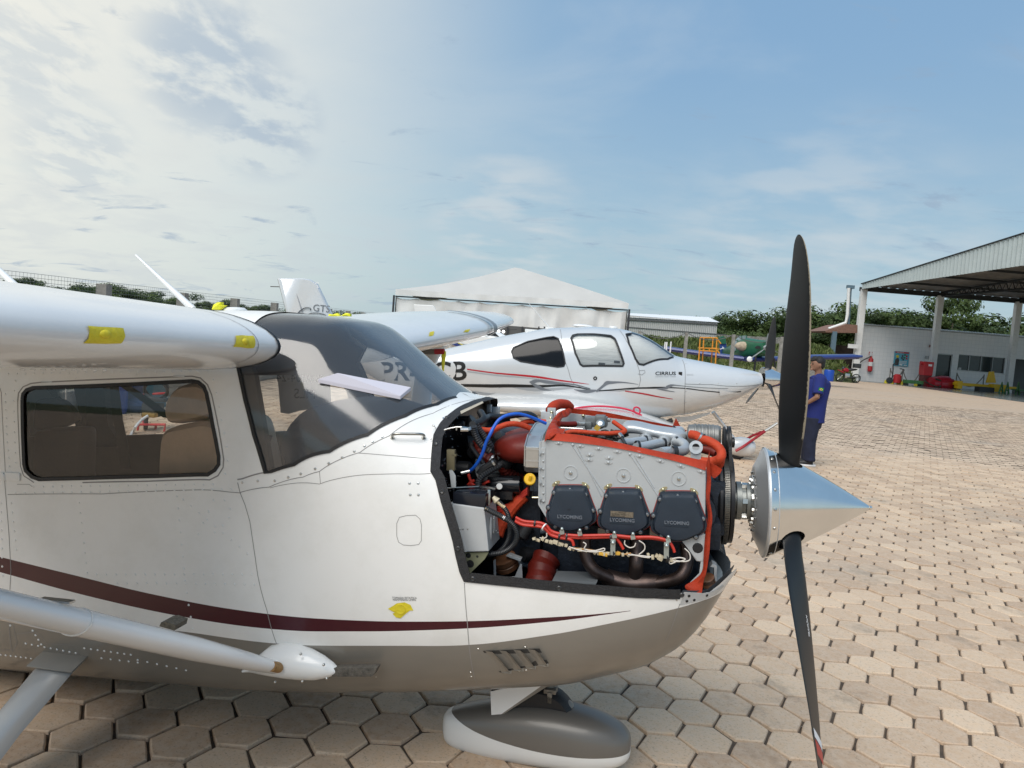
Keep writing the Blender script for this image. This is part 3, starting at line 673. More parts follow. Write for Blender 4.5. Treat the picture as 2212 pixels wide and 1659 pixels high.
# louvres low on the cowl
lv = MB(); bk = MB(); q = [CB_.P(*CB_.hit(*CD(*p)), .001) for p in [(738, 534), (1068, 520), (1122, 606), (838, 660)]]
bk.add(q, [(0, 1, 2, 3)]); bk.build('louvre_recess', mat('recess_taupe', (.05, .045, .04), .7), plane, smooth=False)
NL = CB_.Nrm(*CB_.hit(*CD(930, 590)))
for i in range(4):
    f0, f1 = i/4+.02, (i+1)/4-.005; a0 = q[0]*(1-f0)+q[1]*f0; a1 = q[0]*(1-f1)+q[1]*f1; b0 = q[3]*(1-f0)+q[2]*f0; b1 = q[3]*(1-f1)+q[2]*f1
    lv.loft([[a0-NL*.001, (a0*.35+a1*.65)+NL*.006, a1+NL*.020], [b0-NL*.001, (b0*.35+b1*.65)+NL*.006, b1+NL*.016]], caps=False, closed=False)
    lv.add([b0, b0*.5+b1*.5+NL*.008, b1+NL*.016, b1], [(0, 1, 2, 3)])
lv.build('louvre', mat('bronze_grey_paint', (.24, .22, .19), .35, .1), plane, smooth=False)
# foot step under the door line
fs = MB(); fs.prism([T_(CC, *p, -.56) for p in [(1935, 1078), (2190, 1075), (2170, 1120), (2150, 1128), (1925, 1128)]], (0, .035, 0)); fs.build('step_plate', mat('worn_step', (.10, .09, .075), .8, var=.5, vscale=60, bump=.5, bscale=200), plane, bevel=.002)
# ================================================================== WINGS, STRUTS, CABIN, GEAR, PROPELLER
def foil(n=16, t=.125, m=.02, p=.4):
    xs = (1-np.cos(np.linspace(0, pi, n)))/2; yt = 5*t*(.2969*np.sqrt(xs)-.126*xs-.3516*xs**2+.2843*xs**3-.1036*xs**4)
    yc = np.where(xs < p, m/p**2*(2*p*xs-xs**2), m/(1-p)**2*((1-2*p)+2*p*xs-xs**2))
    return [(x, c+y) for x, c, y in zip(xs[::-1], yc[::-1], yt[::-1])]+[(x, c-y) for x, c, y in zip(xs[1:-1], yc[1:-1], yt[1:-1])]
def wing_ring(y, xle, ch, z, tw=0., t=.125, n=16):
    return [np.array([xle-x*ch*cos(tw)+h*ch*sin(tw), y, z+h*ch+x*ch*sin(tw)*0]) for x, h in foil(n, t)]
WLE, WZ, DIH, DIF, WT = -1.705, 1.672, tan(radians(1.9)), tan(radians(4.3)), .142
def wing(sg):
    st = [(.555, 1.63, 0), (.60, 1.63, 0), (1.2, 1.63, 0), (2.6, 1.63, 0), (4.0, 1.36, .12), (4.9, 1.14, .21), (5.15, 1.02, .26), (5.27, .80, .36)]
    fs_ = .87 if sg > 0 else 1; R_ = [wing_ring(sg*(.56+(y-.56)*fs_), WLE-dx, ch, WZ+(y-.56)*fs_*(DIF if sg > 0 else DIH), t=WT if y < 5 else .10, n=20) for y, ch, dx in st]
    m = MB(); m.loft(R_); return m
def pick(fn, us, vs_, px, py):
    best = None
    P = np.array([[fn(u, v) for v in vs_] for u in us]); W = CF.O+CF.k*(P@np.stack([CF.f, CF.y, CF.z])); d = W-C0
    dep = d[..., 1]*cos(PITCH)-d[..., 2]*sin(PITCH); u_ = d[..., 1]*sin(PITCH)+d[..., 2]*cos(PITCH); a2, b2 = d[..., 0]/dep, u_/dep
    X = 1106+(a2*cos(ROLL)+b2*sin(ROLL))*FPX; Y = 829.5-(-a2*sin(ROLL)+b2*cos(ROLL))*FPX
    k = np.argmin((X-px)**2+(Y-py)**2+dep*2); i, j = np.unravel_index(k, X.shape); return us[i], vs_[j]
M_wing = mat('wing_paint', (.76, .76, .75), .22, coat=.5, var=.05, vscale=2.5, dirt=.22, dcol=(.42, .37, .30))
nw = wing(-1).build('wing', M_wing, plane, angle=50); fwg = wing(1).build('wing', M_wing, plane, angle=50)
def wfn(u, v):                                                # u = y, v = signed foil position (upper >0)
    x = abs(v)**2; t = WT; yt = 5*t*(.2969*sqrt(x)-.126*x-.3516*x*x+.2843*x**3-.1036*x**4); m, p = .02, .4; yc = m/p**2*(2*p*x-x*x)
    return np.array([WLE-x*1.63, u, WZ+(abs(u)-.56)*(DIF if u > 0 else DIH)+(yc+(yt if v > 0 else -yt))*1.63])
def on_wing(pts, cnv, us, mb, lift=.002, dens=60):
    c = [pick(wfn, us, np.linspace(-.45, .45, 181), *cnv(*p)) for p in pts]; u0, u1 = min(a for a, b in c), max(a for a, b in c)
    def nrm(u, v): a = wfn(u, v+.004)-wfn(u, v-.004); n = np.cross(a, [0, 1, 0]); n /= np.linalg.norm(n); return n if n[0] > 0 or (abs(v) > .3 and n[2]*v > 0) else -n
    m = len(c)//2; A = c[:m]; B = c[m:][::-1]; rings = []
    for a, b in zip(A, B): rings.append([wfn(a[0]*(1-t)+b[0]*t, a[1]*(1-t)+b[1]*t)+nrm(a[0]*(1-t)+b[0]*t, a[1]*(1-t)+b[1]*t)*(lift*(1 if 0 < t < 1 else .4)) for t in np.linspace(0, 1, 7)])
    mb.loft(rings, caps=False, closed=False)
for pts in ([(582, 570), (650, 573), (780, 577), (826, 582), (842, 628), (808, 686), (700, 685), (556, 680), (585, 650), (596, 610)], [(1580, 632), (1620, 632), (1660, 634), (1698, 635), (1696, 714), (1660, 716), (1610, 708), (1560, 708)]):
    m = MB(); on_wing(pts, C2, np.linspace(-2.2, -.57, 200), m); m.build('tape_patch', M_tape, plane)
    cx = np.mean([p[0] for p in pts]); cy = np.mean([p[1] for p in pts]); u, v = pick(wfn, np.linspace(-2.2, -.57, 200), np.linspace(-.45, .45, 181), *C2(cx+10, cy)); m = MB()
    m.sphere(wfn(u, v), (.008, .019, .011), 14, 8); m.build('taped_vent', M_tape, plane)
for pts in ([(1325, 342), (1368, 342), (1370, 384), (1338, 384)], [(1590, 318), (1626, 310), (1620, 345), (1585, 352)], [(1875, 300), (1912, 293), (1895, 318), (1860, 318)]):
    m = MB(); on_wing(pts, C3, np.linspace(.58, 4.0, 300), m); m.build('tape_patch', M_tape, plane)
m = MB()                                                       # grey abrasion band near the far tip
for k in range(1): m.loft([[wfn(y, v)*np.array([1, 1, 1])+np.array([.004, 0, .003*np.sign(v+.01)]) for v in np.linspace(-.25, .5, 14)] for y in (2.62, 2.74)], caps=False, closed=False)
m.v = [(x-.005, y, z) for x, y, z in m.v]; m.build('leading_edge_band', mat('grey_band', (.22, .24, .25), .4), plane)
# cuff seam and the dark gap between wing root and windshield
m = MB(); rg = [wfn(-.575, v) for v in np.linspace(-.62, .55, 40)]; c0 = np.array([-2.2, -.575, 1.69])
m.loft([[c0+(p-c0)*1.006+np.array([0, dy, 0]) for p in rg] for dy in (-.004, .012)], caps=False, closed=False); m.build('root_seal', M_black, plane)
m = MB(); rg = [wfn(-.70, v) for v in np.linspace(-.3, .62, 40)]; m.loft([[p+(p-c0)/np.linalg.norm(p-c0)*.0012+np.array([0, dy, 0]) for p in rg] for dy in (-.0018, .0018)], caps=False, closed=False); m.build('root_seam', M_seam, plane)
m = MB(); rg = [wfn(.575, v) for v in np.linspace(-.3, .62, 40)]; c1_ = np.array([-2.2, .575, 1.69]); m.loft([[p+(p-c1_)/np.linalg.norm(p-c1_)*.002+np.array([0, dy, 0]) for p in rg] for dy in (-.012, .005)], caps=False, closed=False); m.build('root_seal', M_black, plane)
# big soft rivets under the near wing
m = MB()
for r0, r1, cnt in (((150, 803), (1330, 800), 24), ((150, 818), (700, 822), 9)):
    for k in range(cnt):
        t = k/(cnt-1); p = CF.LZ(*C2(r0[0]+(r1[0]-r0[0])*t, r0[1]+(r1[1]-r0[1])*t), 1.62); m.sphere((p[0], p[1], wfn(-.9, -.35)[2]), (.007, .007, .003), 8, 5)
m.build('rivets', M_wing, plane, kind='stuff', fix=False)
# struts
def strut(sg):
    A = np.array([-1.71, sg*.60, .535]); B = np.array([-2.395, -2.45, 1.66]) if sg < 0 else np.array([-2.33, 2.95, 1.80]); d = B-A; dn = d/np.linalg.norm(d); u = np.array([1., 0, 0]); u -= dn*(u@dn); u /= np.linalg.norm(u); v = np.cross(dn, u); m = MB(); R_ = []
    for t, s_ in ((0, .62), (.06, .80), (.16, 1), (.8, 1), (.88, 1.05 if sg < 0 else 1.6), (.95, 1.1 if sg < 0 else 2.6), (1.03, 1.2 if sg < 0 else 3.6)):
        P = A+d*t; R_.append([P+u*(.068*s_*cos(a)*(1.25 if cos(a) < 0 else 1))+v*(.036*s_*sin(a)) for a in np.linspace(0, 2*pi, 24, endpoint=False)])
    m.loft(R_); o = m.build('wing_strut', M_wing, plane)
    for t, s_ in ((.335, 1.03), (.405, 1.03)):
        m = MB(); P = A+d*t; m.tube([P+u*(.068*s_*cos(a)*(1.25 if cos(a) < 0 else 1))+v*(.036*s_*sin(a)) for a in np.linspace(0, 2*pi, 25)], .0022, 6, 1, False); m.build('strut_band', M_white, o); return A, d, dn, u, v, o
A_, d_, dn_, u_, v_, so1 = strut(-1); strut(1)
m = MB(); P = A_+d_*.36; up_ = np.cross(dn_, [1., 0, 0]); up_ = up_ if up_[2] > 0 else -up_; m.box(P+v_*0+np.array([0, 0, .046]), (.10, .02, .006)); m.build('strut_step', M_steel, so1)
m = MB(); m.prism([CF.L(*CC(*p), A_[1]+d_[1]*.33) for p in [(925, 835), (935, 812), (965, 808), (1020, 828), (1012, 860)]], (0, .05, 0)); m.build('step_pad', mat('worn_pad', (.10, .09, .07), .9, bump=.6, bscale=250, var=.5, vscale=120), so1)
# lower strut fairing on the fuselage
def fairing(sg):
    st = [(1400, 1108, 3, .02), (1440, 1095, 14, .03), (1500, 1068, 52, .05), (1560, 1050, 80, .062), (1640, 1052, 94, .06), (1720, 1062, 95, .052), (1800, 1078, 82, .042), (1870, 1090, 58, .030), (1925, 1098, 30, .016), (1950, 1098, 6, .004)]
    m = MB(); R_ = []
    for x, y, hh, dep in st:
        c = CF.L(*CC(x, y), -.575); s_ = hh*.0006*1.02; R_.append([np.array([c[0]-.01*sin(a), sg*(.545+dep*max(-.3, cos(a))*1.15), c[2]+s_*sin(a)*1.05]) for a in np.linspace(-pi, pi, 24, endpoint=False)])
    m.loft(R_); o = m.build('strut_fairing', M_white, plane)
    if sg < 0:
        m = MB()
        for x, y in [(1747, 996), (1880, 1058), (1897, 1137), (1755, 1155), (1598, 1158)]: c = CF.L(*CC(x, y), -.60); m.sphere(c, (.005, .006, .005), 8, 6)
        m.build('screws', M_steel, o, kind='stuff', fix=False)
        m = MB(); c = CF.L(*CC(1588, 1068), -.63); m.tube([c-dn_*.02-np.array([.0, .0, 0]), c+dn_*.016], .026, 16, ell=(1.1, .7)); m.build('strut_end', mat('bare_tan', (.30, .17, .06), .6, var=.4, vscale=60), o)
fairing(-1); fairing(1)
# main gear leg (near) and its cuff
M_bronze = mat('bronze_grey_paint', (.23, .21, .18), .35, .15, coat=.2)
M_leg = mat('gear_leg_silver', (.46, .46, .45), .25, .3, coat=.3)
for sg in (-1, 1):
    R_ = []
    for y, x, z, wd in ((.40, -2.70, .44, .088), (.55, -2.69, .395, .086), (.80, -2.665, .285, .078), (1.05, -2.62, .165, .068), (1.25, -2.58, .06, .06)):
        R_.append([np.array([x+wd*cx_, sg*y, z+.012*cz+.0*cx_]) for cx_, cz in ((-1, 0), (-.85, .8), (0, 1.1), (.85, .8), (1, 0), (.85, -.8), (0, -1.1), (-.85, -.8))])
    m = MB(); m.loft(R_); m.build('gear_leg', M_leg, plane)
    m = MB(); m.box((-2.69, sg*.53, .424), (.21, .10, .006), rotm(sg*-.35, 0, 0)); m.build('leg_cuff', M_bronze, plane, bevel=.002)
# cabin furniture
M_leather = mat('tan_leather', (.62, .43, .29), .42, var=.12, vscale=10, bump=.25, bscale=60); M_dark = mat('dark_trim', (.02, .02, .022), .65, bump=.2, bscale=80); M_belt = mat('seat_belt_webbing', (.035, .03, .025), .8)
M_panel = mat('glareshield_black', (.028, .03, .034), .55, bump=.3, bscale=200)
def pad(name, outline, cnv, y0, y1, m_, r=.02, parent=None):
    P = [cnv_(p) for p in outline for cnv_ in [lambda p: CF.L(*cnv(*p), y0)]]; P = smooth_path(P, 4, True); c = np.mean(P, axis=0); R_ = []
    for f_, s_ in ((0, .80), (.06, .93), (.2, 1), (.8, 1), (.94, .93), (1, .80)): R_.append([np.array([c[0]+(p[0]-c[0])*s_, y0+(y1-y0)*f_, c[2]+(p[2]-c[2])*s_]) for p in P])
    mb = MB(); mb.loft(R_); return mb.build(name, m_, parent)
def seat(y0, y1, back, head, cnv, label, m_):
    t = MB(); c = CF.L(*cnv(*back[len(back)//2]), y0); base = MB(); base.box((c[0]+.25, (y0+y1)/2, .72), (.52, abs(y1-y0), .16)); s = base.build('seat', m_, plane, bevel=.03, label=label)
    pad('backrest', back, cnv, y0, y1, m_, parent=s); pad('headrest', head, cnv, y0+.04, y1-.04, m_, parent=s)
    return s
sb = [(1500, 1300), (1480, 1030), (1490, 800), (1510, 660), (1560, 590), (1640, 562), (1800, 530), (2000, 500), (2130, 560), (2200, 800), (2260, 1100), (2280, 1300)]
sh = [(1570, 500), (1555, 440), (1570, 330), (1620, 240), (1720, 160), (1860, 140), (1960, 150), (2040, 220), (2090, 330), (2080, 440), (1950, 500), (1760, 530), (1640, 545), (1590, 530)]
seat(-.42, -.02, sb, sh, CW, 'tan leather front seat', M_leather)
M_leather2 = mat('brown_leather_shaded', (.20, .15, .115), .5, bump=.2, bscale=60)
seat(.10, .46, [(x+40, y) for x, y in sb], [(x+40, y) for x, y in sh], CW, None, M_leather)
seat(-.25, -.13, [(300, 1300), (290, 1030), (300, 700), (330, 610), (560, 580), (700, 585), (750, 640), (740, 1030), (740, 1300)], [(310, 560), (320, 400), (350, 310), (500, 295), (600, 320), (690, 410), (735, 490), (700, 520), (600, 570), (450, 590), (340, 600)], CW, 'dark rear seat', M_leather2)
def strap(name, pts, cnv, y0, y1, wd=.045):
    mb = MB(); P = [CF.L(*cnv(*p), y0+(y1-y0)*i/(len(pts)-1)) for i, p in enumerate(pts)]; mb.loft([[p+np.array([-wd/2, 0, 0]), p+np.array([wd/2, 0, 0]), p+np.array([wd/2, .003, 0]), p+np.array([-wd/2, .003, 0])] for p in P]); mb.build(name, M_belt, plane)
strap('seat_belt', [(1100, 170), (1140, 500), (1180, 700), (1215, 970)], CW, .2, 0, .055); strap('seat_belt', [(1200, 165), (1400, 300), (1560, 420), (1640, 480)], CW, .35, .1, .07); strap('seat_belt', [(470, 190), (600, 330), (740, 480), (790, 640)], CW, .45, .2, .04)
m = MB(); m.box((-2.6, 0, .60), (2.8, .90, .04)); m.build('cabin_floor', M_dark, plane)
m = MB(); R_ = []                                            # instrument panel and glareshield
for y in np.linspace(-.46, .46, 15):
    k = 1-(abs(y)/.5)**4; zt = 1.30+.15*k; R_.append([np.array([x, y, z]) for x, z in ((-1.70, .80), (-1.73, zt-.12), (-1.77, zt-.05), (-1.76, zt-.012), (-1.70, zt+.004), (-1.55, zt), (-1.38, zt-.03*k-.02), (-1.25, zt-.07), (-1.22, .80))])
m.loft(R_); m.build('instrument_panel', M_panel, plane, angle=60)
m = MB(); m.tube([(-1.86, -.25, 1.20), (-1.80, -.25, 1.215), (-1.72, -.25, 1.23)], .016, 10); m.tube([(-1.87, -.36, 1.33), (-1.885, -.38, 1.24), (-1.87, -.33, 1.15), (-1.86, -.25, 1.13), (-1.87, -.17, 1.15), (-1.885, -.12, 1.24), (-1.87, -.14, 1.33)], .013, 8, 4); m.build('control_yoke', M_dark, plane)
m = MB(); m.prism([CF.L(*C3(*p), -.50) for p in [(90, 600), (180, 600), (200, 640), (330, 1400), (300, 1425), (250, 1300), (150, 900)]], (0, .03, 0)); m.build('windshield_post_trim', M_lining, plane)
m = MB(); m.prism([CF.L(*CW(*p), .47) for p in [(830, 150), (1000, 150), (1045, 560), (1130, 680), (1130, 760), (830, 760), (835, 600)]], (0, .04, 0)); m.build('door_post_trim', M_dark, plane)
# antennas, puck, pitot
def rod(p0, p1, y, r0, r1):
    mb = MB(); mb.tube([CF.L(*p0, y), CF.L(*p1, y)], [r0, r1], 10, ell=(.7, .7)); mb.build('antenna', M_white, plane)
rod((417, 668), (293, 551), -.1, .022, .007); rod((47, 632), (-40, 545), -.3, .026, .010)
m = MB(); c = CF.L(*C2(1578, 466), 0); m.lathe([(.05, -.02), (.05, .004), (.038, .014), (.01, .016)], c, n=20, caps=True); m.build('gps_antenna', M_white, plane)
def scrap(name, pts, cnv, y, m_):
    mb = MB(); P = [CF.L(*cnv(*p), y) for p in pts]; c = np.mean(P, axis=0)+np.array([0, -.015, 0]); mb.add([c]+P+[p+np.array([0, .02, 0]) for p in P], [(0, 1+i, 1+(i+1) % len(P)) for i in range(len(P))]+[(1+i, 1+(i+1) % len(P), 1+len(P)+(i+1) % len(P), 1+len(P)+i) for i in range(len(P))]); return mb.build(name, m_, plane, smooth=False)
M_flag = mat('yellow_streamer', (.85, .82, .03), .5, var=.2, vscale=40)
scrap('tape_scrap', [(1418, 457), (1430, 425), (1455, 410), (1482, 408), (1478, 425), (1506, 428), (1480, 450), (1465, 458)], C2, -.05, M_flag)
scrap('tape_scrap', [(790, 192), (792, 172), (830, 178), (862, 166), (880, 190)], C3, .35, M_flag); scrap('tape_scrap', [(888, 192), (905, 178), (930, 165), (960, 172), (962, 192)], C3, .5, M_flag)
m = MB(); y = 2.4; m.tube([CF.L(*C3(1535, 360), y), CF.L(*C3(1532, 440), y), CF.L(*C3(1545, 470), y), CF.L(*C3(1640, 472), y)], .021, 8, 4); m.box(CF.L(*C3(1533, 385), y), (.09, .05, .05)); m.build('pitot_mast', mat('pitot_grey', (.18, .16, .14), .6), plane, bevel=.003)
m = MB(); m.tube([CF.L(*C3(1635, 472), y), CF.L(*C3(1708, 470), y)], .022, 10); pc = m.build('pitot_cover', mat('red_cover', (.42, .02, .03), .6), plane)
scrap('remove_flag', [(1690, 462), (1716, 470), (1716, 500), (1702, 600), (1698, 650), (1688, 600), (1684, 500)], C3, y, M_flag)
# ---- nose gear
M_pantw = mat('pant_white', (.74, .74, .72), .35, dirt=.25, dcol=(.45, .4, .33), vscale=6)
pm = bpy.data.materials.new('wheel_pant_two_tone'); pm.use_nodes = True; n = pm.node_tree.nodes; l = pm.node_tree.links; b = n['Principled BSDF']; b.inputs['Roughness'].default_value = .38; b.inputs['Coat Weight'].default_value = .15
t = n.new('ShaderNodeTexCoord'); s = n.new('ShaderNodeSeparateXYZ'); l.new(t.outputs['Object'], s.inputs[0]); mr = n.new('ShaderNodeMapRange'); l.new(s.outputs[0], mr.inputs[0]); mr.inputs[1].default_value = -1.3; mr.inputs[2].default_value = -.45
c = n.new('ShaderNodeFloatCurve'); l.new(mr.outputs[0], c.inputs[1]); cv = c.mapping.curves[0]
pts = [(-1.3, .165), (-1.22, .143), (-1.10, .108), (-.95, .083), (-.78, .070), (-.62, .070), (-.45, .078)]
cv.points[0].location = (0, pts[0][1]); cv.points[1].location = (1, pts[-1][1])
for x, z in pts[1:-1]: cv.points.new((x+1.3)/.85, z)
c.mapping.update(); gt = n.new('ShaderNodeMath'); gt.operation = 'GREATER_THAN'; l.new(s.outputs[2], gt.inputs[0]); l.new(c.outputs[0], gt.inputs[1])
x = n.new('ShaderNodeMix'); x.data_type = 'RGBA'; l.new(gt.outputs[0], x.inputs[0]); x.inputs[6].default_value = (.72, .72, .70, 1); x.inputs[7].default_value = (.15, .14, .125, 1); l.new(x.outputs[2], b.inputs['Base Color'])
x = n.new('ShaderNodeMath'); x.operation = 'MULTIPLY'; l.new(gt.outputs[0], x.inputs[0]); x.inputs[1].default_value = .2; l.new(x.outputs[0], b.inputs['Metallic'])
pt = [(-1.262, .030, .118, .03), (-1.24, .0, .140, .06), (-1.17, -.018, .165, .085), (-1.05, -.028, .195, .105), (-.90, -.03, .218, .118), (-.78, -.03, .222, .122), (-.66, -.025, .205, .117), (-.58, -.012, .185, .102), (-.52, .008, .160, .08), (-.487, .032, .132, .05), (-.478, .055, .112, .022)]
m = MB(); m.loft([[np.array([x_, w_*np.sign(cos(a))*abs(cos(a))**.75, (zb+zt)/2+(zt-zb)/2*np.sign(sin(a))*abs(sin(a))**.8]) for a in np.linspace(0, 2*pi, 28, endpoint=False)] for x_, zb, zt, w_ in [tuple(v_) for v_ in smooth_path(pt, 4)]]); pant = m.build('wheel_pant', pm, plane, angle=80)
m = MB(); m.lathe([(.14, -.05), (.155, -.03), (.155, .03), (.14, .05), (.06, .05)], (-.85, 0, .135), (0, 1, 0), 32, True); m.build('nose_tyre', M_black, plane)
m = MB(); m.sphere((-.80, 0, .218), (.09, .05, .028), 20, 10); m.build('pant_bulge', M_bronze, pant)
ns = MB(); a = CF.L(*CD(1075, 690), 0); b_ = CF.L(*CD(1065, 880), 0); ns.cyl(np.array([-.82, 0, .42]), np.array([-.80, 0, .22]), .021, n=16); ns.build('nose_strut', M_steel, plane)
ns = MB(); ns.lathe([(.034, -.02), (.034, 0), (.028, .003), (.028, .02)], (-.812, 0, .29), n=16, caps=True); ns.box((-.805, -.03, .285), (.05, .03, .018)); ns.box((-.805, -.035, .262), (.02, .03, .045)); ns.build('strut_collar', mat('cast_grey', (.22, .20, .17), .5, .4, var=.3, vscale=60), plane, bevel=.002)
sc_ = MB(); q = [CF.L(*CD(*p), -.075) for p in [(783, 772), (1160, 682), (1195, 690), (1000, 800), (790, 942)]]
sc_.prism([q[0], q[1], q[4]], (0, .004, 0)); sc_.build('scoop_plate', M_white, plane, smooth=False)
sc_ = MB(); sc_.prism([q[1], q[2], q[4]+np.array([.004, 0, 0]), q[4]], (0, .15, 0)); sc_.build('scoop_face', M_bronze, plane, smooth=False)
sc_ = MB(); sc_.prism([CF.L(*CD(*p), -.07) for p in [(800, 735), (1000, 722), (940, 762), (785, 775)]], (0, .14, 0)); sc_.build('gear_recess', M_black, plane, smooth=False)
# ---- propeller and spinner
HUB = np.array([.083, 0, RIMZ]); AA = radians(9.8)
SL, SR = .387, .206
def spr(x): return SR*(1-(max(x, 0)/SL)**1.22) if x > 0 else SR
holes = []
BA = [AA, AA+2*pi/3, AA-2*pi/3]
for a in BA: holes.append([(HUB[0]+.047*cos(t)+.004, a+.047/.165*sin(t)) for t in np.linspace(0, 2*pi, 20, endpoint=False)])
class Cone(Body):
    def __init__(s): s.fr = CF
    def P(s, x, th, off=0.): r = spr(x)+off; return np.array([x, -sin(th)*r, RIMZ+cos(th)*r])
    def Nrm(s, x, th): 
        sl = (spr(x+1e-3)-spr(x-1e-3))/2e-3 if x > .002 else 0; n = np.array([-sl, -sin(th), cos(th)]); return n/np.linalg.norm(n)
cone = Cone(); hl = []
for h in holes:
    for k in (-2*pi, 0, 2*pi): hl.append([(x, th+k) for x, th in h])
V3, N3, F2 = cone.skin((0, SL-.001), (-pi, pi), hl, dx=.014, dth=radians(7), sc=.16)
me = bpy.data.meshes.new('spinner'); ff = []
for f in F2:
    a, b_, c = [V3[i] for i in f]; ff.append(tuple(int(i) for i in (f if np.cross(b_-a, c-a)@N3[f[0]] > 0 else f[::-1])))
me.from_pydata([tuple(map(float, v)) for v in V3], [], ff); M_spin = mat('polished_spinner', (.86, .84, .80), .15, 1.0, var=.05, vscale=8, bump=.02, bscale=25)
me.materials.append(M_spin); me.shade_smooth(); me.normals_split_custom_set_from_vertices([tuple(map(float, v)) for v in N3]); spinner = link('spinner', me, plane)
m = MB(); m.lathe([(.009, -.006), (.006, .002), (.001, .004)], (SL-.004, 0, RIMZ), (1, 0, 0), 14, True); m.build('spinner_tip', M_spin, spinner)
m = MB(); m.lathe([(.2085, -.002), (.2085, .004), (.2045, .004)], (0, 0, RIMZ), (1, 0, 0), 64); m.lathe([(spr(.032)+.0007, .0305), (spr(.032)+.0012, .032), (spr(.033)+.0004, .0335)], (0, 0, RIMZ), (1, 0, 0), 64); m.build('spinner_rim', M_silver, spinner)
sc = MB()
for k in range(18):
    a = 2*pi*k/18+.1
    if min(abs((a-q+pi) % (2*pi)-pi) for q in BA) < .25: continue
    sc.lathe([(.0065, 0), (.005, .003), (.0015, .0042)], cone.P(.017, a), cone.Nrm(.017, a), 8, True)
sc.build('screws', M_steel, spinner, kind='stuff', fix=False)
m = MB(); m.lathe([(.206, 0), (.203, -.006), (.192, -.008), (.140, -.034), (.128, -.037), (.100, -.038), (.096, -.042), (.05, -.042)], (0, 0, RIMZ), (1, 0, 0), 64); bp_ = m.build('spinner_backplate', mat('backplate_silver', (.50, .51, .51), .35, .5, var=.05), plane)
m = MB()
for k in range(16): a = 2*pi*k/16; m.sphere((-.040, -sin(a)*.112, RIMZ+cos(a)*.112), (.004, .005, .005), 8, 5)
for k in range(12): a = 2*pi*k/12+.2; m.lathe([(.008, 0), (.008, -.008), (.003, -.010)], (-.041, -sin(a)*.083, RIMZ+cos(a)*.083), (1, 0, 0), 6, True)
m.build('rivets', M_steel, bp_, kind='stuff', fix=False)
m = MB(); a = radians(86); m.lathe([(.0105, 0), (.001, .0001)], (-.0255, -sin(a)*.152, RIMZ+cos(a)*.152), (-.9, -.45, 0), 16); m.build('lightening_hole', M_black, bp_, smooth=False)
pb = bpy.data.materials.new('propeller_black'); pb.use_nodes = True; n = pb.node_tree.nodes; l = pb.node_tree.links; b = n['Principled BSDF']; b.inputs['Roughness'].default_value = .42; b.inputs['Specular IOR Level'].default_value = .28
at_ = n.new('ShaderNodeAttribute'); at_.attribute_name = 'edge'; nzz = n.new('ShaderNodeTexNoise'); tcc = n.new('ShaderNodeTexCoord'); l.new(tcc.outputs['Object'], nzz.inputs[0]); nzz.inputs['Scale'].default_value = 110; nzz.inputs['Detail'].default_value = 6; nzz.inputs['Roughness'].default_value = .75
ad = n.new('ShaderNodeMath'); ad.operation = 'MULTIPLY_ADD'; l.new(at_.outputs['Fac'], ad.inputs[0]); ad.inputs[1].default_value = .62; l.new(nzz.outputs[0], ad.inputs[2]); mr = n.new('ShaderNodeMapRange'); l.new(ad.outputs[0], mr.inputs[0]); mr.inputs[1].default_value = .72; mr.inputs[2].default_value = .86
x = n.new('ShaderNodeMix'); x.data_type = 'RGBA'; l.new(mr.outputs[0], x.inputs[0]); x.inputs[6].default_value = (.010, .011, .012, 1); x.inputs[7].default_value = (.30, .26, .19, 1); l.new(x.outputs[2], b.inputs['Base Color'])
BR_ = [(.03, .075, 1.0, 60), (.15, .078, .8, 55), (.22, .094, .42, 47), (.32, .125, .22, 39), (.45, .150, .14, 32), (.60, .160, .105, 26.5), (.75, .150, .09, 22.5), (.87, .126, .08, 19.5), (.95, .094, .08, 18), (.985, .058, .08, 17.5), (1.0, .018, .08, 17)]
def blade(a):
    er = np.array([0, -sin(a), cos(a)]); et = np.array([0, -cos(a), -sin(a)]); ex = np.array([1., 0, 0]); m = MB(); R_ = []; eg = []
    for r, ch, tk, be in [tuple(v_) for v_ in smooth_path(BR_, 3)]:
        be = radians(be); cd_ = et*cos(be)+ex*sin(be); nd_ = ex*cos(be)-et*sin(be); sw = -.012*max(0, (r-.5)/.5)**2*0-.03*max(0, (r-.78)/.22)**2
        ring = []
        for th in np.linspace(0, 2*pi, 28, endpoint=False):
            c_ = cos(th); ring.append(HUB+er*r+cd_*(ch*(.5*c_+.02)+sw)+nd_*(ch*tk*.5*sin(th)*(1-.35*(1-c_)*.5*(1 if tk < .6 else 0))))
            eg.append(max(0, (c_-.88)/.12)**1.5*(1 if r > .25 else 0)+(.18 if r > .95 else 0)+(.10*(r > .3)*max(0, c_)))
        R_.append(ring)
    m.loft(R_); o = m.build('propeller_blade', pb, plane, fix=False, angle=60); o.data.attributes.new('edge', 'FLOAT', 'POINT').data.foreach_set('value', np.array(eg, dtype=np.float32)); return o, er, et, ex
bl_ = [blade(a) for a in BA]
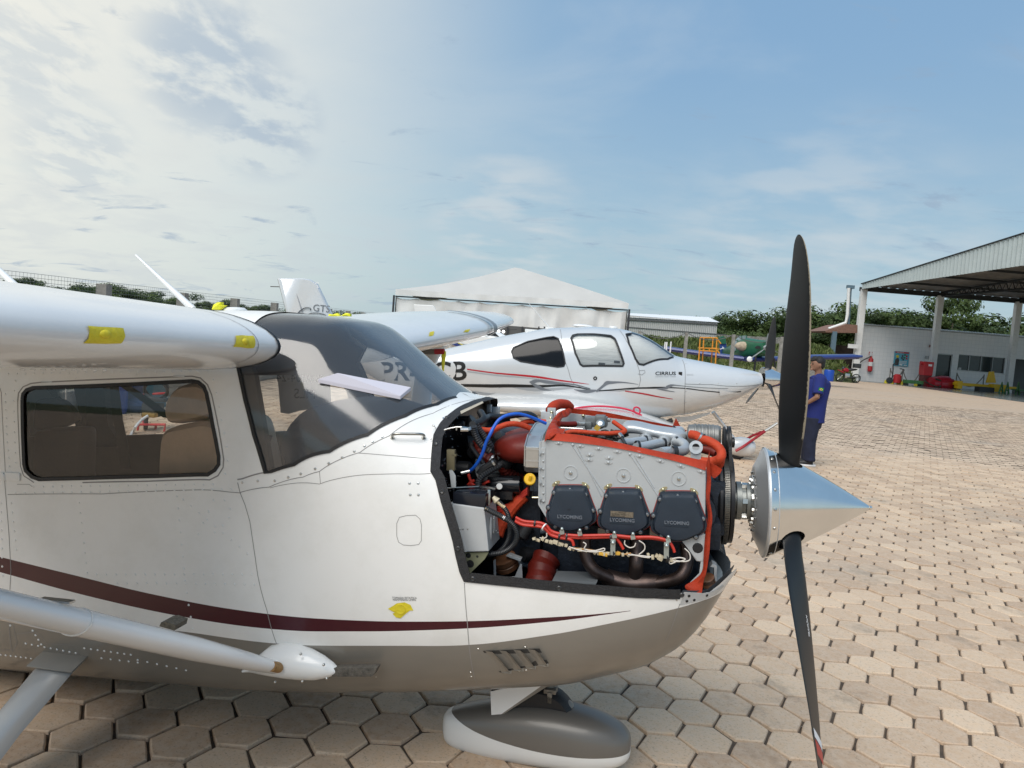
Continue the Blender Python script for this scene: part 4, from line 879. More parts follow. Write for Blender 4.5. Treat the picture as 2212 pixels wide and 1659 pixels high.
# lettering and tip stripes on the low near blade
o, er, et, ex = bl_[1]
def on_blade(r, s_, er, et, ex, side=1):
    q = np.array([v_ for v_ in BR_]); ch = np.interp(r, q[:, 0], q[:, 1]); tk = np.interp(r, q[:, 0], q[:, 2]); be = radians(np.interp(r, q[:, 0], q[:, 3])); cd_ = et*cos(be)+ex*sin(be); nd_ = ex*cos(be)-et*sin(be)
    c_ = s_; return HUB+er*r+cd_*(ch*(.5*c_+.02))+nd_*side*(ch*tk*.5*sqrt(1-c_*c_)*(1-.35*(1-c_)*.5)+.0015), cd_, nd_
M_wprint = mat('white_print', (.75, .75, .75), .5)
for sd_ in (-1, 1):
    p, cdv, ndv = on_blade(.46, .35, er, et, ex, sd_)
    textobj('blade_lettering', 'McCAULEY', .016, p+ndv*sd_*.001, er, cdv*-sd_, M_wprint, o, .0002)
m = MB()
for r0, r1 in ((.86, .885),): 
    m.loft([[on_blade(r, s_, er, et, ex, -1)[0] for s_ in np.linspace(-.9, .9, 8)] for r in (r0, r1)], caps=False, closed=False); m.loft([[on_blade(r, s_, er, et, ex, 1)[0] for s_ in np.linspace(-.9, .9, 8)] for r in (r0, r1)], caps=False, closed=False)
m.build('tip_stripe', M_wprint, o)
m = MB()
m.loft([[on_blade(r, s_, er, et, ex, -1)[0] for s_ in np.linspace(-.9, .9, 8)] for r in (.89, .93)], caps=False, closed=False); m.loft([[on_blade(r, s_, er, et, ex, 1)[0] for s_ in np.linspace(-.9, .9, 8)] for r in (.89, .93)], caps=False, closed=False)
m.build('tip_stripe', mat('red_stripe', (.5, .03, .02), .5), o)
for a in BA:
    er = np.array([0, -sin(a), cos(a)]); m = MB(); m.lathe([(.044, .02), (.044, .12), (.040, .135), (.036, .14)], HUB, er, 24); m.build('blade_collar', M_black, spinner)
m = MB(); m.lathe([(.05, -.16), (.05, -.10), (.073, -.10), (.073, -.082), (.058, -.080), (.058, -.066), (.070, -.064), (.070, -.052), (.062, -.050), (.062, -.03), (.06, 0), (.05, .2)], (0, 0, RIMZ), (1, 0, 0), 40); m.build('propeller_flange', mat('flange_grey', (.20, .21, .20), .4, .6, var=.2, vscale=30), plane)
m = MB()
for k in range(6): a = 2*pi*k/6+.35; m.box((-.072, -sin(a)*.067, RIMZ+cos(a)*.067), (.018, .017, .017), rotm(a, 0, 0))
for k in range(6): a = 2*pi*k/6; m.lathe([(.006, 0), (.006, .006)], (-.042, -sin(a)*.062, RIMZ+cos(a)*.062), (0, -sin(a), cos(a)), 10, True)
m.build('flange_bolts', M_steel, plane, kind='stuff', fix=False)
# ================================================================== ENGINE BAY
eng = MB()                                                     # crankcase and sump, dark blue-black
eng.box((-.48, 0, 1.10), (.66, .30, .20)); eng.box((-.50, 0, .90), (.52, .40, .24)); eng.box((-.78, .02, .98), (.14, .30, .26))
M_case = mat('crankcase_dark', (.018, .024, .036), .5, .3, var=.5, vscale=18, bump=.4, bscale=40)
for k in range(3):
    for sg in (-1, 1):
        x = -.68+.205*k
        for j in range(9): eng.lathe([(.078, -.004), (.078, .004)], (x, sg*(.17+.02*j), 1.12), (0, 1, 0), 16, True)
eng.build('engine', M_case, plane, bevel=.008); engine = plane          # fittings are parts of the aircraft itself
def ep(x, y, yl): return CF.L(*E(x, y), yl)
def fp(x, y, yl): return CF.L(*FW(x, y), yl)
def tp_(x, y, yl): return CF.L(*TP(x, y), yl)
YB = -.37
M_baf = mat('baffle_grey', (.44, .46, .465), .42, .15, var=.06, vscale=6, dirt=.10, bump=.05, bscale=60)
M_red = mat('red_silicone', (.38, .036, .012), .6, spec=.25, var=.22, vscale=18, bump=.35, bscale=90, dirt=.25, dcol=(.05, .04, .03))
M_redd = mat('dark_red_silicone', (.125, .012, .007), .45, spec=.3, var=.25, vscale=9, bump=.15, bscale=30)
M_hose = mat('orange_fire_sleeve', (.50, .055, .018), .6, spec=.25, var=.15, vscale=30, bump=.35, bscale=120, dirt=.2)
M_wire = mat('red_cable', (.50, .035, .02), .4); M_cab = mat('black_conduit', (.015, .016, .018), .42); M_blue = mat('blue_hose', (.01, .10, .52), .38); M_cream = mat('cream_plastic', (.55, .48, .34), .5, var=.3, vscale=80)
def plate(name, pts, cnv, y, th, m_, parent=engine, bev=.0008, **k):
    mb = MB(); mb.prism([CF.L(*cnv(*p), y) for p in pts], (0, th, 0)); return mb.build(name, m_, parent, smooth=False, bevel=bev, **k)
baf = plate('side_baffle', [(866, 392), (905, 372), (1080, 385), (1200, 402), (1500, 452), (1750, 515), (1932, 572), (1928, 900), (1908, 1168), (1872, 1162), (1778, 1028), (1800, 990), (1560, 905), (1240, 885), (905, 868), (858, 792)], E, YB, .0025, M_baf)
plate('baffle_flange', [(855, 395), (868, 390), (862, 792), (908, 868), (900, 880), (850, 798)], E, YB-.004, .02, M_baf)
plate('baffle_splice', [(864, 432), (898, 432), (898, 780), (862, 778)], E, YB-.003, .003, M_baf)
plate('far_baffle', [(1000, 200), (1500, 262), (1820, 330), (1800, 480), (1000, 420)], E, .37, .003, M_baf)
plate('corner_gusset', [(1775, 1030), (1935, 985), (1925, 1160), (1880, 1162)], E, YB-.004, .003, M_baf)
plate('lower_gusset', [(1928, 1160), (1908, 1260), (1840, 1320), (1830, 1300), (1890, 1240), (1900, 1160)], E, YB-.002, .003, M_baf)
def disc(name, c, r, m_, ring=False, h=.0018, y=YB):
    p = ep(*c, y); mb = MB()
    if ring: mb.lathe([(r*1.05, 0), (r*1.02, .0022), (r*.92, .0022), (r*.88, .0006), (.001, .0006)], p, (0, -1, 0), 32)
    else: mb.lathe([(r, 0), (r*.9, h), (r*.3, h*1.2)], p, (0, -1, 0), 12, True)
    return mb.build(name, m_, engine)
for c in ((1060, 592), (1401, 610), (1757, 630)): disc('pressed_disc', c, .0245, M_baf, True); disc('centre_bolt', c, .0065, M_steel, h=.006)
for c in ((1880, 1078),): disc('gusset_hole', c, .018, M_black, h=.0003, y=YB-.0045)
bolts = MB(); zb_ = MB()
def lens(mb, c, ang, s=1.0, y=YB):                             # anchor-nut plate: slim oval with a domed bolt
    p = ep(*c, y); R = rotm(0, -ang, 0); mb.loft([[p+R@np.array([.0145*s*cos(t), -h, .006*s*sin(t)]) for t in np.linspace(0, 2*pi, 16, endpoint=False)] for h in (0, .0022)])
    mb.sphere(p+np.array([0, -.003, 0]), (.0052*s, .004, .0052*s), 8, 6)
for c, a in (((983, 399), 0), ((1122, 418), 0), ((1240, 435), 0), ((1360, 455), -.1), ((1505, 483), -.2), ((1637, 514), -.25), ((1770, 546), -.3), ((1900, 583), -.3), ((1182, 475), 0), ((1178, 507), 0), ((1307, 495), 0), ((1303, 525), 0), ((1820, 1024), .2)): lens(bolts, c, a)
for c, a in (((966, 661), .6), ((1157, 672), -.6), ((1300, 680), .6), ((1500, 690), -.6), ((1656, 700), .6), ((1857, 711), -.6)): lens(zb_, c, a, 1.15)
for y in range(465, 780, 52): p = ep(883, y, YB-.004); bolts.sphere(p, (.0042, .004, .0042), 8, 5)
for y in (465, 560, 655, 760): p = ep(866, y, YB-.008); bolts.lathe([(.006, 0), (.006, .005)], p, (-.6, -.8, 0), 6, True)
for c in ((1074, 411), (1442, 472)): bolts.sphere(ep(*c, YB-.002), (.005, .004, .005), 8, 6)
bolts.build('baffle_bolts', M_baf, engine, kind='stuff', fix=False); zb_.build('zinc_bolts', M_zinc, engine, kind='stuff', fix=False)
for a, b_ in (((1060, 400), (1275, 720)), ((1100, 418), (1260, 745)), ((1440, 470), (1640, 765)), ((1470, 478), (1600, 690))):
    mb = MB(); mb.tube([ep(*a, YB-.0002), ep(*b_, YB-.0002)], .0022, 6); mb.build('pressed_bead', M_baf, engine)
# valve covers
M_cov = mat('valve_cover_slate', (.024, .034, .048), .42, .0, spec=.3, var=.12, vscale=12, coat=.0, bump=.04, bscale=200)
out1 = [(958, 682), (975, 673), (1060, 671), (1150, 674), (1168, 690), (1192, 755), (1222, 835), (1229, 870), (1225, 898), (1195, 925), (1150, 945), (1100, 965), (1052, 970), (1010, 962), (950, 932), (912, 905), (903, 870), (908, 840), (935, 750)]
B0 = ep(1060, 697, YB)
for k, (bx, by, sc_) in enumerate(((1060, 697, 1), (1401, 717, 1.02), (1751, 738, 1.05))):
    sh_ = ep(bx, by, YB)-B0; o1 = smooth_path([ep(*p, YB) for p in out1], 3, True); o1 = [B0+(p-B0)*sc_+sh_ for p in o1]; cc = np.mean(o1, axis=0)
    def inset(s_, y, drop=0): return [np.array([cc[0]+(p[0]-cc[0])*s_, YB+y, cc[2]+(p[2]-cc[2])*s_+drop]) for p in o1]
    mb = MB(); mb.loft([inset(1, .002), inset(1, -.007), inset(.99, -.009), inset(.93, -.0095), inset(.90, -.013), inset(.865, -.030), inset(.84, -.034), inset(.80, -.035), inset(.4, -.0345)])
    cov = mb.build('valve_cover', M_cov, engine, angle=28)
    mb = MB(); mb.prism([p+np.array([0, -.0005, 0]) for p in [inset(1.03, 0)[i] for i in range(len(o1))]], (0, .003, 0)); mb.build('cover_gasket', mat('red_gasket', (.30, .03, .02), .7), cov)
    mb = MB(); hd_ = MB()
    for q in ((958, 716), (1060, 696), (1160, 727), (1206, 830), (1165, 938), (1055, 945), (967, 932), (921, 812)):
        p = ep(*q, YB); p = B0+(p-B0)*sc_+sh_; mb.lathe([(.0105, 0), (.0095, .009), (.007, .010)], p+np.array([0, -.008, 0]), (0, -1, 0), 14, True); hd_.lathe([(.0065, 0), (.0062, .003), (.003, .0042)], p+np.array([0, -.018, 0]), (0, -1, 0), 10, True)
    mb.build('bolt_boss', M_cov, cov, kind='stuff', fix=False); hd_.build('cover_screws', mat('dark_screw', (.24, .25, .26), .3, .7), cov, kind='stuff', fix=False)
    px = {0: (973, 884), 1: (1312, 905), 2: (1664, 922)}[k]; p0 = ep(*px, YB-.0356)-np.array([0, 0, 0]); p1 = ep(px[0]+158, px[1]+8, YB-.0356); wdt = np.linalg.norm(p1-p0)
    textobj('cover_lettering', 'LYCOMING', wdt/5.05, p0, p1-p0, (0, 0, 1), mat('cast_lettering', (.14, .16, .19), .35, .1), cov, .0012, bold=.0004)
    mb = MB(); d = (p1-p0)/wdt; mb.box(p0+d*wdt/2+np.array([0, 0, -.006]), (wdt, .0015, .0018)); mb.build('lettering_rule', M_cov, cov)
    if k == 1:
        mb = MB(); a = ep(1318, 837, YB-.0355); b_ = ep(1465, 848, YB-.0355); mb.prism([a, b_, b_-np.array([0, 0, .019]), a-np.array([0, 0, .019])], (0, -.0006, 0)); mb.build('caution_label', mat('label_tan', (.16, .13, .09), .6, var=.4, vscale=200), cov, smooth=False)
        for i, s_ in enumerate(('CAUTION', 'USE PROPER TORQUE', 'WHEN INSTALLING')): textobj('caution_text', s_, .0052, a+(b_-a)*(.34 if i == 0 else .03)+np.array([0, -.0009, -.006-.006*i]), b_-a, (0, 0, 1), M_black, cov, .0002)
    if k == 0: textobj('caution_text', 'ALTI', .006, ep(1038, 832, YB-.0357), (1, 0, 0), (0, 0, 1), M_black, cov, .0002)
# lower fins of cylinders glimpsed under the covers
mb = MB()
for x0 in (1235, 1570):
    mb.prism([ep(x0, 950, -.28), ep(x0+75, 955, -.28), ep(x0+78, 1010, -.28), ep(x0, 1005, -.28)], (0, .02, 0))
mb.build('cylinder_skirt', mat('cast_alloy', (.34, .32, .28), .5, .4, var=.3, vscale=40), engine, kind='stuff', smooth=False)
# red seals
def band(name, lo, up, cnv, y0, y1, m_, th=.004, k=4, parent=engine):
    a = smooth_path([CF.L(*cnv(*p), y0) for p in lo], k); b_ = smooth_path([CF.L(*cnv(*p), y1) for p in up], k); n_ = min(len(a), len(b_)); a = [a[int(i*(len(a)-1)/(n_-1))] for i in range(n_)]; b_ = [b_[int(i*(len(b_)-1)/(n_-1))] for i in range(n_)]
    mb = MB(); mb.loft([[p, q, q+np.array([0, th, 0]), p+np.array([0, th, 0])] for p, q in zip(a, b_)]); return mb.build(name, m_, parent, angle=60)
band('red_seal', [(895, 380), (1080, 396), (1300, 425), (1500, 462), (1750, 522), (1930, 578)], [(960, 338), (1100, 347), (1300, 382), (1500, 428), (1750, 478), (1942, 520)], E, YB-.005, YB+.015, M_red)
band('red_seal', [(470, 262), (700, 282), (1100, 352), (1500, 400), (1800, 440), (2040, 490)], [(520, 165), (900, 205), (1300, 282), (1550, 335), (1850, 395), (2055, 455)], TP, .375, .37, M_red)
band('seal_fin', [(1868, 400), (1985, 430)], [(1908, 300), (1915, 300)], TP, .36, .36, M_red, k=1)
mb = MB()                                                      # crumpled seal across the rear of the engine
q = [((150, 600), (215, 560), -.385), ((158, 545), (300, 505), -.36), ((180, 470), (372, 488), -.30), ((215, 385), (345, 430), -.2), ((255, 320), (338, 395), -.08), ((290, 270), (372, 310), .03), ((330, 225), (395, 280), .12), ((362, 205), (455, 262), .2), ((420, 180), (500, 215), .27), ((500, 160), (520, 175), .33)]
P_ = [smooth_path([tp_(*a, y) for a, b_, y in q], 4), smooth_path([tp_(*b_, y) for a, b_, y in q], 4)]
R_ = []
for i, (a, b_) in enumerate(zip(*P_)): w_ = .006*sin(i*1.7)+.004*sin(i*3.1); R_.append([a, a*.5+b_*.5+np.array([w_, 0, .008+w_]), b_, b_+np.array([0, 0, -.004]), a*.5+b_*.5+np.array([w_, 0, .002+w_]), a+np.array([0, 0, -.004])])
mb.loft(R_); mb.build('rear_seal_flap', M_red, engine, angle=50)
band('rear_seal_flap', [(370, 490), (400, 500)], [(330, 435), (425, 440)], TP, -.30, -.28, M_red, k=1)
mb = MB(); mb.tube([tp_(212, 195, .18), tp_(270, 140, .22), tp_(350, 105, .26), tp_(440, 110, .3), tp_(510, 150, .33)], [.018, .024, .022, .022, .016], 10, 4); mb.build('rolled_seal', M_red, engine)
mb = MB(); mb.box(tp_(180, 290, .1), (.05, .01, .05)); mb.box(tp_(245, 250, .12), (.035, .012, .06)); mb.build('rear_bracket', M_baf, engine, bevel=.002)
mb = MB()
for c, y in (((670, 262), .36), ((845, 275), .36), ((1240, 350), .36), ((1430, 380), .36), ((230, 290), .1), ((245, 215), .1)): mb.sphere(tp_(*c, y), .008, 10, 6)
mb.build('seal_bolts', M_zinc, engine, kind='stuff', fix=False)
# front red strip hanging past the plate
mb = MB(); le = [(1935, 545), (1938, 640), (1932, 760), (1946, 880), (1928, 1000), (1918, 1120), (1908, 1230), (1850, 1290), (1798, 1322), (1815, 1360)]; ri = [(1955, 452), (1966, 640), (1958, 760), (1974, 880), (1962, 1000), (1955, 1110), (1936, 1230), (1918, 1290), (1905, 1370), (1885, 1412)]
A_l = smooth_path([ep(*p, YB-.012) for p in le], 4); B_l = smooth_path([ep(*p, YB-.02) for p in ri], 4); mb.loft([[a, a*.5+b_*.5+np.array([0, -.008-.003*sin(i), 0]), b_, b_+np.array([0, .003, 0]), a+np.array([0, .003, 0])] for i, (a, b_) in enumerate(zip(A_l, B_l))]); mb.build('front_seal_strip', M_red, engine, angle=50)
band('seal_tab', [(1945, 530), (1960, 605), (1988, 628)], [(1960, 528), (2037, 572), (2000, 620)], E, YB-.01, YB-.02, M_red, k=2)
# airbox, dome
M_bare = mat('bare_aluminium', (.58, .58, .56), .28, .85, var=.12, vscale=10)
mb = MB(); x0 = fp(1850, 1180, -.32); x1 = fp(2060, 1180, -.32); zt = fp(1950, 640, -.32)[2]; zb0 = fp(1950, 1190, -.32)[2]
prof = [(-.31, zb0), (-.325, zb0+.02), (-.325, zt-.035), (-.27, zt+.0), (-.12, zt+.028), (.10, zt+.02), (.16, zt-.02), (.16, zb0)]
mb.loft([[np.array([x, y, z]) for y, z in prof] for x in (x0[0], x1[0])]); abx = mb.build('airbox', M_bare, engine, smooth=False, bevel=.002)
for f_ in (.33, .66): 
    mb = MB(); zz_ = zb0+(zt-zb0)*f_; mb.box(((x0[0]+x1[0])/2, -.326, zz_), (x1[0]-x0[0], .003, .0035)); mb.build('airbox_rib', M_bare, abx)
for xx in (x0[0]-.004, x1[0]+.002):
    mb = MB(); mb.loft([[np.array([xx+dx, y*1.01, z+(.004 if z > 1.2 else -.004)]) for y, z in prof] for dx in (0, .004)]); mb.build('airbox_flange', M_bare, abx, smooth=False)
mb = MB(); R_ = []; xe = x0[0]-.004; xs_ = fp(1310, 700, -.2)[0]
for t in np.linspace(0, 1, 14):
    x = xs_+(xe-xs_)*t; s_ = sqrt(max(0, 1-(1-t)**2.6)); zc_ = zb0+(zt-zb0)*(.58+.0*t); hz = (zt-zb0)*.53*s_*(.78+.22*t); hy = .215*s_; yc_ = -.10
    R_.append([np.array([x, yc_+hy*np.sign(cos(a))*abs(cos(a))**.8, zc_+hz*np.sign(sin(a))*abs(sin(a))**.8-(.012*(1-t) if sin(a) < 0 else 0)]) for a in np.linspace(0, 2*pi, 28, endpoint=False)])
mb.loft(R_); mb.build('intake_dome', M_redd, engine, angle=60)
mb = MB(); mb.box((-1.0, .16, 1.08), (.30, .40, .52)); mb.box((-.93, -.02, 1.02), (.20, .30, .30)); mb.box((-.98, .14, .75), (.30, .34, .24)); mb.build('accessory_case', M_case, engine, bevel=.02)
rr = random.Random(21); mb = MB()
for k in range(22):
    c = np.array([rr.uniform(-1.14, -.84), rr.uniform(-.22, .1), rr.uniform(.85, 1.35)]); ax_ = np.array([rr.uniform(-1, 1), rr.uniform(-1, 1), rr.uniform(-1, 1)]); ax_ /= np.linalg.norm(ax_); mb.lathe([(.02, -.03), (.028, -.028), (.028, .02), (.016, .03)], c, ax_, 12, True)
mb.build('accessory_fittings', M_cab, engine, kind='stuff')
# hoses
def hose(name, pts, cnv, ys, r, m_, parent=engine, n=10, k=6, corr=0., label=None):
    ys = ys if hasattr(ys, '__len__') else [ys]*len(pts); yy = np.interp(np.linspace(0, 1, len(pts)), np.linspace(0, 1, len(ys)), ys); P = [CF.L(*cnv(*p), y) for p, y in zip(pts, yy)]
    if corr:
        P = smooth_path(P, 8); L_ = sum(np.linalg.norm(b-a) for a, b in zip(P, P[1:])); cnt = int(L_/(r*.34)); cum = np.r_[0, np.cumsum([np.linalg.norm(b-a) for a, b in zip(P, P[1:])])]; P = [np.array([np.interp(s_, cum, np.array(P)[:, i]) for i in range(3)]) for s_ in np.linspace(0, cum[-1], cnt)]; k = 1
    mb = MB(); mb.tube(P, r, n, k, corr=corr); return mb.build(name, m_, parent, angle=80 if not corr else 20, label=label)
def clampring(c, cnv, y, ax, r, m_=M_steel, wd=.008):
    mb = MB(); mb.lathe([(r*.95, -wd/2), (r, -wd/2), (r, wd/2), (r*.95, wd/2)], CF.L(*cnv(*c), y), ax, 16); return mb.build('hose_clamp', m_, engine)
hose('blue_hose', [(980, 1168), (1040, 1120), (1110, 1030), (1180, 900), (1240, 720), (1300, 600), (1360, 480), (1440, 370), (1560, 300), (1720, 275), (1860, 300), (2000, 350), (2172, 425)], FW, [-.30, -.34, -.36, -.33, -.28, -.22], .0062, M_blue)
hose('orange_hose', [(1160, 515), (1300, 530), (1420, 490), (1560, 440), (1700, 430), (1830, 460), (1930, 500)], FW, [-.28, -.22], .0105, M_hose)
hose('orange_hose', [(1770, 440), (1860, 400), (1960, 390), (2170, 400)], FW, [.0, .05], .011, M_hose)
hose('orange_hose', [(1250, 620), (1340, 600), (1450, 560)], FW, -.15, .014, M_redd)
hose('conduit', [(1045, 470), (1060, 560), (1110, 680), (1190, 780), (1300, 860)], FW, [-.36, -.33], .0125, M_cab, corr=.09); hose('conduit', [(1090, 450), (1150, 540), (1220, 640), (1290, 740), (1320, 800)], FW, [-.32, -.29], .0115, M_cab, corr=.09)
hose('conduit', [(1120, 1400), (1130, 1320), (1200, 1230), (1320, 1150), (1440, 1080), (1480, 1040)], FW, [-.30, -.27], .0125, M_cab, corr=.09)
hose('black_hose', [(1030, 440), (1080, 430), (1150, 400), (1230, 350), (1290, 320), (1500, 320), (1700, 290), (1880, 280), (1990, 330), (2030, 440)], FW, [-.34, -.2, -.05, .0, .05], .0135, M_cab)
hose('black_hose', [(1150, 250), (1180, 300), (1200, 350), (1150, 400), (1060, 430)], FW, [-.20, -.3], .014, M_cab); hose('black_hose', [(1350, 400), (1440, 420), (1600, 395)], FW, [-.05, .0], .018, M_cab)
hose('black_hose', [(1020, 720), (1010, 780), (1060, 860), (1130, 950), (1200, 1040)], FW, -.25, .009, M_cab); hose('black_hose', [(1130, 1210), (1200, 1130), (1290, 1070), (1400, 1000)], FW, -.28, .014, M_cab)
hose('black_hose', [(1060, 380), (1040, 400), (1040, 440)], FW, -.2, .03, M_cab)
hose('red_duct', [(1130, 700), (1130, 800), (1160, 880), (1240, 940), (1330, 990), (1400, 990)], FW, [-.22, -.22], .024, M_redd, corr=.04); hose('scat_duct', [(1500, 1060), (1540, 1160), (1640, 1240), (1760, 1290), (1840, 1300)], FW, [-.2, -.12], .024, M_redd, corr=.07)
clampring((1325, 985), FW, -.23, (1, 0, -.6), .027); clampring((1370, 1030), FW, -.28, (1, 0, .7), .018)
mb = MB(); mb.tube([fp(590, 525, -.42), fp(680, 500, -.42), fp(775, 480, -.42), fp(860, 480, -.42), fp(960, 495, -.40)], .003, 8); mb.tube([fp(780, 480, -.42), fp(780, 530, -.42)], .003, 8); mb.tube([fp(840, 520, -.42), fp(960, 520, -.41)], .008, 8); mb.tube([fp(960, 485, -.40), fp(975, 530, -.40)], .010, 8); mb.build('brake_line', M_steel, engine, kind='stuff')
mb = MB(); mb.tube([fp(850, 1195, -.32), fp(985, 1165, -.31)], .007, 10); mb.build('hose_fitting', M_steel, engine)
for pts in ([(965, 1210), (985, 1280), (1010, 1340), (1000, 1410)], [(950, 1400), (1000, 1340), (1060, 1310)], [(1010, 1340), (1050, 1390), (1090, 1400)], [(1160, 1390), (1240, 1340), (1290, 1320)]): hose('red_cable', pts, FW, -.27, .006, M_wire)
for i, off in enumerate((0, 14, 28)): hose('red_cable', [(790, 690+off), (740, 730+off), (690, 780+off), (640, 805+off), (590, 815+off)], E, -.22, .006, M_wire)
hose('orange_duct', [(760, 740), (700, 800), (640, 880), (600, 950), (585, 1000)], E, [-.2, -.25], .024, M_hose, corr=.03); hose('orange_duct', [(640, 830), (600, 870), (585, 920)], E, -.2, .018, M_hose)
# yellow oil filler cap
p = ep(797, 634, -.36); mb = MB(); mb.lathe([(.0195, -.010), (.0215, -.006), (.0215, .002), (.019, .005)], p, (.25, -.9, .35), 28, True); cap = mb.build('oil_filler_cap', mat('yellow_plastic', (.72, .42, .01), .38), engine)
mb = MB(); mb.box(p+np.array([.0015, -.006, .002]), (.011, .010, .032), rotm(.35, .25, 0)); mb.build('cap_grip', MATS['yellow_plastic'], cap, bevel=.003)
mb = MB(); mb.tube([ep(800, 650, -.34), ep(806, 690, -.30), ep(800, 730, -.24)], [.015, .014, .012], 12); mb.tube([ep(818, 665, -.36), ep(822, 700, -.36), ep(812, 735, -.36), ep(815, 758, -.36)], .0016, 6); mb.build('filler_neck', M_cab, engine)
mb = MB(); mb.tube([ep(812, 752, -.36), ep(862, 752, -.36)], .004, 8); mb.build('mount_stud', M_zinc, engine)
# battery box
M_box = mat('battery_box_grey', (.45, .46, .46), .4, var=.05, vscale=10, dirt=.15)
YK = -.45; q = [ep(287, 790, YK), ep(503, 820, YK), ep(532, 1100, YK), ep(376, 1104, YK)]; mb = MB(); mb.loft([[p+np.array([0, dy, 0]) for p in q] for dy in (0, .17)]); bat = mb.build('battery_box', M_box, engine, smooth=False, bevel=.004)
mb = MB(); mb.prism([ep(280, 783, YK-.003), ep(296, 783, YK-.003), ep(388, 1104, YK-.003), ep(370, 1104, YK-.003)], (0, .006, 0)); mb.build('box_edge', M_box, bat, smooth=False)
mb = MB(); mb.box((q[0]+q[1])/2+np.array([.004, .085, .018]), (np.linalg.norm(q[1]-q[0])*.98, .16, .05)); mb.build('battery_lid', mat('black_lid', (.012, .014, .02), .22), bat, bevel=.005)
mb = MB(); c = (q[0]+q[1])/2+np.array([0, .08, .046]); mb.box(c+np.array([-.04, 0, .003]), (.12, .012, .004), rotm(0, 0, .5)); mb.box(c+np.array([.05, .02, .003]), (.06, .018, .004), rotm(0, 0, -.2)); mb.tube([c+np.array([.05, .0, .0]), c+np.array([.065, -.03, .004]), c+np.array([.066, -.03, -.05])], .006, 8, ell=(1, .3)); mb.build('lid_clamp', M_steel, bat, bevel=.001, kind='stuff')
mb = MB()
for x, y in ((290, 800), (335, 955), (360, 1070)): mb.lathe([(.005, 0), (.004, .003)], ep(x, y, YK-.003), (0, -1, 0), 8, True)
for x, y in ((348, 955), (366, 955), (396, 955)): mb.sphere(ep(x, y, YK), .003, 6, 5)
X_ = q[1][0]+.010
for y_, z_ in ((-.38, .10), (-.38, .05), (-.34, .11), (-.34, .045), (-.31, .03), (-.42, .14)): mb.sphere((X_+.008, y_, q[2][2]+z_), .0045, 8, 5)
mb.build('box_screws', M_steel, bat, kind='stuff', fix=False)
for dy in (.05, .10):
    mb = MB(); a = q[1]*.62+q[2]*.38+np.array([.002, dy, 0]); b_ = q[1]*.25+q[2]*.75+np.array([.002, dy, 0]); mb.sphere((a+b_)/2, (.006, .012, .045), 12, 8); mb.build('pressed_dimple', M_box, bat)
hose('battery_cable', [(508, 820), (560, 848), (600, 866), (628, 884), (665, 905), (700, 945), (715, 1000), (690, 1060), (620, 1105), (500, 1122)], E, [-.455, -.45, -.43, -.40], .0095, M_cab, corr=.08)
mb = MB(); mb.tube([ep(508, 820, -.458), ep(632, 885, -.45)], .0062, 10); mb.build('cable_sleeve', mat('braided_tan', (.52, .40, .24), .6, var=.3, vscale=120), engine); mb = MB(); mb.tube([ep(602, 867, -.452), ep(634, 886, -.452)], .0075, 10); mb.build('white_ferrule', mat('white_plastic', (.78, .78, .76), .4), engine)
hose('battery_cable', [(568, 765), (600, 785), (628, 815), (655, 860), (668, 930), (665, 1000), (640, 1060), (600, 1100)], E, [-.40, -.40, -.38], .0085, M_cab, corr=.08)
mb = MB(); mb.tube([ep(560, 748, -.40), ep(585, 775, -.40), ep(590, 780, -.40)], [.006, .014, .008], 10); mb.build('terminal_boot', M_cream, engine); mb = MB(); mb.tube([ep(588, 778, -.402), ep(634, 818, -.402)], .0072, 10); mb.build('cable_sleeve', MATS['braided_tan'], engine)
mb = MB(); mb.prism([ep(372, 1108, -.44), ep(532, 1104, -.44), ep(505, 1150, -.44), ep(408, 1245, -.44)], (0, .003, 0)); brk = mb.build('box_bracket', mat('zinc_chromate', (.20, .20, .12), .5, var=.2, vscale=20), engine, smooth=False)
for c, r in (((400, 1126), .0095), ((412, 1180), .014), ((458, 1133), .0045)): mb = MB(); mb.lathe([(r, 0), (.0005, .0001)], ep(*c, -.4402), (0, -1, 0), 18); mb.build('bracket_hole', M_black, brk, smooth=False)
# starter / vacuum pump lump with its white disc
mb = MB(); mb.tube([ep(560, 665, -.22), ep(740, 670, -.22)], .034, 20); mb.box(ep(620, 680, -.20), (.10, .09, .085)); mb.build('vacuum_pump', mat('gloss_black', (.012, .013, .016), .2), engine, bevel=.004)
mb = MB(); mb.lathe([(.0115, 0), (.0115, .004), (.004, .0045)], ep(601, 679, -.262), (0, -1, 0), 20, True); mb.build('white_washer', MATS['white_plastic'], engine)
mb = MB(); mb.lathe([(.05, -.06), (.055, -.04), (.055, .04), (.05, .06)], ep(560, 560, -.10), (1, 0, .2), 20, True); mb.build('oil_filter', mat('filter_white', (.62, .63, .63), .3), engine)
# firewall
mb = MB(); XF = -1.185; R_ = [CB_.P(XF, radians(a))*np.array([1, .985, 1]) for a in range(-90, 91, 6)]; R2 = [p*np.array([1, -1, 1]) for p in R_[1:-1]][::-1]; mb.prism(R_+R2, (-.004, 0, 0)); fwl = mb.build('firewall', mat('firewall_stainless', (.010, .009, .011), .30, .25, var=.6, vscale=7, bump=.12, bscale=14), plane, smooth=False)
mb = MB()
for k in range(150):
    y = rng.uniform(-.46, -.05); z = rng.uniform(.98, 1.40); mb.sphere((XF+.001, y, z), rng.uniform(.0022, .0042), 6, 4)
mb.build('firewall_rivets', M_steel, fwl, kind='stuff', fix=False)
mb = MB(); mb.box(fp(700, 990, -.42), (.03, .02, .075)); mb.box(fp(745, 915, -.42), (.02, .02, .008)); mb.build('firewall_bracket', mat('olive_bracket', (.14, .12, .07), .5, .4), fwl, bevel=.002)
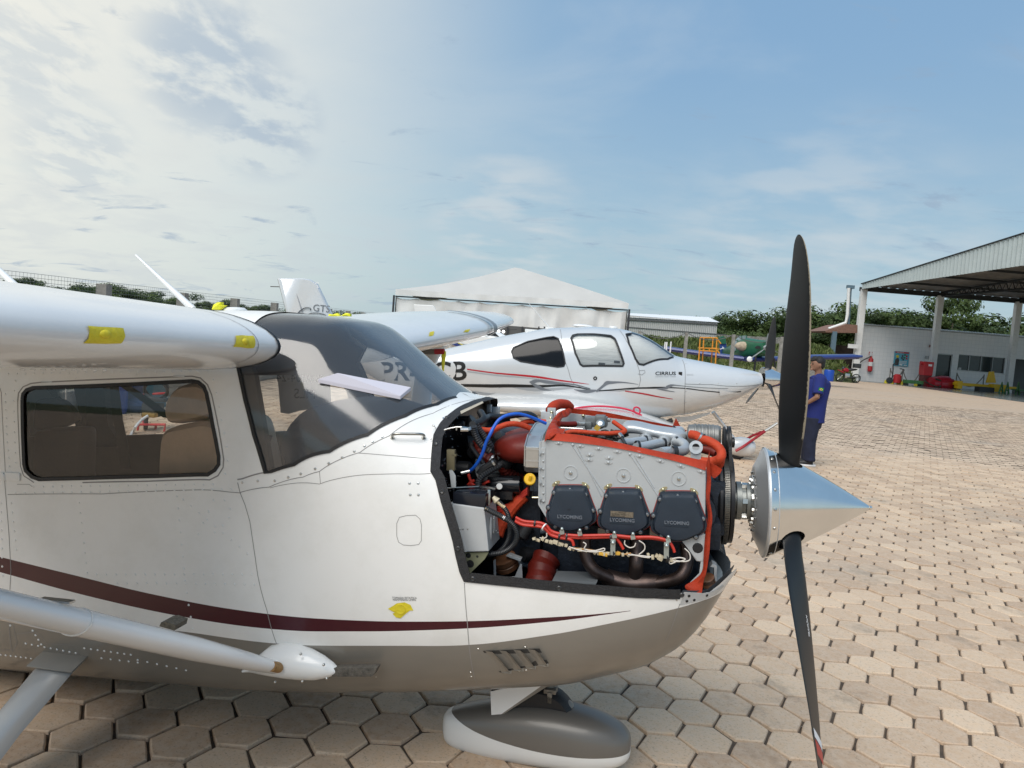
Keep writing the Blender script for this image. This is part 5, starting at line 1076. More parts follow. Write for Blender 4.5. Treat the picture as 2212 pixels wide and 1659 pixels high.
plate('duct_tongue', [(665, 1150), (700, 1120), (765, 1240), (770, 1420), (700, 1420)], FW, -.43, .004, M_baf, parent=fwl)
band('deck_stiffener', [(850, 275), (1195, 105)], [(838, 232), (1180, 78)], FW, -.30, -.28, mat('worn_beige_rail', (.42, .38, .30), .6, var=.2), k=1, parent=fwl)
mb = MB(); mb.box(fp(1290, 190, .16), (.02, .02, .035)); mb.box(fp(1375, 245, .2), (.045, .02, .045)); mb.build('cowl_latch', M_silver, fwl, bevel=.003)
mb = MB(); mb.lathe([(.02, 0), (.02, .03), (.014, .04)], (XF, -.16, 1.375), (1, 0, 0), 16, True); mb.lathe([(.014, 0), (.014, .02)], (XF, -.27, 1.39), (1, 0, 0), 14, True); mb.box((XF+.02, -.08, 1.37), (.05, .08, .06)); mb.build('firewall_fittings', M_cab, fwl, kind='stuff', bevel=.002)
# ignition harness
def route(pts, dy, r=.0052, y=-.435): hose('ignition_lead', pts, E, [y+dy, y+dy], r, M_wire, k=6)
pA = [(705, 880), (760, 905), (860, 915), (905, 935), (935, 968), (1000, 988), (1100, 998), (1200, 997), (1330, 996), (1460, 1008), (1580, 1008), (1660, 1022), (1700, 1045), (1722, 1080), (1730, 1105)]
route(pA, 0); route([(x, y+13) for x, y in pA[:9]]+[(1370, 1035), (1400, 1085)], .004); route([(x-4, y+24) for x, y in pA[:6]]+[(1050, 1020), (1072, 1035), (1080, 1062)], .0); route([(x, y+6) for x, y in pA[:12]]+[(1690, 1040)], .010)
mb = MB()
for c in ((1005, 975), (1120, 984), (1342, 1000), (1462, 1008), (1690, 1028)):
    p = ep(*c, -.445); mb.box(p, (.015, .008, .014), rotm(0, -.25, 0)); mb.sphere(p+np.array([0, -.004, .012]), .0065, 8, 6)
for c in ((1333, 1065), (1678, 1085)): p = ep(*c, -.45); mb.box(p+np.array([0, 0, -.004]), (.016, .004, .055)); mb.sphere(p+np.array([0, -.004, .012]), .0075, 8, 6)
mb.build('lead_clamps', mat('zinc_clamp', (.45, .50, .48), .35, .8), engine, kind='stuff', fix=False)
mb = MB()
for c, w_ in (((988, 1000), 0), ((1035, 1003), 0), ((1318, 1008), 0), ((830, 918), 0)): mb.lathe([(.012, -.003), (.012, .003)], ep(*c, -.433), (1, 0, -.1), 12, True)
for c in ((1333, 1105), (1678, 1135)): mb.lathe([(.019, -.004), (.019, .004)], ep(*c, -.435), (1, .3, 0), 14, True)
mb.build('cable_ties', M_cab, engine, kind='stuff', fix=False)
mb = MB(); mb.lathe([(.009, -.002), (.014, -.002), (.014, .002), (.009, .002)], ep(890, 942, -.44), (.9, -.3, -.5), 16); mb.build('white_tie', MATS['white_plastic'], engine)
mb = MB(); rr = random.Random(4)
ht = [(825, 1020), (850, 1022), (880, 1022), (905, 1028), (935, 1035), (962, 1040), (985, 1046), (1008, 1055), (1032, 1066), (1055, 1076), (1080, 1084), (1120, 1094), (1160, 1098), (1215, 1108), (1245, 1112), (1275, 1116), (1300, 1118), (1365, 1112), (1395, 1118), (1430, 1124), (1560, 1130), (1590, 1132), (1615, 1130), (1640, 1134), (1710, 1155), (1725, 1160)]
for i, c in enumerate(ht): mb.box(ep(c[0], c[1]+rr.uniform(-6, 6), -.43+rr.uniform(-.01, .01)), (rr.uniform(.008, .018), .010, rr.uniform(.007, .014)*(1.7 if 1560 <= c[0] <= 1645 else 1)), rotm(0, .15+rr.uniform(-.5, .5), rr.uniform(-.4, .4)))
mb.build('connector_string', M_cream, engine, kind='stuff', bevel=.001)
mb = MB(); mb.box(ep(1270, 1116, -.436), (.03, .012, .011), rotm(0, .15, 0)); mb.box(ep(1362, 1112, -.44), (.018, .010, .010)); mb.build('amber_connector', mat('amber_plastic', (.62, .36, .05), .4), engine, bevel=.001)
mwire = mat('white_wire', (.62, .58, .52), .5)
for pts in ([(1050, 1070), (1130, 1095), (1230, 1105)], [(1140, 1040), (1160, 1055), (1150, 1085), (1215, 1095), (1275, 1080), (1270, 1098), (1200, 1100)], [(1410, 1030), (1410, 1055), (1440, 1075), (1470, 1068), (1480, 1045)], [(1500, 1030), (1535, 1055), (1535, 1090), (1500, 1120)], [(1430, 1122), (1500, 1126), (1580, 1136)], [(1450, 1118), (1520, 1135), (1570, 1140)], [(1700, 1150), (1760, 1140), (1800, 1150), (1760, 1165), (1700, 1160), (1705, 1180), (1740, 1165)], [(1795, 1080), (1825, 1110), (1830, 1150), (1800, 1165), (1740, 1160)], [(905, 980), (905, 1005), (885, 1015), (860, 1012)]): hose('thin_wire', pts, E, -.44, .0022, mwire, n=6)
for pts in ([(1060, 1078), (1150, 1086), (1230, 1098)], [(1360, 1100), (1400, 1118), (1450, 1112)]): hose('thin_wire', pts, E, -.435, .003, mat('copper_wire', (.45, .25, .09), .5), n=6)
# exhaust
M_exh = mat('rusty_exhaust', (.075, .055, .05), .38, .75, var=.5, vscale=14, dirt=.5, dcol=(.16, .09, .06))
hose('exhaust_pipe', [(1150, 990), (1152, 1080), (1170, 1160), (1215, 1222), (1290, 1262), (1370, 1295), (1450, 1318)], E, [-.30, -.32, -.30], .0225, M_exh, n=18); hose('exhaust_pipe', [(1490, 1020), (1488, 1110), (1484, 1180), (1478, 1250), (1470, 1320)], E, [-.28, -.31, -.30], .026, M_exh, n=18)
hose('exhaust_pipe', [(1800, 1050), (1812, 1120), (1805, 1200), (1765, 1262), (1690, 1292), (1580, 1308), (1450, 1318)], E, [-.28, -.32, -.30], .0225, M_exh, n=18); hose('exhaust_pipe', [(1290, 1262), (1370, 1292), (1450, 1312), (1560, 1308), (1640, 1300)], E, -.30, [.028, .034, .040, .036, .027], M_exh, n=18)
clampring((1290, 1262), E, -.30, (1, 0, -.45), .030, M_exh, .012); clampring((1670, 1296), E, -.30, (1, 0, .15), .027, M_exh, .012)
# scat ducts low in the bay, bay floor plate, mounts
hose('scat_duct', [(905, 1150), (880, 1200), (865, 1260), (860, 1330)], E, [-.20, -.24, -.28], .053, M_redd, n=24, corr=.06); hose('scat_duct', [(1440, 1140), (1390, 1180), (1340, 1220), (1300, 1290)], E, [.0, .0], .055, M_redd, n=24, corr=.06); hose('scat_duct', [(1600, 1150), (1560, 1200), (1500, 1280)], E, [.05, .05], .045, M_redd, n=18, corr=.035)
plate('bay_floor_plate', [(940, 1290), (1230, 1300), (1210, 1335), (930, 1315)], E, -.36, .12, mat('floor_grey', (.16, .175, .185), .5)); plate('bay_liner', [(1480, 1230), (1540, 1195), (1640, 1185), (1690, 1200), (1690, 1270), (1500, 1260)], E, -.05, .01, mat('blue_grey_liner', (.20, .26, .31), .45, var=.2))
M_brass = mat('brown_rubber_mount', (.15, .065, .03), .4, var=.3, vscale=20)
for c, y, r, h in (((640, 1170), -.24, .046, .05), ((700, 1120), -.12, .040, .04), ((1945, 1290), -.30, .026, .036)):
    mb = MB(); ax = np.array([-.25, -.35, .9]); ax /= np.linalg.norm(ax); mb.lathe([(r*.8, -h/2), (r, -h/2+.003), (r, -.004), (r*.94, -.002), (r*.94, .002), (r, .004), (r, h/2-.003), (r*.8, h/2)], ep(*c, y), ax, 24, True); mnt = mb.build('shock_mount', M_brass, engine)
    mb = MB(); mb.lathe([(r*.45, 0), (r*.42, .004), (r*.18, .012)], ep(*c, y)-ax*(h/2+.003), -ax, 16, True); mb.build('mount_bolt', M_steel, mnt)
plate('mount_bracket', [(560, 1160), (575, 1150), (580, 1270), (700, 1262), (735, 1180), (745, 1185), (750, 1285), (565, 1275)], E, -.29, .004, M_silver); plate('mount_bracket', [(660, 1120), (740, 1150), (735, 1165), (640, 1130)], E, -.28, .03, M_silver)
plate('mount_bracket', [(1975, 1180), (2005, 1195), (2000, 1350), (1985, 1350), (1985, 1205), (1960, 1200)], E, -.30, .05, M_silver)
mb = MB()
for pts in ([(600, 1090), (720, 1010), (900, 960)], [(600, 1090), (760, 1180), (1000, 1230)], [(560, 620), (620, 760), (640, 1080)]): mb.tube([ep(*p, -.15) for p in pts], .014, 10, 3)
mb.build('engine_mount_tubes', mat('mount_tube_grey', (.10, .13, .16), .4), engine, kind='stuff')
# front bowl of the lower cowl: flange and dark inner nose ring
band('cowl_lip', [(1305, 1440), (1480, 1432), (1640, 1420), (1740, 1380), (1800, 1330)], [(1255, 1595), (1400, 1560), (1600, 1510), (1740, 1430), (1830, 1330)], BR, -.425, -.44, M_silver, k=3) if False else None
mb = MB(); lo = [(1245, 1600), (1400, 1565), (1580, 1520), (1720, 1450), (1820, 1350)]; up_ = [(1310, 1428), (1450, 1438), (1600, 1440), (1720, 1395), (1815, 1335)]
hl_ = [CB_.P(*h, .0025) for h in CB_.poly([BR(*p) for p in lo])]; hu = [CB_.P(*h, .0025) for h in CB_.poly([BR(*p) for p in up_])]; mb.loft([[a, b_] for a, b_ in zip(hl_, hu)], caps=False, closed=False); lip = mb.build('cowl_flange', M_silver, plane)
mb = MB()
for p in ((1368, 1478), (1340, 1545), (1435, 1530), (1600, 1470)): h = CB_.hit(*BR(*p)); mb.lathe([(.005, 0), (.0005, .0001)], CB_.P(*h, .003), CB_.Nrm(*h), 12)
mb.build('flange_holes', M_black, lip, kind='stuff', smooth=False, fix=False)
M_bowl = mat('bowl_slate', (.045, .055, .065), .5, var=.2, bump=.2, bscale=60)
mb = MB(); cp = [BR(*p) for p in [(1655, 790), (1700, 835), (1790, 900), (1880, 970), (1915, 1040), (1910, 1150), (1870, 1260), (1800, 1340), (1740, 1380)]]; ip = [BR(*p) for p in [(1640, 870), (1680, 950), (1740, 1030), (1800, 1100), (1830, 1160), (1835, 1230), (1820, 1290), (1780, 1345), (1735, 1385)]]
ys_ = np.linspace(.05, -.36, len(cp)); R_ = [[CF.L(*a, y), CF.L(*b_, y-.01)] for a, b_, y in zip(cp, ip, ys_)]; mb.loft([[a, b_, b_+np.array([-.006, 0, 0]), a+np.array([-.006, 0, 0])] for a, b_ in R_]); bw = mb.build('nose_bowl_rim', M_bowl, plane, angle=60)
mb = MB(); R_ = [[CF.L(*b_, y), CF.L(b_[0]-22-i, b_[1]+6, y+.05)] for i, (b_, y) in enumerate(zip(ip, ys_-.01))]; mb.loft([[a, b_, b_+np.array([-.004, 0, 0]), a+np.array([-.004, 0, 0])] for a, b_ in R_]); mb.build('bowl_liner', mat('pale_blue_liner', (.30, .37, .42), .5, var=.2, vscale=12), bw, angle=60)
mb = MB()
for i in range(1, len(cp)-1):
    for f_ in (.35, .7): p = CF.L(cp[i][0]*(1-f_)+ip[i][0]*f_, cp[i][1]*(1-f_)+ip[i][1]*f_, ys_[i]-.006); mb.sphere(p, .0042, 6, 5)
mb.build('bowl_rivets', M_bowl, bw, kind='stuff', fix=False)
mb = MB(); mb.cyl(BRp := CF.L(*BR(1655, 825), -.1), BRp+np.array([.03, 0, 0]), .013, n=14); mb.build('bowl_stud', M_bowl, bw)
# induction plenum and runners
mb = MB(); R_ = []
st = [(1190, 480, 62, .05), (1230, 460, 80, .075), (1320, 450, 78, .085), (1450, 465, 72, .085), (1600, 500, 70, .085), (1750, 530, 75, .085), (1900, 555, 80, .082), (1990, 570, 72, .07), (2040, 585, 45, .05), (2060, 590, 15, .02)]
for x, y, hh, hw in [tuple(v) for v in smooth_path(st, 3)]:
    c = tp_(x, y, .05); R_.append([np.array([c[0], .05+hw*np.sign(cos(a))*abs(cos(a))**.7, c[2]+.012+hh*.00030*np.sign(sin(a))*abs(sin(a))**.7]) for a in np.linspace(0, 2*pi, 24, endpoint=False)])
mb.loft(R_); M_cast = mat('cast_silver', (.50, .52, .53), .34, .45, var=.08, vscale=14, bump=.12, bscale=220); pl = mb.build('induction_plenum', M_cast, engine, angle=60)
for pts, ys, r in (([(1540, 590), (1430, 600), (1300, 620), (1180, 628)], [-.05, -.20], .0165), ([(1740, 630), (1640, 640), (1500, 672), (1380, 690)], [-.06, -.24], .0175), ([(1900, 610), (1990, 625), (2040, 680), (2010, 730), (1900, 745), (1790, 745), (1700, 760)], [-.06, -.12, -.2, -.30], .0185), ([(1890, 460), (1960, 455), (1985, 480)], [.15, .2], .0165)): hose('intake_runner', pts, TP, ys, r, M_cast, n=18)
for c, y, ax, r in (((1500, 592), -.07, (1, .5, 0), .0195), ((1745, 632), -.07, (1, .6, 0), .0205), ((1930, 612), -.07, (1, .2, .2), .0215), ((1880, 748), -.24, (1, .4, 0), .0215), ((1905, 746), -.235, (1, .4, 0), .0215), ((1395, 668), -.235, (1, .6, 0), .0205), ((1900, 455), .15, (1, 0, .3), .0195)): clampring(c, TP, y, ax, r, M_cab, .009)
textobj('cast_lettering', 'LYCOMING', .019, tp_(1370, 428, .03)+np.array([0, 0, .004]), (1, 0, -.17), (0, .9, .35), M_cast, pl, .001)
for c in ((1505, 580), (1750, 615), (1935, 620)):
    mb = MB(); mb.tube([tp_(*c, -.02), tp_(c[0]-15, c[1]+10, -.07)], [.028, .0215], 18); mb.build('runner_boss', M_cast, pl)
# fuel servo and fittings
mb = MB(); mb.box(tp_(850, 340, .02), (.085, .07, .040)); mb.box(tp_(740, 390, -.02), (.028, .03, .030)); mb.box(tp_(900, 310, .0), (.04, .05, .035)); mb.build('fuel_servo', mat('servo_grey', (.17, .18, .18), .4, .4, var=.2, vscale=30), engine, bevel=.005)
mb = MB(); mb.lathe([(.018, 0), (.018, .012), (.013, .016), (.006, .018)], tp_(900, 385, -.04), (0, -.8, .5), 18, True); mb.box(tp_(1015, 320, 0), (.012, .02, .014)); mb.box(tp_(590, 370, -.05), (.012, .018, .016)); mb.box(tp_(655, 375, -.05), (.024, .016, .015)); mb.build('servo_fittings', M_steel, engine, kind='stuff', bevel=.001)
mb = MB(); mb.box(tp_(855, 425, -.06), (.020, .004, .020), rotm(0, .6, 0)); mb.box(tp_(850, 550, -.1), (.022, .02, .016)); mb.build('yellow_placard', mat('ochre_tag', (.45, .30, .04), .6), engine)
hose('orange_hose', [(430, 498), (500, 478), (620, 478), (800, 492), (1000, 500), (1110, 492), (1190, 488), (1228, 462), (1180, 420), (1110, 370), (1075, 345)], TP, [-.22, -.16, -.10], .0088, M_hose); hose('fuel_hose', [(340, 372), (450, 378), (565, 372)], TP, [-.12, -.06], .0115, M_redd)
clampring((1125, 488), TP, -.13, (1, 0, 0), .0105, M_cab, .02); clampring((1090, 350), TP, -.1, (.5, 0, 1), .010, M_steel, .008)
mb = MB(); mb.tube([tp_(1165, 520, -.2), tp_(1240, 650, -.28)], .006, 10); mb.build('actuator_rod', M_cab, engine); mb = MB(); mb.tube([tp_(1160, 512, -.2), tp_(1190, 560, -.225)], .0085, 10); mb.tube([tp_(370, 422, -.15), tp_(620, 435, -.15), tp_(670, 450, -.15), tp_(675, 520, -.15)], .0022, 6, 3); mb.build('rod_end', M_steel, engine, kind='stuff')
mb = MB(); rr = random.Random(9)
for k in range(26): mb.box(tp_(rr.uniform(480, 1250), rr.uniform(480, 600), rr.uniform(-.15, .12)), (rr.uniform(.01, .035), rr.uniform(.01, .03), rr.uniform(.008, .02)), rotm(rr.uniform(-.5, .5), rr.uniform(-.5, .5), rr.uniform(-1, 1)))
for k in range(14): mb.tube([tp_(rr.uniform(480, 1100), rr.uniform(500, 590), rr.uniform(-.1, .1)), tp_(rr.uniform(480, 1200), rr.uniform(500, 600), rr.uniform(-.1, .1))], .004, 6)
mb.build('engine_top_fittings', mat('grimy_metal', (.09, .085, .07), .45, .6, var=.6, vscale=60), engine, kind='stuff', bevel=.001)
mb = MB(); R_ = [[np.array([x, y, z]) for y, z in ((-.36, 1.17), (.36, 1.17), (.36, 1.21), (-.36, 1.21))] for x in (-.84, -.22)]; mb.loft(R_); mb.build('cylinder_bank', M_case, engine, smooth=False)
# alternator, pulleys, belt, ring gear
c = ep(1925, 352, .0); mb = MB(); a0 = ep(1812, 340, .0); b0 = ep(2030, 362, .0); ax = (1, 0, 0); L_ = b0[0]-a0[0]
mb.lathe([(.030, 0), (.044, .004), (.046, .02)]+[v for k in range(6) for v in ((.046, .025+k*.013), (.0485, .027+k*.013), (.0485, .033+k*.013), (.046, .035+k*.013))]+[(.046, L_-.012), (.040, L_-.002)], (a0[0], 0, c[2]-.004), ax, 32, True); alt = mb.build('alternator', mat('alternator_grey', (.22, .22, .21), .45, .5, var=.25, vscale=40), engine, angle=25)
PX = ep(2060, 390, .0)[0]; mb = MB(); mb.lathe([(.02, -.012), (.058, -.012), (.062, -.006), (.050, -.002), (.050, .004), (.062, .008), (.062, .014), (.05, .018), (.02, .018), (.02, .03), (.012, .032)], (PX, -.02, ep(2060, 395, -.02)[2]), ax, 36, True); mb.build('alternator_pulley', mat('pulley_black', (.02, .02, .022), .4, .3), engine, angle=25)
RX = ep(2045, 760, .0)[0]; M_rg = mat('ring_gear_black', (.018, .018, .02), .4, .4)
mb = MB(); mb.lathe([(.05, -.03), (.155, -.03), (.163, -.022), (.163, -.012), (.150, -.008)], (RX, 0, RIMZ), ax, 72, True); mb.lathe([(.155, .014), (.163, .016), (.163, .030), (.12, .034), (.06, .04), (.04, .04)], (RX, 0, RIMZ), ax, 72, True); rgb_ = mb.build('flywheel', M_rg, engine, angle=30)
mb = MB()
for k in range(150): a = 2*pi*k/150; mb.box((RX+.003, -sin(a)*.166, RIMZ+cos(a)*.166), (.016, .0036, .0075), rotm(a, 0, 0))
mb.lathe([(.160, -.006), (.1645, -.006), (.1645, .012), (.160, .012)], (RX, 0, RIMZ), ax, 72); mb.build('ring_gear', mat('gear_steel', (.20, .19, .17), .4, .85, var=.3, vscale=60), rgb_, kind='stuff', fix=False, smooth=False)
mb = MB(); mb.lathe([(.157, -.0235), (.1585, -.025), (.1605, -.0235)], (RX, 0, RIMZ), ax, 72); mb.build('flywheel_edge', M_steel, rgb_)
bx = PX+.010; zA = ep(2060, 395, -.02)[2]; mb = MB(); pa = [(bx, -.02-.060*cos(t), zA+.060*sin(t)) for t in np.linspace(0, pi, 10)]+[(bx+.012, .14*cos(t), RIMZ-.14*sin(t)) for t in np.linspace(.1, pi-.1, 18)]+[(bx, -.080, zA)]
mb.loft([[np.array(p)+np.array([dx, 0, 0]) for dx in (-.006, .006)]+[np.array(p)*1+np.array([dx, (.004 if p[1] > 0 else -.004)*-1, 0]) for dx in (.006, -.006)] for p in pa], caps=False); mb.build('drive_belt', M_black, engine)
hose('orange_hose', [(1832, 345), (1870, 352), (1900, 372), (1960, 392), (2010, 425), (2032, 462), (2025, 498), (1985, 518), (1920, 522), (1850, 505)], E, [-.16, -.20, -.24, -.20], .0165, M_hose, n=14); hose('orange_hose', [(1905, 435), (1960, 450), (2000, 470)], E, [-.02, -.05], .018, M_redd); hose('orange_hose', [(1985, 560), (2020, 540), (2030, 500)], E, [-.15, -.2], .015, M_hose)
for cc, ax_ in (((1893, 362), (1, 0, -.5)), ((1910, 372), (1, 0, -.5)), ((2028, 440), (.2, 0, 1))): clampring(cc, E, -.185, ax_, .0185, M_cab if cc[0] != 1893 else M_steel, .007)
mb = MB(); mb.tube([ep(1830, 347, -.16), ep(1868, 353, -.17)], [.007, .010], 12); mb.build('hose_fitting', M_steel, engine)
mb = MB(); mb.lathe([(.013, 0), (.024, 0), (.024, .004), (.013, .004), (.013, 0)], ep(1868, 428, -.22), (0, -1, .2), 28); p = ep(1868, 470, -.22); mb.box(p, (.036, .004, .05)); mb.build('lifting_eye', M_silver, engine)
mb = MB(); mb.box((-.20, -.10, 1.02), (.06, .3, .10)); mb.box((-.16, 0, 1.10), (.06, .24, .22)); mb.build('front_case', M_case, engine, bevel=.01)
# board lying on the windshield, inspection sheet on the far window
q = [CB_.hit(*C3(*p)) for p in [(715, 700), (862, 655), (1430, 778), (1350, 845)]]; n0 = CB_.Nrm(*q[0]); n2 = CB_.Nrm(*q[2])
fb = MB(); top_ = [CF.wl(CB_.P(*h)+CB_.Nrm(*h)*.016) for h in q]; bot_ = [CF.wl(CB_.P(*h)+CB_.Nrm(*h)*.016-np.array([0, 0, .013])) for h in q]; fb.loft([top_, bot_]); fbo = fb.build('foam_board', mat('white_board', (.58, .56, .62), .7), None, smooth=False, bevel=.001); tag(fbo, 'white rectangular foam board lying on the sloping windshield', 'board')
ps = MB(); q = [CF.L(*C3(*p), .535) for p in [(385, 640), (800, 622), (812, 905), (560, 940), (478, 965), (412, 955)]]
sr = thing('inspection_sheet', 'grey sheet of paper taped inside the far door window, its writing seen reversed', 'paper', M=CF.matrix())
ps.prism(q, (0, .001, 0)); M_pap = mat('paper_grey', (.80, .80, .78), .8); ps.build('sheet', M_pap, sr, smooth=False)
m = MB(); m.prism([CF.L(*C3(*p), .533) for p in [(380, 636), (805, 620), (804, 636), (384, 654)]], (0, .001, 0)); m.build('tape', M_tape, sr, smooth=False)
o1_ = CF.L(*C3(795, 722), .532); textobj('lettering', 'OS 0104-24', .062, CF.L(*C3(800, 718), .531), (-1, 0, 0), (0, 0, 1), mat('grey_ink', (.02, .02, .02), .7), sr, .0003); textobj('lettering', 'MLS', .072, CF.L(*C3(690, 845), .532), (-1, 0, 0), (0, 0, 1), MATS['grey_ink'], sr, .0003)
# ================================================================== THE SILVER-WHITE LOW-WING AIRCRAFT BEHIND
QF = Frame((0, 11.4, 0), 0., 0.)
low = thing('light_aircraft', 'silver-white low-wing aircraft with grey and red swooshes parked behind the uncovered engine', 'aircraft', M=QF.matrix())
M_pearl = mat('pearl_white_paint', (.66, .67, .67), .24, .25, coat=.6, var=.03, vscale=2)
def st6(cx, ty, by, w_, nl, nu, zc=None):
    t = QF.L(*C4(cx, ty), 0); b = QF.L(*C4(cx, by), -w_*.55); zb = b[2]; zt = t[2]; x = (t[0])
    return (x, zb-.03, (zb+zt)/2 if zc is None else zc, zt, w_, nl, nu)
tab6 = [(-3.75, 1.17, 1.30, 1.42, .06, 2, 2), (-3.2, 1.08, 1.28, 1.47, .12, 2, 2), (-2.3, .90, 1.22, 1.50, .24, 2.1, 2.1), st6(130, 640, 850, .36, 2.2, 2.2, 1.2), st6(400, 575, 872, .47, 2.3, 2.3, 1.17), st6(640, 520, 915, .56, 2.4, 2.4, 1.12), st6(900, 474, 935, .61, 2.5, 2.6, 1.10), st6(1150, 464, 950, .62, 2.6, 2.7, 1.08),
        st6(1300, 476, 962, .62, 2.6, 2.6, 1.08), st6(1400, 500, 965, .60, 2.5, 2.5, 1.08), st6(1480, 540, 965, .58, 2.4, 2.4, 1.07), st6(1600, 625, 952, .54, 2.3, 2.3, 1.08), st6(1700, 645, 938, .51, 2.3, 2.3, 1.1), st6(1850, 673, 898, .44, 2.2, 2.2, 1.15), st6(1950, 690, 855, .37, 2.1, 2.1, 1.2), st6(2030, 706, 805, .27, 2, 2, 1.24), st6(2062, 716, 780, .20, 2, 2, 1.26)]
QB = Body(QF, tab6, sm=.06)
def qp(pts, cnv=C4): return QB.poly([cnv(*p) for p in pts])
w1 = qp([(710, 600), (722, 578), (800, 545), (940, 519), (965, 530), (990, 600), (1002, 665), (995, 682), (960, 685), (850, 670), (760, 655), (722, 636)])
w2 = qp([(1035, 530), (1045, 512), (1070, 506), (1180, 507), (1250, 514), (1272, 530), (1300, 600), (1322, 665), (1315, 680), (1100, 680), (1085, 670), (1058, 610)])
w3n = qp([(1335, 506), (1350, 560), (1385, 640), (1405, 669), (1430, 673), (1560, 642), (1590, 632)])
w3 = [(w3n[0][0]+.12, HP+.2), (w3n[0][0]+.10, radians(70))]+w3n+[(w3n[-1][0]+.18, HP+.2)]
nd6 = QB.skin((-3.75, QB.x1-.005), (-HP, HP), [w1, w2, w3], dx=.08, dth=radians(5))
body6 = QB.mesh('fuselage', M_pearl, low, 0, nd6)
M_tint = mat('dark_tinted_window', (.006, .006, .007), .12, spec=.3)
for sd_ in (-1, 1): QB.mesh('side_window', M_tint, low, sd_, QB.skin((-1.5, 1.5), (-.5, 1.5), (), [w1], dx=.1, dth=radians(7), off=-.006))
wv = bpy.data.materials.new('foil_sunshade'); wv.use_nodes = True; n = wv.node_tree.nodes; l = wv.node_tree.links; b = n['Principled BSDF']; b.inputs['Base Color'].default_value = (.80, .80, .78, 1); b.inputs['Roughness'].default_value = .45; b.inputs['Metallic'].default_value = .0
t = n.new('ShaderNodeTexCoord'); mp = n.new('ShaderNodeMapping'); mp.inputs[3].default_value = (.8, .8, 4.5); l.new(t.outputs['Object'], mp.inputs[0]); wt = n.new('ShaderNodeTexNoise'); wt.inputs['Scale'].default_value = 4.5; wt.inputs['Detail'].default_value = 2; l.new(mp.outputs[0], wt.inputs[0]); bp = n.new('ShaderNodeBump'); bp.inputs['Strength'].default_value = .9; bp.inputs['Distance'].default_value = .03; l.new(wt.outputs[0], bp.inputs['Height']); l.new(bp.outputs[0], b.inputs['Normal'])
for wq, lo_, off_ in ((w2, (-.5, 1.5), -.03), (w3, (-.3, HP), -.035)):
    big = QB.skin((.2, 3.2), lo_, (), [wq], dx=.1, dth=radians(6), off=off_)
    for sd_ in ((-1, 1) if wq is w2 else (0,)): QB.mesh('sunshade', wv, low, sd_, big)
for sd_ in (-1, 1): QB.mesh('door_window', glassmat('clear_acrylic', (.94, .95, .94), .03, .02), low, sd_, QB.skin((.2, 1.8), (-.5, 1.5), (), [w2], dx=.1, dth=radians(7), off=-.004))
QB.mesh('windshield', glassmat('clear_acrylic', (.94, .95, .94), .03, .02), low, 0, QB.skin((.8, 3.2), (-.3, HP), (), [w3], dx=.1, dth=radians(7), off=-.004))
m = MB(); QB.ribbon(m, w1, .02, .002, 0, .003, mirror=True, trace=False, closed=True); QB.ribbon(m, w2, .03, .002, 0, .004, mirror=True, trace=False, closed=True); QB.ribbon(m, w3[1:-1], .03, .002, 0, .004, mirror=True, trace=False); m.build('window_seals', M_black, low, kind='stuff')
m = MB()
for pts in ([(975, 480), (985, 570), (1005, 660), (1030, 740), (1055, 780), (1100, 800), (1160, 812), (1300, 815), (1380, 805), (1405, 790), (1413, 755), (1405, 700), (1375, 620), (1335, 540), (1310, 500), (1300, 485)], [(1640, 645), (1653, 680), (1655, 780), (1652, 880), (1648, 950)], [(1655, 777), (1800, 780), (2055, 780)], [(540, 690), (500, 560)][:0] or [(1405, 705), (1435, 703), (1438, 715), (1420, 728), (1400, 722)]): QB.ribbon(m, [C4(*p) for p in pts], .008, .002)
m.build('panel_seams', mat('seam_grey', (.20, .20, .20), .6), low, smooth=False, kind='stuff')
M_gr = mat('swoosh_grey', (.15, .16, .175), .35); M_lg = mat('swoosh_light', (.34, .35, .36), .35); M_rd = mat('swoosh_red', (.42, .012, .02), .35); M_bk = mat('swoosh_black', (.012, .012, .012), .4)
def swoosh(name, top, bot, m_, lift=.003):                     # filled band between two traced outlines
    a = qp(top); b_ = qp(bot); k = 24
    def res(q): q = smooth_path([np.array(v) for v in q], 6); return [np.array([np.interp(s_, np.linspace(0, 1, len(q)), np.array(q)[:, i]) for i in range(2)]) for s_ in np.linspace(0, 1, k)]
    A, B_ = res(a), res(b_); mb = MB(); mb.loft([[QB.P(*u, lift), QB.P(*((u+v)/2), lift), QB.P(*v, lift)] for u, v in zip(A, B_)], caps=False, closed=False); mb.build(name, m_, low, smooth=False)
swoosh('red_stripe', [(468, 693), (800, 728), (1000, 757), (1132, 777)], [(470, 700), (800, 738), (1000, 765), (1132, 779)], M_rd); swoosh('red_stripe', [(1328, 813), (1460, 832), (1588, 857)], [(1328, 818), (1460, 840), (1588, 860)], M_rd)
swoosh('grey_line', [(470, 705), (800, 742), (1050, 776)], [(470, 712), (800, 747), (1050, 779)], M_lg, .002)
swoosh('black_line', [(400, 776), (640, 778), (860, 782), (1000, 780), (1140, 806)], [(400, 790), (640, 796), (860, 796), (1000, 790), (1140, 810)], M_bk, .003); swoosh('black_line', [(1170, 812), (1400, 795), (1700, 802), (1960, 815)], [(1170, 818), (1400, 803), (1700, 808), (1960, 820)], M_bk)
swoosh('grey_swoosh', [(806, 765), (840, 752), (900, 757), (985, 770), (1060, 778), (1140, 800)], [(830, 775), (860, 766), (905, 775), (985, 778), (1060, 785), (1140, 806)], M_gr, .004); swoosh('grey_swoosh', [(806, 765), (850, 800), (890, 812), (942, 812)], [(830, 772), (862, 785), (895, 802), (942, 814)], M_gr, .004)
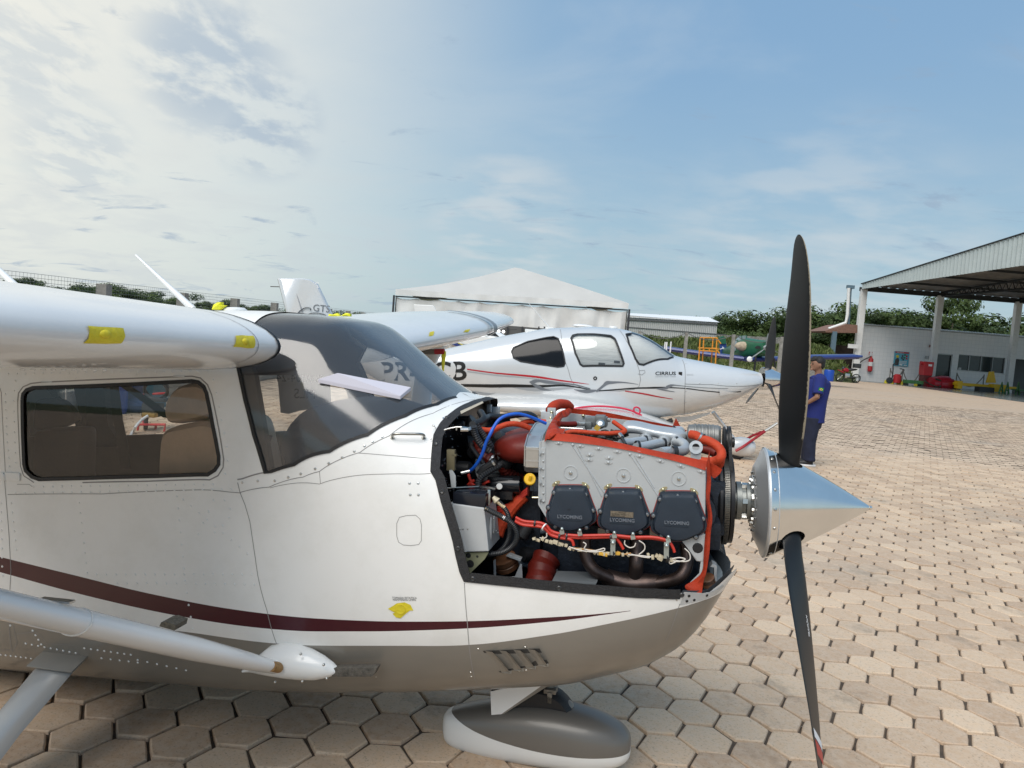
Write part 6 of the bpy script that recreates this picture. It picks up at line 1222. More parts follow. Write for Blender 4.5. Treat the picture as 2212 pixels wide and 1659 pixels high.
swoosh('grey_swoosh', [(1170, 812), (1215, 770), (1260, 762), (1330, 766), (1400, 778)], [(1175, 822), (1225, 785), (1270, 775), (1330, 772), (1400, 780)], M_gr, .004); swoosh('grey_swoosh', [(1050, 805), (1090, 808), (1130, 806), (1170, 808)], [(1050, 807), (1090, 822), (1130, 826), (1175, 815)], M_gr, .004)
swoosh('grey_swoosh', [(400, 800), (500, 815), (600, 828), (622, 822)], [(400, 804), (500, 828), (580, 838), (622, 826)], M_lg, .004); swoosh('grey_swoosh', [(635, 795), (700, 783), (800, 790), (900, 800), (1050, 790)], [(640, 800), (700, 794), (800, 812), (900, 815), (1050, 800)], M_lg, .0025)
swoosh('grey_swoosh', [(1495, 800), (1545, 795), (1560, 784), (1620, 783), (1890, 800)], [(1500, 803), (1550, 806), (1575, 796), (1630, 788), (1890, 802)], M_gr, .004); swoosh('grey_swoosh', [(1495, 800), (1545, 808), (1598, 818)], [(1497, 803), (1545, 814), (1598, 821)], M_gr, .0045)
def qtext(name, s_, x0, x1, y, hgt, m_, cnv=C4, bold=0., shear=0., lift=.004):
    p0 = QB.P(*QB.hit(*cnv(x0, y))); p1 = QB.P(*QB.hit(*cnv(x1, y))); d = np.array([p1[0]-p0[0], 0, p1[2]-p0[2]]); o = textobj(name, s_, 1., (0, 0, 0), (1, 0, 0), (0, 0, 1), m_, low, 0., bold=bold); vs_ = np.array([v.co[:] for v in o.data.vertices]); wd = vs_[:, 0].max(); ht = vs_[:, 2].max()
    for v in o.data.vertices: u, w_ = v.co.x/wd, v.co.z/ht*hgt; v.co = (p0[0]+d[0]*u, 0, p0[2]+d[2]*u+w_)
    conform(o, QB, lift); return o
    h0 = QB.hit(*cnv(x0, y)); h1 = QB.hit(*cnv(x1, y)); p0 = QB.P(*h0, lift); p1 = QB.P(*h1, lift); return textobj(name, s_, size, p0, p1-p0, QB.P(h0[0], h0[1]+.1)-QB.P(*h0), m_, low, .001, bold=bold, shear=shear)
qtext('registration', 'PR-FCB', -5, 465, 755, .29, M_bk, bold=.02); qtext('maker_lettering', 'CIRRUS', 1492, 1605, 728, .052, M_bk, bold=.02); qtext('model_lettering', 'SR22', 1665, 1700, 730, .02, M_lg); qtext('small_lettering', 'GENERATION THREE', 1492, 1605, 739, .016, M_lg)
m = MB(); h = QB.hit(*C4(1629, 723)); m.box(QB.P(*h, .004), (.055, .008, .065), rotm(.1, 0, 0)); m.build('badge', M_bk, low, bevel=.002)
m = MB(); h = QB.hit(*C4(1166, 746)); m.lathe([(.03, 0), (.03, .006), (.012, .006), (.012, .003)], QB.P(*h, .001), QB.Nrm(*h), 18); m.build('door_lock', M_bk, low)
m = MB()
for q, w_, h_ in (((1203, 668), .10, .04), ((1286, 656), .09, .035)): hh = QB.hit(*C4(*q)); m.box(QB.P(*hh, -.02), (w_, .01, h_))
m.build('window_vent', mat('grey_vent', (.12, .12, .12), .5), low, kind='stuff')
swoosh('vent_scoop', [(1840, 805), (1880, 815), (1935, 820)], [(1842, 840), (1880, 832), (1935, 823)], M_pearl, .02)
m = MB()
for p in [(1658, 665), (1658, 800), (1658, 875), (1660, 815), (1735, 772), (1835, 773), (1937, 773)]: h = QB.hit(*C4(*p)); m.sphere(QB.P(*h), .009, 8, 5)
m.build('cowl_fasteners', M_steel, low, kind='stuff', fix=False)
# roof antennas
m = MB(); c = QF.L(*C4(1100, 462), 0); m.sphere(c, (.17, .08, .03), 16, 8); m.build('roof_antenna', M_white, low); m = MB(); c = QF.L(*C4(1265, 470), 0); m.sphere(c, (.07, .05, .025), 16, 8); m.build('roof_antenna', M_white, low)
m = MB(); m.tube([QF.L(*C4(920, 475), 0), QF.L(*C4(798, 330), 0)], [.022, .006], 8, ell=(1, .5)); m.box(QF.L(*C4(917, 472), 0), (.12, .05, .03)); m.build('whip_antenna', M_white, low); m = MB(); m.box(QF.L(*C4(822, 523), -.25), (.12, .02, .04)); m.box(QF.L(*C4(818, 488), 0), (.2, .06, .05)); m.build('roof_antenna', M_white, low, bevel=.008, kind='stuff')
# fin and tailplane
fp6 = [(600, 603), (603, 601), (655, 601), (672, 604), (687, 614), (700, 640), (722, 686), (745, 725), (775, 770), (640, 790), (633, 745), (622, 690)]
m = MB(); P = [QF.L(*p, 0) for p in fp6]; c = np.mean(P, axis=0); m.loft([[np.array([c[0]+(p[0]-c[0])*s_, y_, c[2]+(p[2]-c[2])*(1-(1-s_)*.3)]) for p in P] for s_, y_ in ((.86, -.075), (.95, -.055), (1, -.015), (1, .015), (.95, .055), (.86, .075))]); fin = m.build('tail_fin', M_pearl, low, angle=50)
m = MB(); m.tube([QF.L(*C2(1978, 320), -.06), QF.L(*C2(2030, 490), -.08), QF.L(*C2(2060, 600), -.08)], .012, 8); m.build('rudder_gap', M_lg, fin)
textobj('fin_lettering', 'GTS', .155, QF.L(*C2(2093, 466), -.082), (1, 0, -.02), (0, 0, 1), M_gr, fin, .001); textobj('fin_lettering', 'CIRRUS', .15, QF.L(*C2(1925, 303), -.062), (1, 0, 0), (0, 0, 1), mat('ghost_letter', (.74, .74, .74), .4), fin, .001)
m = MB(); m.tube([QF.L(*C2(x, y), -.082) for x, y in [(1985, 500), (2005, 470), (2035, 448), (2065, 442), (2082, 450), (2078, 462)]], .028, 8, 4, ell=(1, .1)); m.tube([QF.L(*C2(x, y), -.084) for x, y in [(2060, 500), (2075, 485), (2110, 478), (2150, 482), (2180, 492), (2182, 500)]], .03, 8, 4, ell=(1, .1)); m.build('fin_emblem', M_gr, fin, kind='stuff')
m = MB(); m.tube([QF.L(*C2(1812, 303), 0), QF.L(*C2(1878, 305), 0)], .008, 6); m.box(QF.L(*C2(1977, 334), -.06), (.05, .02, .05)); m.box(QF.L(*C2(2053, 312), -.06), (.05, .02, .04)); m.build('rudder_fittings', M_bk, fin, kind='stuff')
for sg in (-1, 1):
    m = MB(); m.loft([wing_ring(sg*y, -3.0-dx, ch, 1.34, t=.09, n=12) for y, ch, dx in ((.08, .85, 0), (1.6, .6, .2), (1.85, .5, .27))]); m.build('tailplane', M_pearl, low, angle=50)
    m = MB(); st = [(.35, 1.75, .0, .56), (.75, 1.50, .10, .59), (2.0, 1.33, .20, .68), (3.6, 1.10, .36, .80), (4.7, .95, .48, .88), (5.0, .82, .56, .90), (5.1, .55, .70, .92)]
    rg = [wing_ring(sg*y, 2.05-dx, ch, z, t=.15, n=16) for y, ch, dx, z in st]; m.loft(rg); m.build('wing', M_pearl, low, angle=50)
m = MB(); R_ = []                                               # wing root fairing, a long low swelling along the flank
for x, w_, zt_, zb_q in [(-1.0, .45, .62, .55), (-.5, .60, .68, .5), (0, .70, .75, .48), (.5, .78, .81, .46), (1.0, .80, .84, .45), (1.5, .76, .80, .45), (2.0, .68, .70, .45), (2.4, .58, .58, .46), (2.6, .48, .52, .47)]:
    R_.append([np.array([x, w_*np.sign(cos(a))*abs(cos(a))**.7, (zt_+zb_q)/2+(zt_-zb_q)/2*np.sign(sin(a))*abs(sin(a))**.8]) for a in np.linspace(0, 2*pi, 32, endpoint=False)])
m.loft(R_); m.build('wing_root_fairing', M_pearl, low, angle=60)
# nose gear
m = MB(); m.tube([QF.L(1540, 890, 0), QF.L(1568, 925, 0), QF.L(1600, 965, 0)], [.055, .045, .04], 14, ell=(1, .55)); m.build('nose_gear_leg', M_pearl, low)
m = MB(); c = QF.L(1597, 977, 0); m.loft([[np.array([c[0]+x, w_*cos(a), .20+h_*sin(a)]) for a in np.linspace(0, 2*pi, 20, endpoint=False)] for x, w_, h_ in ((-.42, .01, .01), (-.36, .06, .06), (-.18, .11, .13), (0, .13, .165), (.14, .12, .15), (.23, .07, .09), (.25, .02, .03))]); m.build('wheel_pant', M_pearl, low)
m = MB(); m.lathe([(.13, -.05), (.15, -.03), (.15, .03), (.13, .05)], (c[0]-.03, 0, .152), (0, 1, 0), 24, True); m.build('tyre', M_black, low)
for sg in (-1, 1):
    m = MB(); m.loft([[np.array([.55+x, sg*1.65+w_*cos(a), .24+h_*sin(a)]) for a in np.linspace(0, 2*pi, 16, endpoint=False)] for x, w_, h_ in ((-.5, .01, .01), (-.3, .09, .1), (0, .12, .19), (.2, .11, .16), (.32, .03, .04))]); m.build('wheel_pant', M_pearl, low); m = MB(); m.tube([(.5, sg*1.1, .62), (.55, sg*1.6, .35)], .05, 10, ell=(1, .5)); m.build('main_gear_leg', M_pearl, low)
m = MB(); m.tube([QF.L(*CB(270, 1105), -.25), QF.L(*CB(350, 1075), -.25)], .035, 12); m.build('exhaust_stub', mat('dark_steel', (.05, .05, .05), .5, .6), low)
m = MB(); m.loft([[QF.L(*CB(x, y), yy) for yy in (-.12, .12)]+[QF.L(*CB(x, y2), yy) for yy in (.12, -.12)] for x, y, y2 in ((370, 1050, 1060), (430, 1045, 1098), (520, 1040, 1085), (700, 1000, 1020))]); m.build('cowl_scoop', M_pearl, low)
# propeller
HQ = QF.L(*CB(1185, 690), 0); HQ[0] += .08
RQ = []
m = MB(); m.lathe([(.185, -.09), (.185, -.02), (.165, .06), (.125, .17), (.07, .29), (.02, .36), (.001, .372)], HQ, (1, 0, 0), 32, True); sp6 = m.build('spinner', M_alu, low)
M_prop = mat('propeller_satin_black', (.014, .014, .015), .4)
for a in (radians(3), radians(3+120), radians(3-120)):
    er = np.array([0, -sin(a), cos(a)]); et = np.array([0, -cos(a), -sin(a)]); ex = np.array([1., 0, 0]); m = MB(); R_ = []
    for r, ch, tk, be in [tuple(v_) for v_ in smooth_path([(.08, .09, .9, 60), (.2, .11, .5, 50), (.35, .16, .16, 40), (.55, .18, .11, 30), (.75, .155, .09, 24), (.9, .11, .08, 20), (.97, .06, .08, 18), (1.0, .015, .08, 17)], 3)]:
        be = radians(be); cd_ = et*cos(be)+ex*sin(be); nd_ = ex*cos(be)-et*sin(be); R_.append([HQ+er*r+cd_*(ch*.5*cos(th))+nd_*(ch*tk*.5*sin(th)) for th in np.linspace(0, 2*pi, 16, endpoint=False)])
    m.loft(R_); m.build('propeller_blade', M_prop, low, angle=60)
# red rope over the near wing and tow bar at the nose wheel
M_rope = mat('red_rope', (.55, .02, .06), .7)
tr = thing('tie_down_rope', 'red tie-down rope knotted over the wing root of the silver-white aircraft', 'rope', M=QF.matrix())
m = MB(); m.tube([QF.L(*C4(x, y), -1.1-.0006*(x-1060)) for x, y in [(1050, 912), (1100, 903), (1180, 898), (1260, 902), (1340, 915), (1400, 938), (1420, 950)]], .014, 8, 4); m.build('rope', M_rope, tr)
m = MB(); m.tube([QF.L(*C4(x, y), -1.3) for x, y in [(1395, 940), (1378, 925), (1378, 908), (1392, 903), (1408, 912), (1410, 930), (1398, 944)]], .012, 8, 4); m.build('knot_loop', M_rope, tr)
tb = thing('tow_bar', 'red forked tow bar clamped to the nose wheel of the silver-white aircraft', 'tow bar', M=QF.matrix())
M_tow = mat('tow_bar_red', (.33, .012, .02), .4)
m = MB(); m.tube([QF.L(*CB(940, 1365), -.18), QF.L(*CB(1010, 1325), -.18), QF.L(*CB(1080, 1275), -.1), QF.L(*CB(1215, 1180), 0)], .022, 8, 2); m.build('fork_arm', M_tow, tb); m = MB(); m.tube([QF.L(*CB(1000, 1280), .18), QF.L(*CB(1100, 1220), .1), QF.L(*CB(1215, 1178), 0)], .02, 8, 2); m.build('fork_arm', M_tow, tb)
m = MB(); m.tube([QF.L(*CB(1045, 1258), .1), QF.L(*CB(1075, 1280), -.1)], .015, 8); m.build('cross_brace', M_tow, tb); m = MB(); m.tube([QF.L(*CB(1212, 1180), 0), QF.L(*CB(1245, 1160), 0), QF.L(*CB(1330, 1105), 0)], .022, 8); m.build('shaft', mat('bare_tube', (.5, .5, .48), .4, .5), tb)
# ================================================================== BACKGROUND
def Yp(c, x, y, Y): return atY(*(c(x, y) if c else (x, y)), Y)
# ---- low block wall and welded-mesh fence running away on the left
M_block = mat('concrete_block', (.30, .275, .23), .9, var=.3, vscale=3, bump=.6, bscale=30, rnd=.35)
WX = lambda Y: -6.62-.016*(Y-9)
bwall = thing('block_wall', 'low grey concrete block wall along the left edge of the paving', 'wall', (0, 0, 0))
mb = MB(); mb.box((0, 0, 0), (.16, .385, .165)); b0 = mb.build('block', M_block, bwall, smooth=False, bevel=.006); b0.location = (WX(9.2), 9.2, .085); cnt = 0
for j in range(2):
    for i in range(104):
        if i == 0 and j == 0: continue
        Y = 9.2+i*.395+j*.197; o = b0.copy(); COL.objects.link(o); o.location = (WX(Y)+rng.normal(0, .003), Y, .085+j*.172); o.rotation_euler = (0, 0, rng.normal(0, .01)+.016)
mf = thing('mesh_fence', 'welded wire mesh fence on concrete posts above the low block wall', 'fence', (0, 0, 0))
M_wire2 = mat('galvanised_wire', (.17, .19, .20), .5, .5); mb = MB()
zt = lambda Y: 2.02+.0135*(Y-10)
Ys = np.arange(8.6, 50, .075)
for Y in Ys:
    x = WX(Y)-.05; s_ = .0022+Y*.00004; mb.add([(x, Y-s_, .34), (x, Y+s_, .34), (x, Y+s_, zt(Y)), (x, Y-s_, zt(Y))], [(0, 1, 2, 3)])
mb.build('vertical_wires', M_wire2, mf, kind='stuff', smooth=False, fix=False)
mb = MB()
for k in range(30):
    f_ = k/29; mb.loft([[(WX(Y)-.052, Y, .36+(zt(Y)-.36)*f_-.0026), (WX(Y)-.052, Y, .36+(zt(Y)-.36)*f_+.0026)] for Y in (8.6, 22, 36, 50)], caps=False, closed=False)
mb.build('horizontal_wires', M_wire2, mf, kind='stuff', smooth=False, fix=False)
M_conc = mat('weathered_concrete', (.26, .25, .225), .9, var=.35, vscale=5, dirt=.6, bump=.4, bscale=30)
mb = MB(); mb.box((0, 0, .975), (.17, .17, 1.95)); pst = mb.build('post', M_conc, mf, smooth=False, bevel=.008)
for k, px in enumerate((222, 397, 514, 602, 672, 724, 766, 800, 828, 850)):
    a = ray(px, 690); Y = 6.66/(-a[0]/a[1]) ; Y = min(Y, 49); o = pst if k == 0 else pst.copy()
    if k: COL.objects.link(o)
    o.location = (WX(Y)-.0, Y, 0); o.scale = (1, 1, (zt(Y)-.04)/1.95)
# ---- grass behind the wall
def tufts(name, region, n, h, m_, seed=3):
    rr = np.random.default_rng(seed); mb = MB()
    for _ in range(n):
        x, y, z = region(rr); a = rr.uniform(0, pi); hh = h*rr.uniform(.5, 1.3); w_ = hh*rr.uniform(.08, .3); dx, dy = cos(a)*w_, sin(a)*w_; lx, ly = rr.normal(0, hh*.35, 2)
        mb.add([(x-dx, y-dy, z-.02), (x+dx, y+dy, z-.02), (x+dx*.4+lx, y+dy*.4+ly, z+hh), (x-dx*.4+lx, y-dy*.4+ly, z+hh*.9)], [(0, 1, 2, 3)])
    o = mb.build(name, m_, None, smooth=False, fix=False, kind='stuff'); return o
def leafmat(name, a, c, sc=1.2):
    m = bpy.data.materials.new(name); m.use_nodes = True; n = m.node_tree.nodes; l = m.node_tree.links; b = n['Principled BSDF']; b.inputs['Roughness'].default_value = .6; b.inputs['Specular IOR Level'].default_value = .25
    g = n.new('ShaderNodeNewGeometry'); z = n.new('ShaderNodeTexNoise'); z.inputs['Scale'].default_value = sc; z.inputs['Detail'].default_value = 4; l.new(g.outputs['Position'], z.inputs[0]); r = n.new('ShaderNodeMapRange'); l.new(z.outputs[0], r.inputs[0]); r.inputs[1].default_value = .35; r.inputs[2].default_value = .65
    x = n.new('ShaderNodeMix'); x.data_type = 'RGBA'; l.new(r.outputs[0], x.inputs[0]); x.inputs[6].default_value = (*a, 1); x.inputs[7].default_value = (*c, 1)
    oi = n.new('ShaderNodeObjectInfo'); x2 = n.new('ShaderNodeMix'); x2.data_type = 'RGBA'; x2.blend_type = 'MULTIPLY'; x2.inputs[0].default_value = .5; l.new(x.outputs[2], x2.inputs[6]); cr = n.new('ShaderNodeMapRange'); l.new(oi.outputs['Random'], cr.inputs[0]); cr.inputs[3].default_value = .45; cr.inputs[4].default_value = 1.5
    cc = n.new('ShaderNodeCombineColor'); [l.new(cr.outputs[0], cc.inputs[i]) for i in range(3)]; l.new(cc.outputs[0], x2.inputs[7]); l.new(x2.outputs[2], b.inputs['Base Color'])
    try: b.inputs['Subsurface Weight'].default_value = 0
    except Exception: pass
    return m
M_weed = leafmat('weed_leaves', (.055, .085, .022), (.14, .17, .05), 1.5); M_leaf = leafmat('tree_leaves', (.026, .046, .013), (.085, .125, .032), .35); M_bark = mat('bark', (.13, .105, .08), .9, var=.4)
tag(tufts('grass', lambda r: (-6.9-abs(r.normal(0, 1.2)), r.uniform(8, 45), 0.02), 5000, .30, M_weed), 'rough green grass growing behind the low block wall', 'grass')
# ---- trees
def tree_proto(seed, H, R, lobes, n, low=.3):
    rr = np.random.default_rng(seed); tr_ = MB(); tr_.tube([(0, 0, 0), (.1, .05, H*.3), (-.1, .0, H*.6)], [.20, .15, .07], 8, 3)
    L_ = [(rr.normal(0, R*.45), rr.normal(0, R*.45), H*rr.uniform(low, .86), R*rr.uniform(.30, .55)) for _ in range(lobes)]
    for x, y, z, r in L_[:7]: tr_.tube([(0, 0, H*.28), (x*.5, y*.5, z*.7), (x, y, z)], [.10, .06, .03], 6, 2)
    cr_ = MB()
    for i in range(n):
        x, y, z, r = L_[rr.integers(lobes)]; d = rr.normal(size=3); d /= np.linalg.norm(d); rad_ = r*rr.uniform(.55, 1.08)*(1 if d[2] > -.3 else .7); c = np.array([x, y, z])+d*rad_*np.array([1, 1, .72])
        s_ = rr.uniform(.07, .20); u = np.cross(d, rr.normal(size=3)); u /= np.linalg.norm(u); v = np.cross(d, u)*rr.uniform(.5, 1)+d*rr.normal(0, .4)
        cr_.add([c-u*s_, c-v*s_*.7, c+u*s_, c+v*s_*.7], [(0, 1, 2, 3)])
    return tr_, cr_
protos = []
for k, (H, R, lb, n) in enumerate(((8, 3.4, 17, 8000), (7, 3.2, 15, 7000), (9, 2.8, 18, 8000), (6, 3.6, 16, 7000))):
    t_, c_ = tree_proto(20+k, H, R, lb, n, .10 if k != 2 else .16); root = thing('broadleaf_tree', '', 'tree'); t_.build('trunk', M_bark, root); c_.build('crown', M_leaf, root, smooth=False, fix=False); protos.append([root, H, False])
def place_tree(px, ty, Y, k, label, group, sx=1.0):
    root, H, used = protos[k % 4]; zt_ = atY(px, ty, Y)[2]; s_ = zt_/(H*.98)*1.0; X = atY(px, ty, Y)[0]; loc = (X, Y, 0); rz = rng.uniform(0, 6.28); sx = sx*rng.uniform(.75, 1.2)
    if used: o = dup(root, loc, rz, label, group, (s_*sx, s_*sx, s_))
    else: o = root; o.location = loc; o.rotation_euler = (0, 0, rz); o.scale = (s_*sx, s_*sx, s_); o['label'] = label; o['group'] = group; protos[k % 4][2] = True
    return o
G1 = 'dark trees of the far wood behind the mesh fence'; L1 = 'dark bushy tree in the distant treeline behind the mesh fence'
tops = [(-30, 600), (5, 598), (50, 596), (95, 612), (140, 618), (180, 612), (215, 622), (245, 618), (275, 632), (300, 622), (322, 640), (352, 640), (385, 630), (410, 650), (440, 648), (470, 645), (500, 655), (535, 652), (565, 658), (590, 662), (690, 668), (725, 672), (755, 676), (785, 680), (815, 684), (845, 690)]
for i, (px, ty) in enumerate(tops): place_tree(px, ty+rng.uniform(-6, 5), 118+rng.uniform(-8, 25), i, L1, G1, 1.5)
for i in range(14): px = -20+i*64; place_tree(px, 618+px*.088+rng.uniform(0, 9), 108+rng.uniform(0, 12), i+1, L1, G1, 1.7)
G2 = 'dense green trees beyond the far concrete wall'; L2 = 'dense green tree standing beyond the far concrete wall'
for i, (px, ty, Y) in enumerate([(1418, 674, 118), (1445, 681, 118), (1505, 676, 120), (1530, 682, 118), (1560, 700, 112), (1585, 690, 110), (1610, 685, 112), (1640, 677, 110), (1665, 672, 112), (1690, 680, 108), (1712, 684, 110), (1740, 668, 105), (1757, 663, 106)]): place_tree(px, ty, Y, i, L2, G2, 1.25)
for i in range(12): place_tree(1560+i*19, 708+i*1.5, 100+rng.uniform(0, 8), i+2, L2, G2, 1.4)
G3 = 'tall green trees behind the white tiled building'; L3 = 'tall green tree standing behind the white tiled building'
for i, (px, ty, Y) in enumerate([(1775, 668, 104), (1800, 672, 100), (1822, 656, 98), (1850, 652, 100), (1880, 664, 102), (1905, 670, 100), (1935, 672, 106), (1962, 668, 104), (1990, 664, 100), (2015, 662, 102), (2040, 676, 104), (2060, 700, 96), (2110, 716, 108), (2150, 700, 112), (2178, 712, 106), (2205, 672, 100), (2240, 664, 98), (2270, 690, 104)]): place_tree(px, ty, Y, i, L3, G3, 1.15)
place_tree(2068, 612, 96, 2, 'tallest round-headed tree, rising behind the white building between two hangar posts', G3, .85)['label'] = 'tallest round-headed tree, rising behind the white building between two hangar posts'
for i in range(9): place_tree(1765+i*38, 714+rng.uniform(-4, 6), 96+rng.uniform(0, 5), i+3, L3, G3, 1.4)
# ---- event tent
tent = thing('white_tent', 'large white marquee tent with gabled roof and hanging side curtains', 'tent')
M_tentr = mat('tent_fabric', (.50, .49, .465), .7, var=.05, vscale=.8, dirt=.12, dcol=(.42, .40, .36), bump=.15, bscale=2); M_curt = mat('tent_curtain', (.66, .66, .64), .6, var=.1, vscale=1)
TY = 48.; a = Yp(None, 855, 625, TY); b = Yp(None, 1358, 655, TY); pk = Yp(None, 1115, 570, TY); a2 = Yp(None, 855, 634, TY); b2 = Yp(None, 1358, 666, TY)
def gx(f_): return a+(b-a)*f_
fp_ = (pk[0]-a[0])/(b[0]-a[0]); mb = MB(); top = []; lowr = []
for f_ in np.linspace(0, 1, 41):
    base_ = gx(f_); u = f_/fp_ if f_ < fp_ else (1-f_)/(1-fp_); zt_ = base_[2]+(pk[2]-(a[2]+(b[2]-a[2])*fp_))*(u-.10*sin(pi*u)*(1 if f_ < fp_ else -.2)) if 0 < u else base_[2]
    top.append(np.array([base_[0], TY+u*2.2, zt_])); lowr.append(base_)
mb.loft([[l_, l_*.5+t_*.5+np.array([0, .0, 0]), t_] for l_, t_ in zip(lowr, top)], caps=False, closed=False)
mb.loft([[t_, t_+np.array([0, 16-2*(t_[1]-TY), 0])] for t_ in top], caps=False, closed=False)
mb.build('tent_roof', M_tentr, tent, angle=20)
mb = MB(); mb.loft([[gx(f_)+np.array([0, -.05-.008*sin(f_*90), 0]), gx(f_)+np.array([0, -.07-.015*sin(f_*60+1), -.38-.008*sin(f_*57)])] for f_ in np.linspace(0, 1, 160)], caps=False, closed=False); mb.build('valance', M_curt, tent)
mb = MB(); mb.box((gx(.5)+np.array([0, .05, -.46])), (b[0]-a[0], .08, .08), rotm(0, -math.atan2(b[2]-a[2], b[0]-a[0]), 0)); mb.build('dark_eave_bar', M_black, tent)  # black bar stands in for the dark, shaded gap beneath the valance
mb = MB(); R_ = []
rr = np.random.default_rng(5); nf = 220; folds = np.interp(np.linspace(0, 1, nf), np.linspace(0, 1, 44), rr.normal(0, .09, 44))
for i, f_ in enumerate(np.linspace(.005, .995, nf)):
    b_ = gx(f_); ring = []
    for t_ in np.linspace(0, 1, 14):
        sag = .10*abs(sin(f_*pi*11))*max(0, 1-t_*4); ring.append(np.array([b_[0]+.25*sin(t_*3+f_*40)*t_*.4, TY+.12+folds[i]*(.25+t_)*1.2+.05*sin(f_*50+t_*5)+.04*sin(f_*23-t_*8), (b_[2]-.52-sag)*(1-t_)]))
    R_.append(ring)
mb.loft(R_, caps=False, closed=False); mb.build('front_curtain', M_curt, tent)
for xe, bb in ((a[0], a), (b[0], b)):
    mb = MB(); mb.loft([[np.array([xe+.04*sin(y*2), TY+y, bb[2]-.5]), np.array([xe+.08*sin(y*2), TY+y, 0])] for y in np.linspace(.1, 14, 30)], caps=False, closed=False); mb.build('side_curtain', M_curt, tent)
    mb = MB(); mb.box((xe+(.08 if xe > 0 else -.08), TY-.05, bb[2]/2-.2), (.12, .12, bb[2]-.4)); mb.build('tent_post', mat('dark_post', (.03, .03, .035), .5), tent)
# ---- far warehouse, concrete wall, cable posts, berm
def corr_mat(name, col, sc, axis=0, strength=.5, dirt=.2):
    m = mat(name, col, .45, .2, var=.06, vscale=1.2, dirt=dirt); n = m.node_tree.nodes; l = m.node_tree.links; t = n.new('ShaderNodeTexCoord'); w_ = n.new('ShaderNodeTexWave'); w_.bands_direction = 'XYZ'[axis]; w_.inputs['Scale'].default_value = sc; w_.inputs['Distortion'].default_value = 0; l.new(t.outputs['Object'], w_.inputs[0]); bp = n.new('ShaderNodeBump'); bp.inputs['Strength'].default_value = strength; bp.inputs['Distance'].default_value = .05; l.new(w_.outputs[0], bp.inputs['Height']); l.new(bp.outputs[0], n['Principled BSDF'].inputs['Normal']); return m
WY = 84.; p0, p1 = Yp(None, 1335, 684, WY), Yp(None, 1550, 696, WY); r0, r1 = Yp(None, 1335, 675, WY+4), Yp(None, 1530, 685, WY+4)
wh = thing('warehouse', 'long pale grey corrugated shed with white roof beyond the tent', 'building')
mb = MB(); zE = (p0[2]+p1[2])/2; mb.box(((p0[0]+p1[0])/2, WY+5, p1[2]/2), (p1[0]-p0[0], 10, p1[2])); mb.build('wall', corr_mat('sheet_wall', (.50, .49, .46), 1.4, 0, .8), wh, smooth=False)
mb = MB(); mb.add([(p0[0], WY-.2, p0[2]), (p1[0]+.2, WY-.2, p1[2]), (r1[0], WY+4, r1[2]), (r0[0], WY+4, r0[2]), (p0[0], WY+10.2, p0[2]), (p1[0]+.2, WY+10.2, p1[2])], [(0, 1, 2, 3), (3, 2, 5, 4), (1, 5, 2)]); mb.build('roof', mat('white_roof_sheet', (.80, .80, .80), .4), wh, smooth=False)
mb = MB(); mb.box(((p0[0]+p1[0])/2, WY-.1, p0[2]-.12), (p1[0]-p0[0], .12, .16), rotm(0, -math.atan2(p1[2]-p0[2], p1[0]-p0[0]), 0)); q_ = Yp(CZ, 880, 448, WY); mb.box((q_[0], WY-.06, q_[2]), (p1[0]-p0[0]+1, .06, .09)); mb.build('trim', mat('trim_dark', (.10, .10, .10), .6), wh, smooth=False, kind='stuff')
cw = thing('concrete_wall', 'long grey precast concrete wall beyond the grassy bank', 'wall'); c0_ = Yp(CZ, 1385, 497, 80); c1_ = Yp(CB, 1615, 318, 80); mb = MB(); L_ = c1_[0]-c0_[0]; n_ = 9
for i in range(n_):
    mb = MB(); zz_ = (c0_[2]+(c1_[2]-c0_[2])*(i+.5)/n_); mb.box((c0_[0]+L_*(i+.5)/n_, 80, zz_/2), (L_/n_-.04, .12, zz_)); mb.build('panel', M_conc, cw, smooth=False)
mb = MB()
for px in (1380,): pass
G4 = 'concrete posts carrying a sagging cable across the grassy bank'; cps = []
for k, (cx, ty, by, lb) in enumerate(((500, 455, 640, 'concrete cable post furthest left, above the canopy of the low-wing aircraft'), (1045, 470, 672, 'tall concrete cable post left of the orange platform'), (1592, 493, 690, 'concrete cable post between the blue tail and the green aircraft'), (2150, 520, 690, 'concrete cable post behind the tall propeller blade'))):
    p = Yp(CZ, cx, ty, 41); mb = MB(); mb.box((0, 0, p[2]/2), (.20, .20, p[2]), taper=.8); o = mb.build('cable_post', M_conc, None, smooth=False); o.location = (p[0], 41, 0); tag(o, lb, 'post', G4); cps.append(p)
mb = MB()
for p, q in zip(cps, cps[1:]): mb.tube([p*(1-t)+q*t-np.array([0, 0, 1.5*t*(1-t)]) for t in np.linspace(0, 1, 12)], .022, 5)
tag(mb.build('sagging_cable', mat('cable_grey', (.10, .10, .10), .6), None), 'thin cable sagging between the concrete posts', 'cable')
bm_top = [(1180, 738), (1300, 735), (1370, 731), (1400, 726), (1440, 732), (1480, 728), (1520, 731), (1560, 727), (1600, 731), (1640, 738), (1690, 745), (1736, 742), (1765, 745), (1793, 757), (1808, 785)]
ridge = [Yp(None, *p, 72) for p in bm_top]; mb = MB(); R_ = []
for p in smooth_path(ridge, 5):
    h = max(.0, p[2]-.25); R_.append([np.array([p[0]-6*f_*.0, 72+dy, h*hh+rng.normal(0, .05)]) for dy, hh in ((-5, -.02), (-3.8, .30), (-2.4, .72), (-.8, .97), (0, 1), (1.5, .92), (3, .4), (4, -.02))])
mb.loft(R_, caps=False, closed=False); berm = mb.build('grassy_bank', mat('bank_soil', (.10, .115, .045), .95, var=.6, vscale=.5, dirt=.7, dcol=(.24, .18, .10), bump=.8, bscale=3), None, kind='structure')
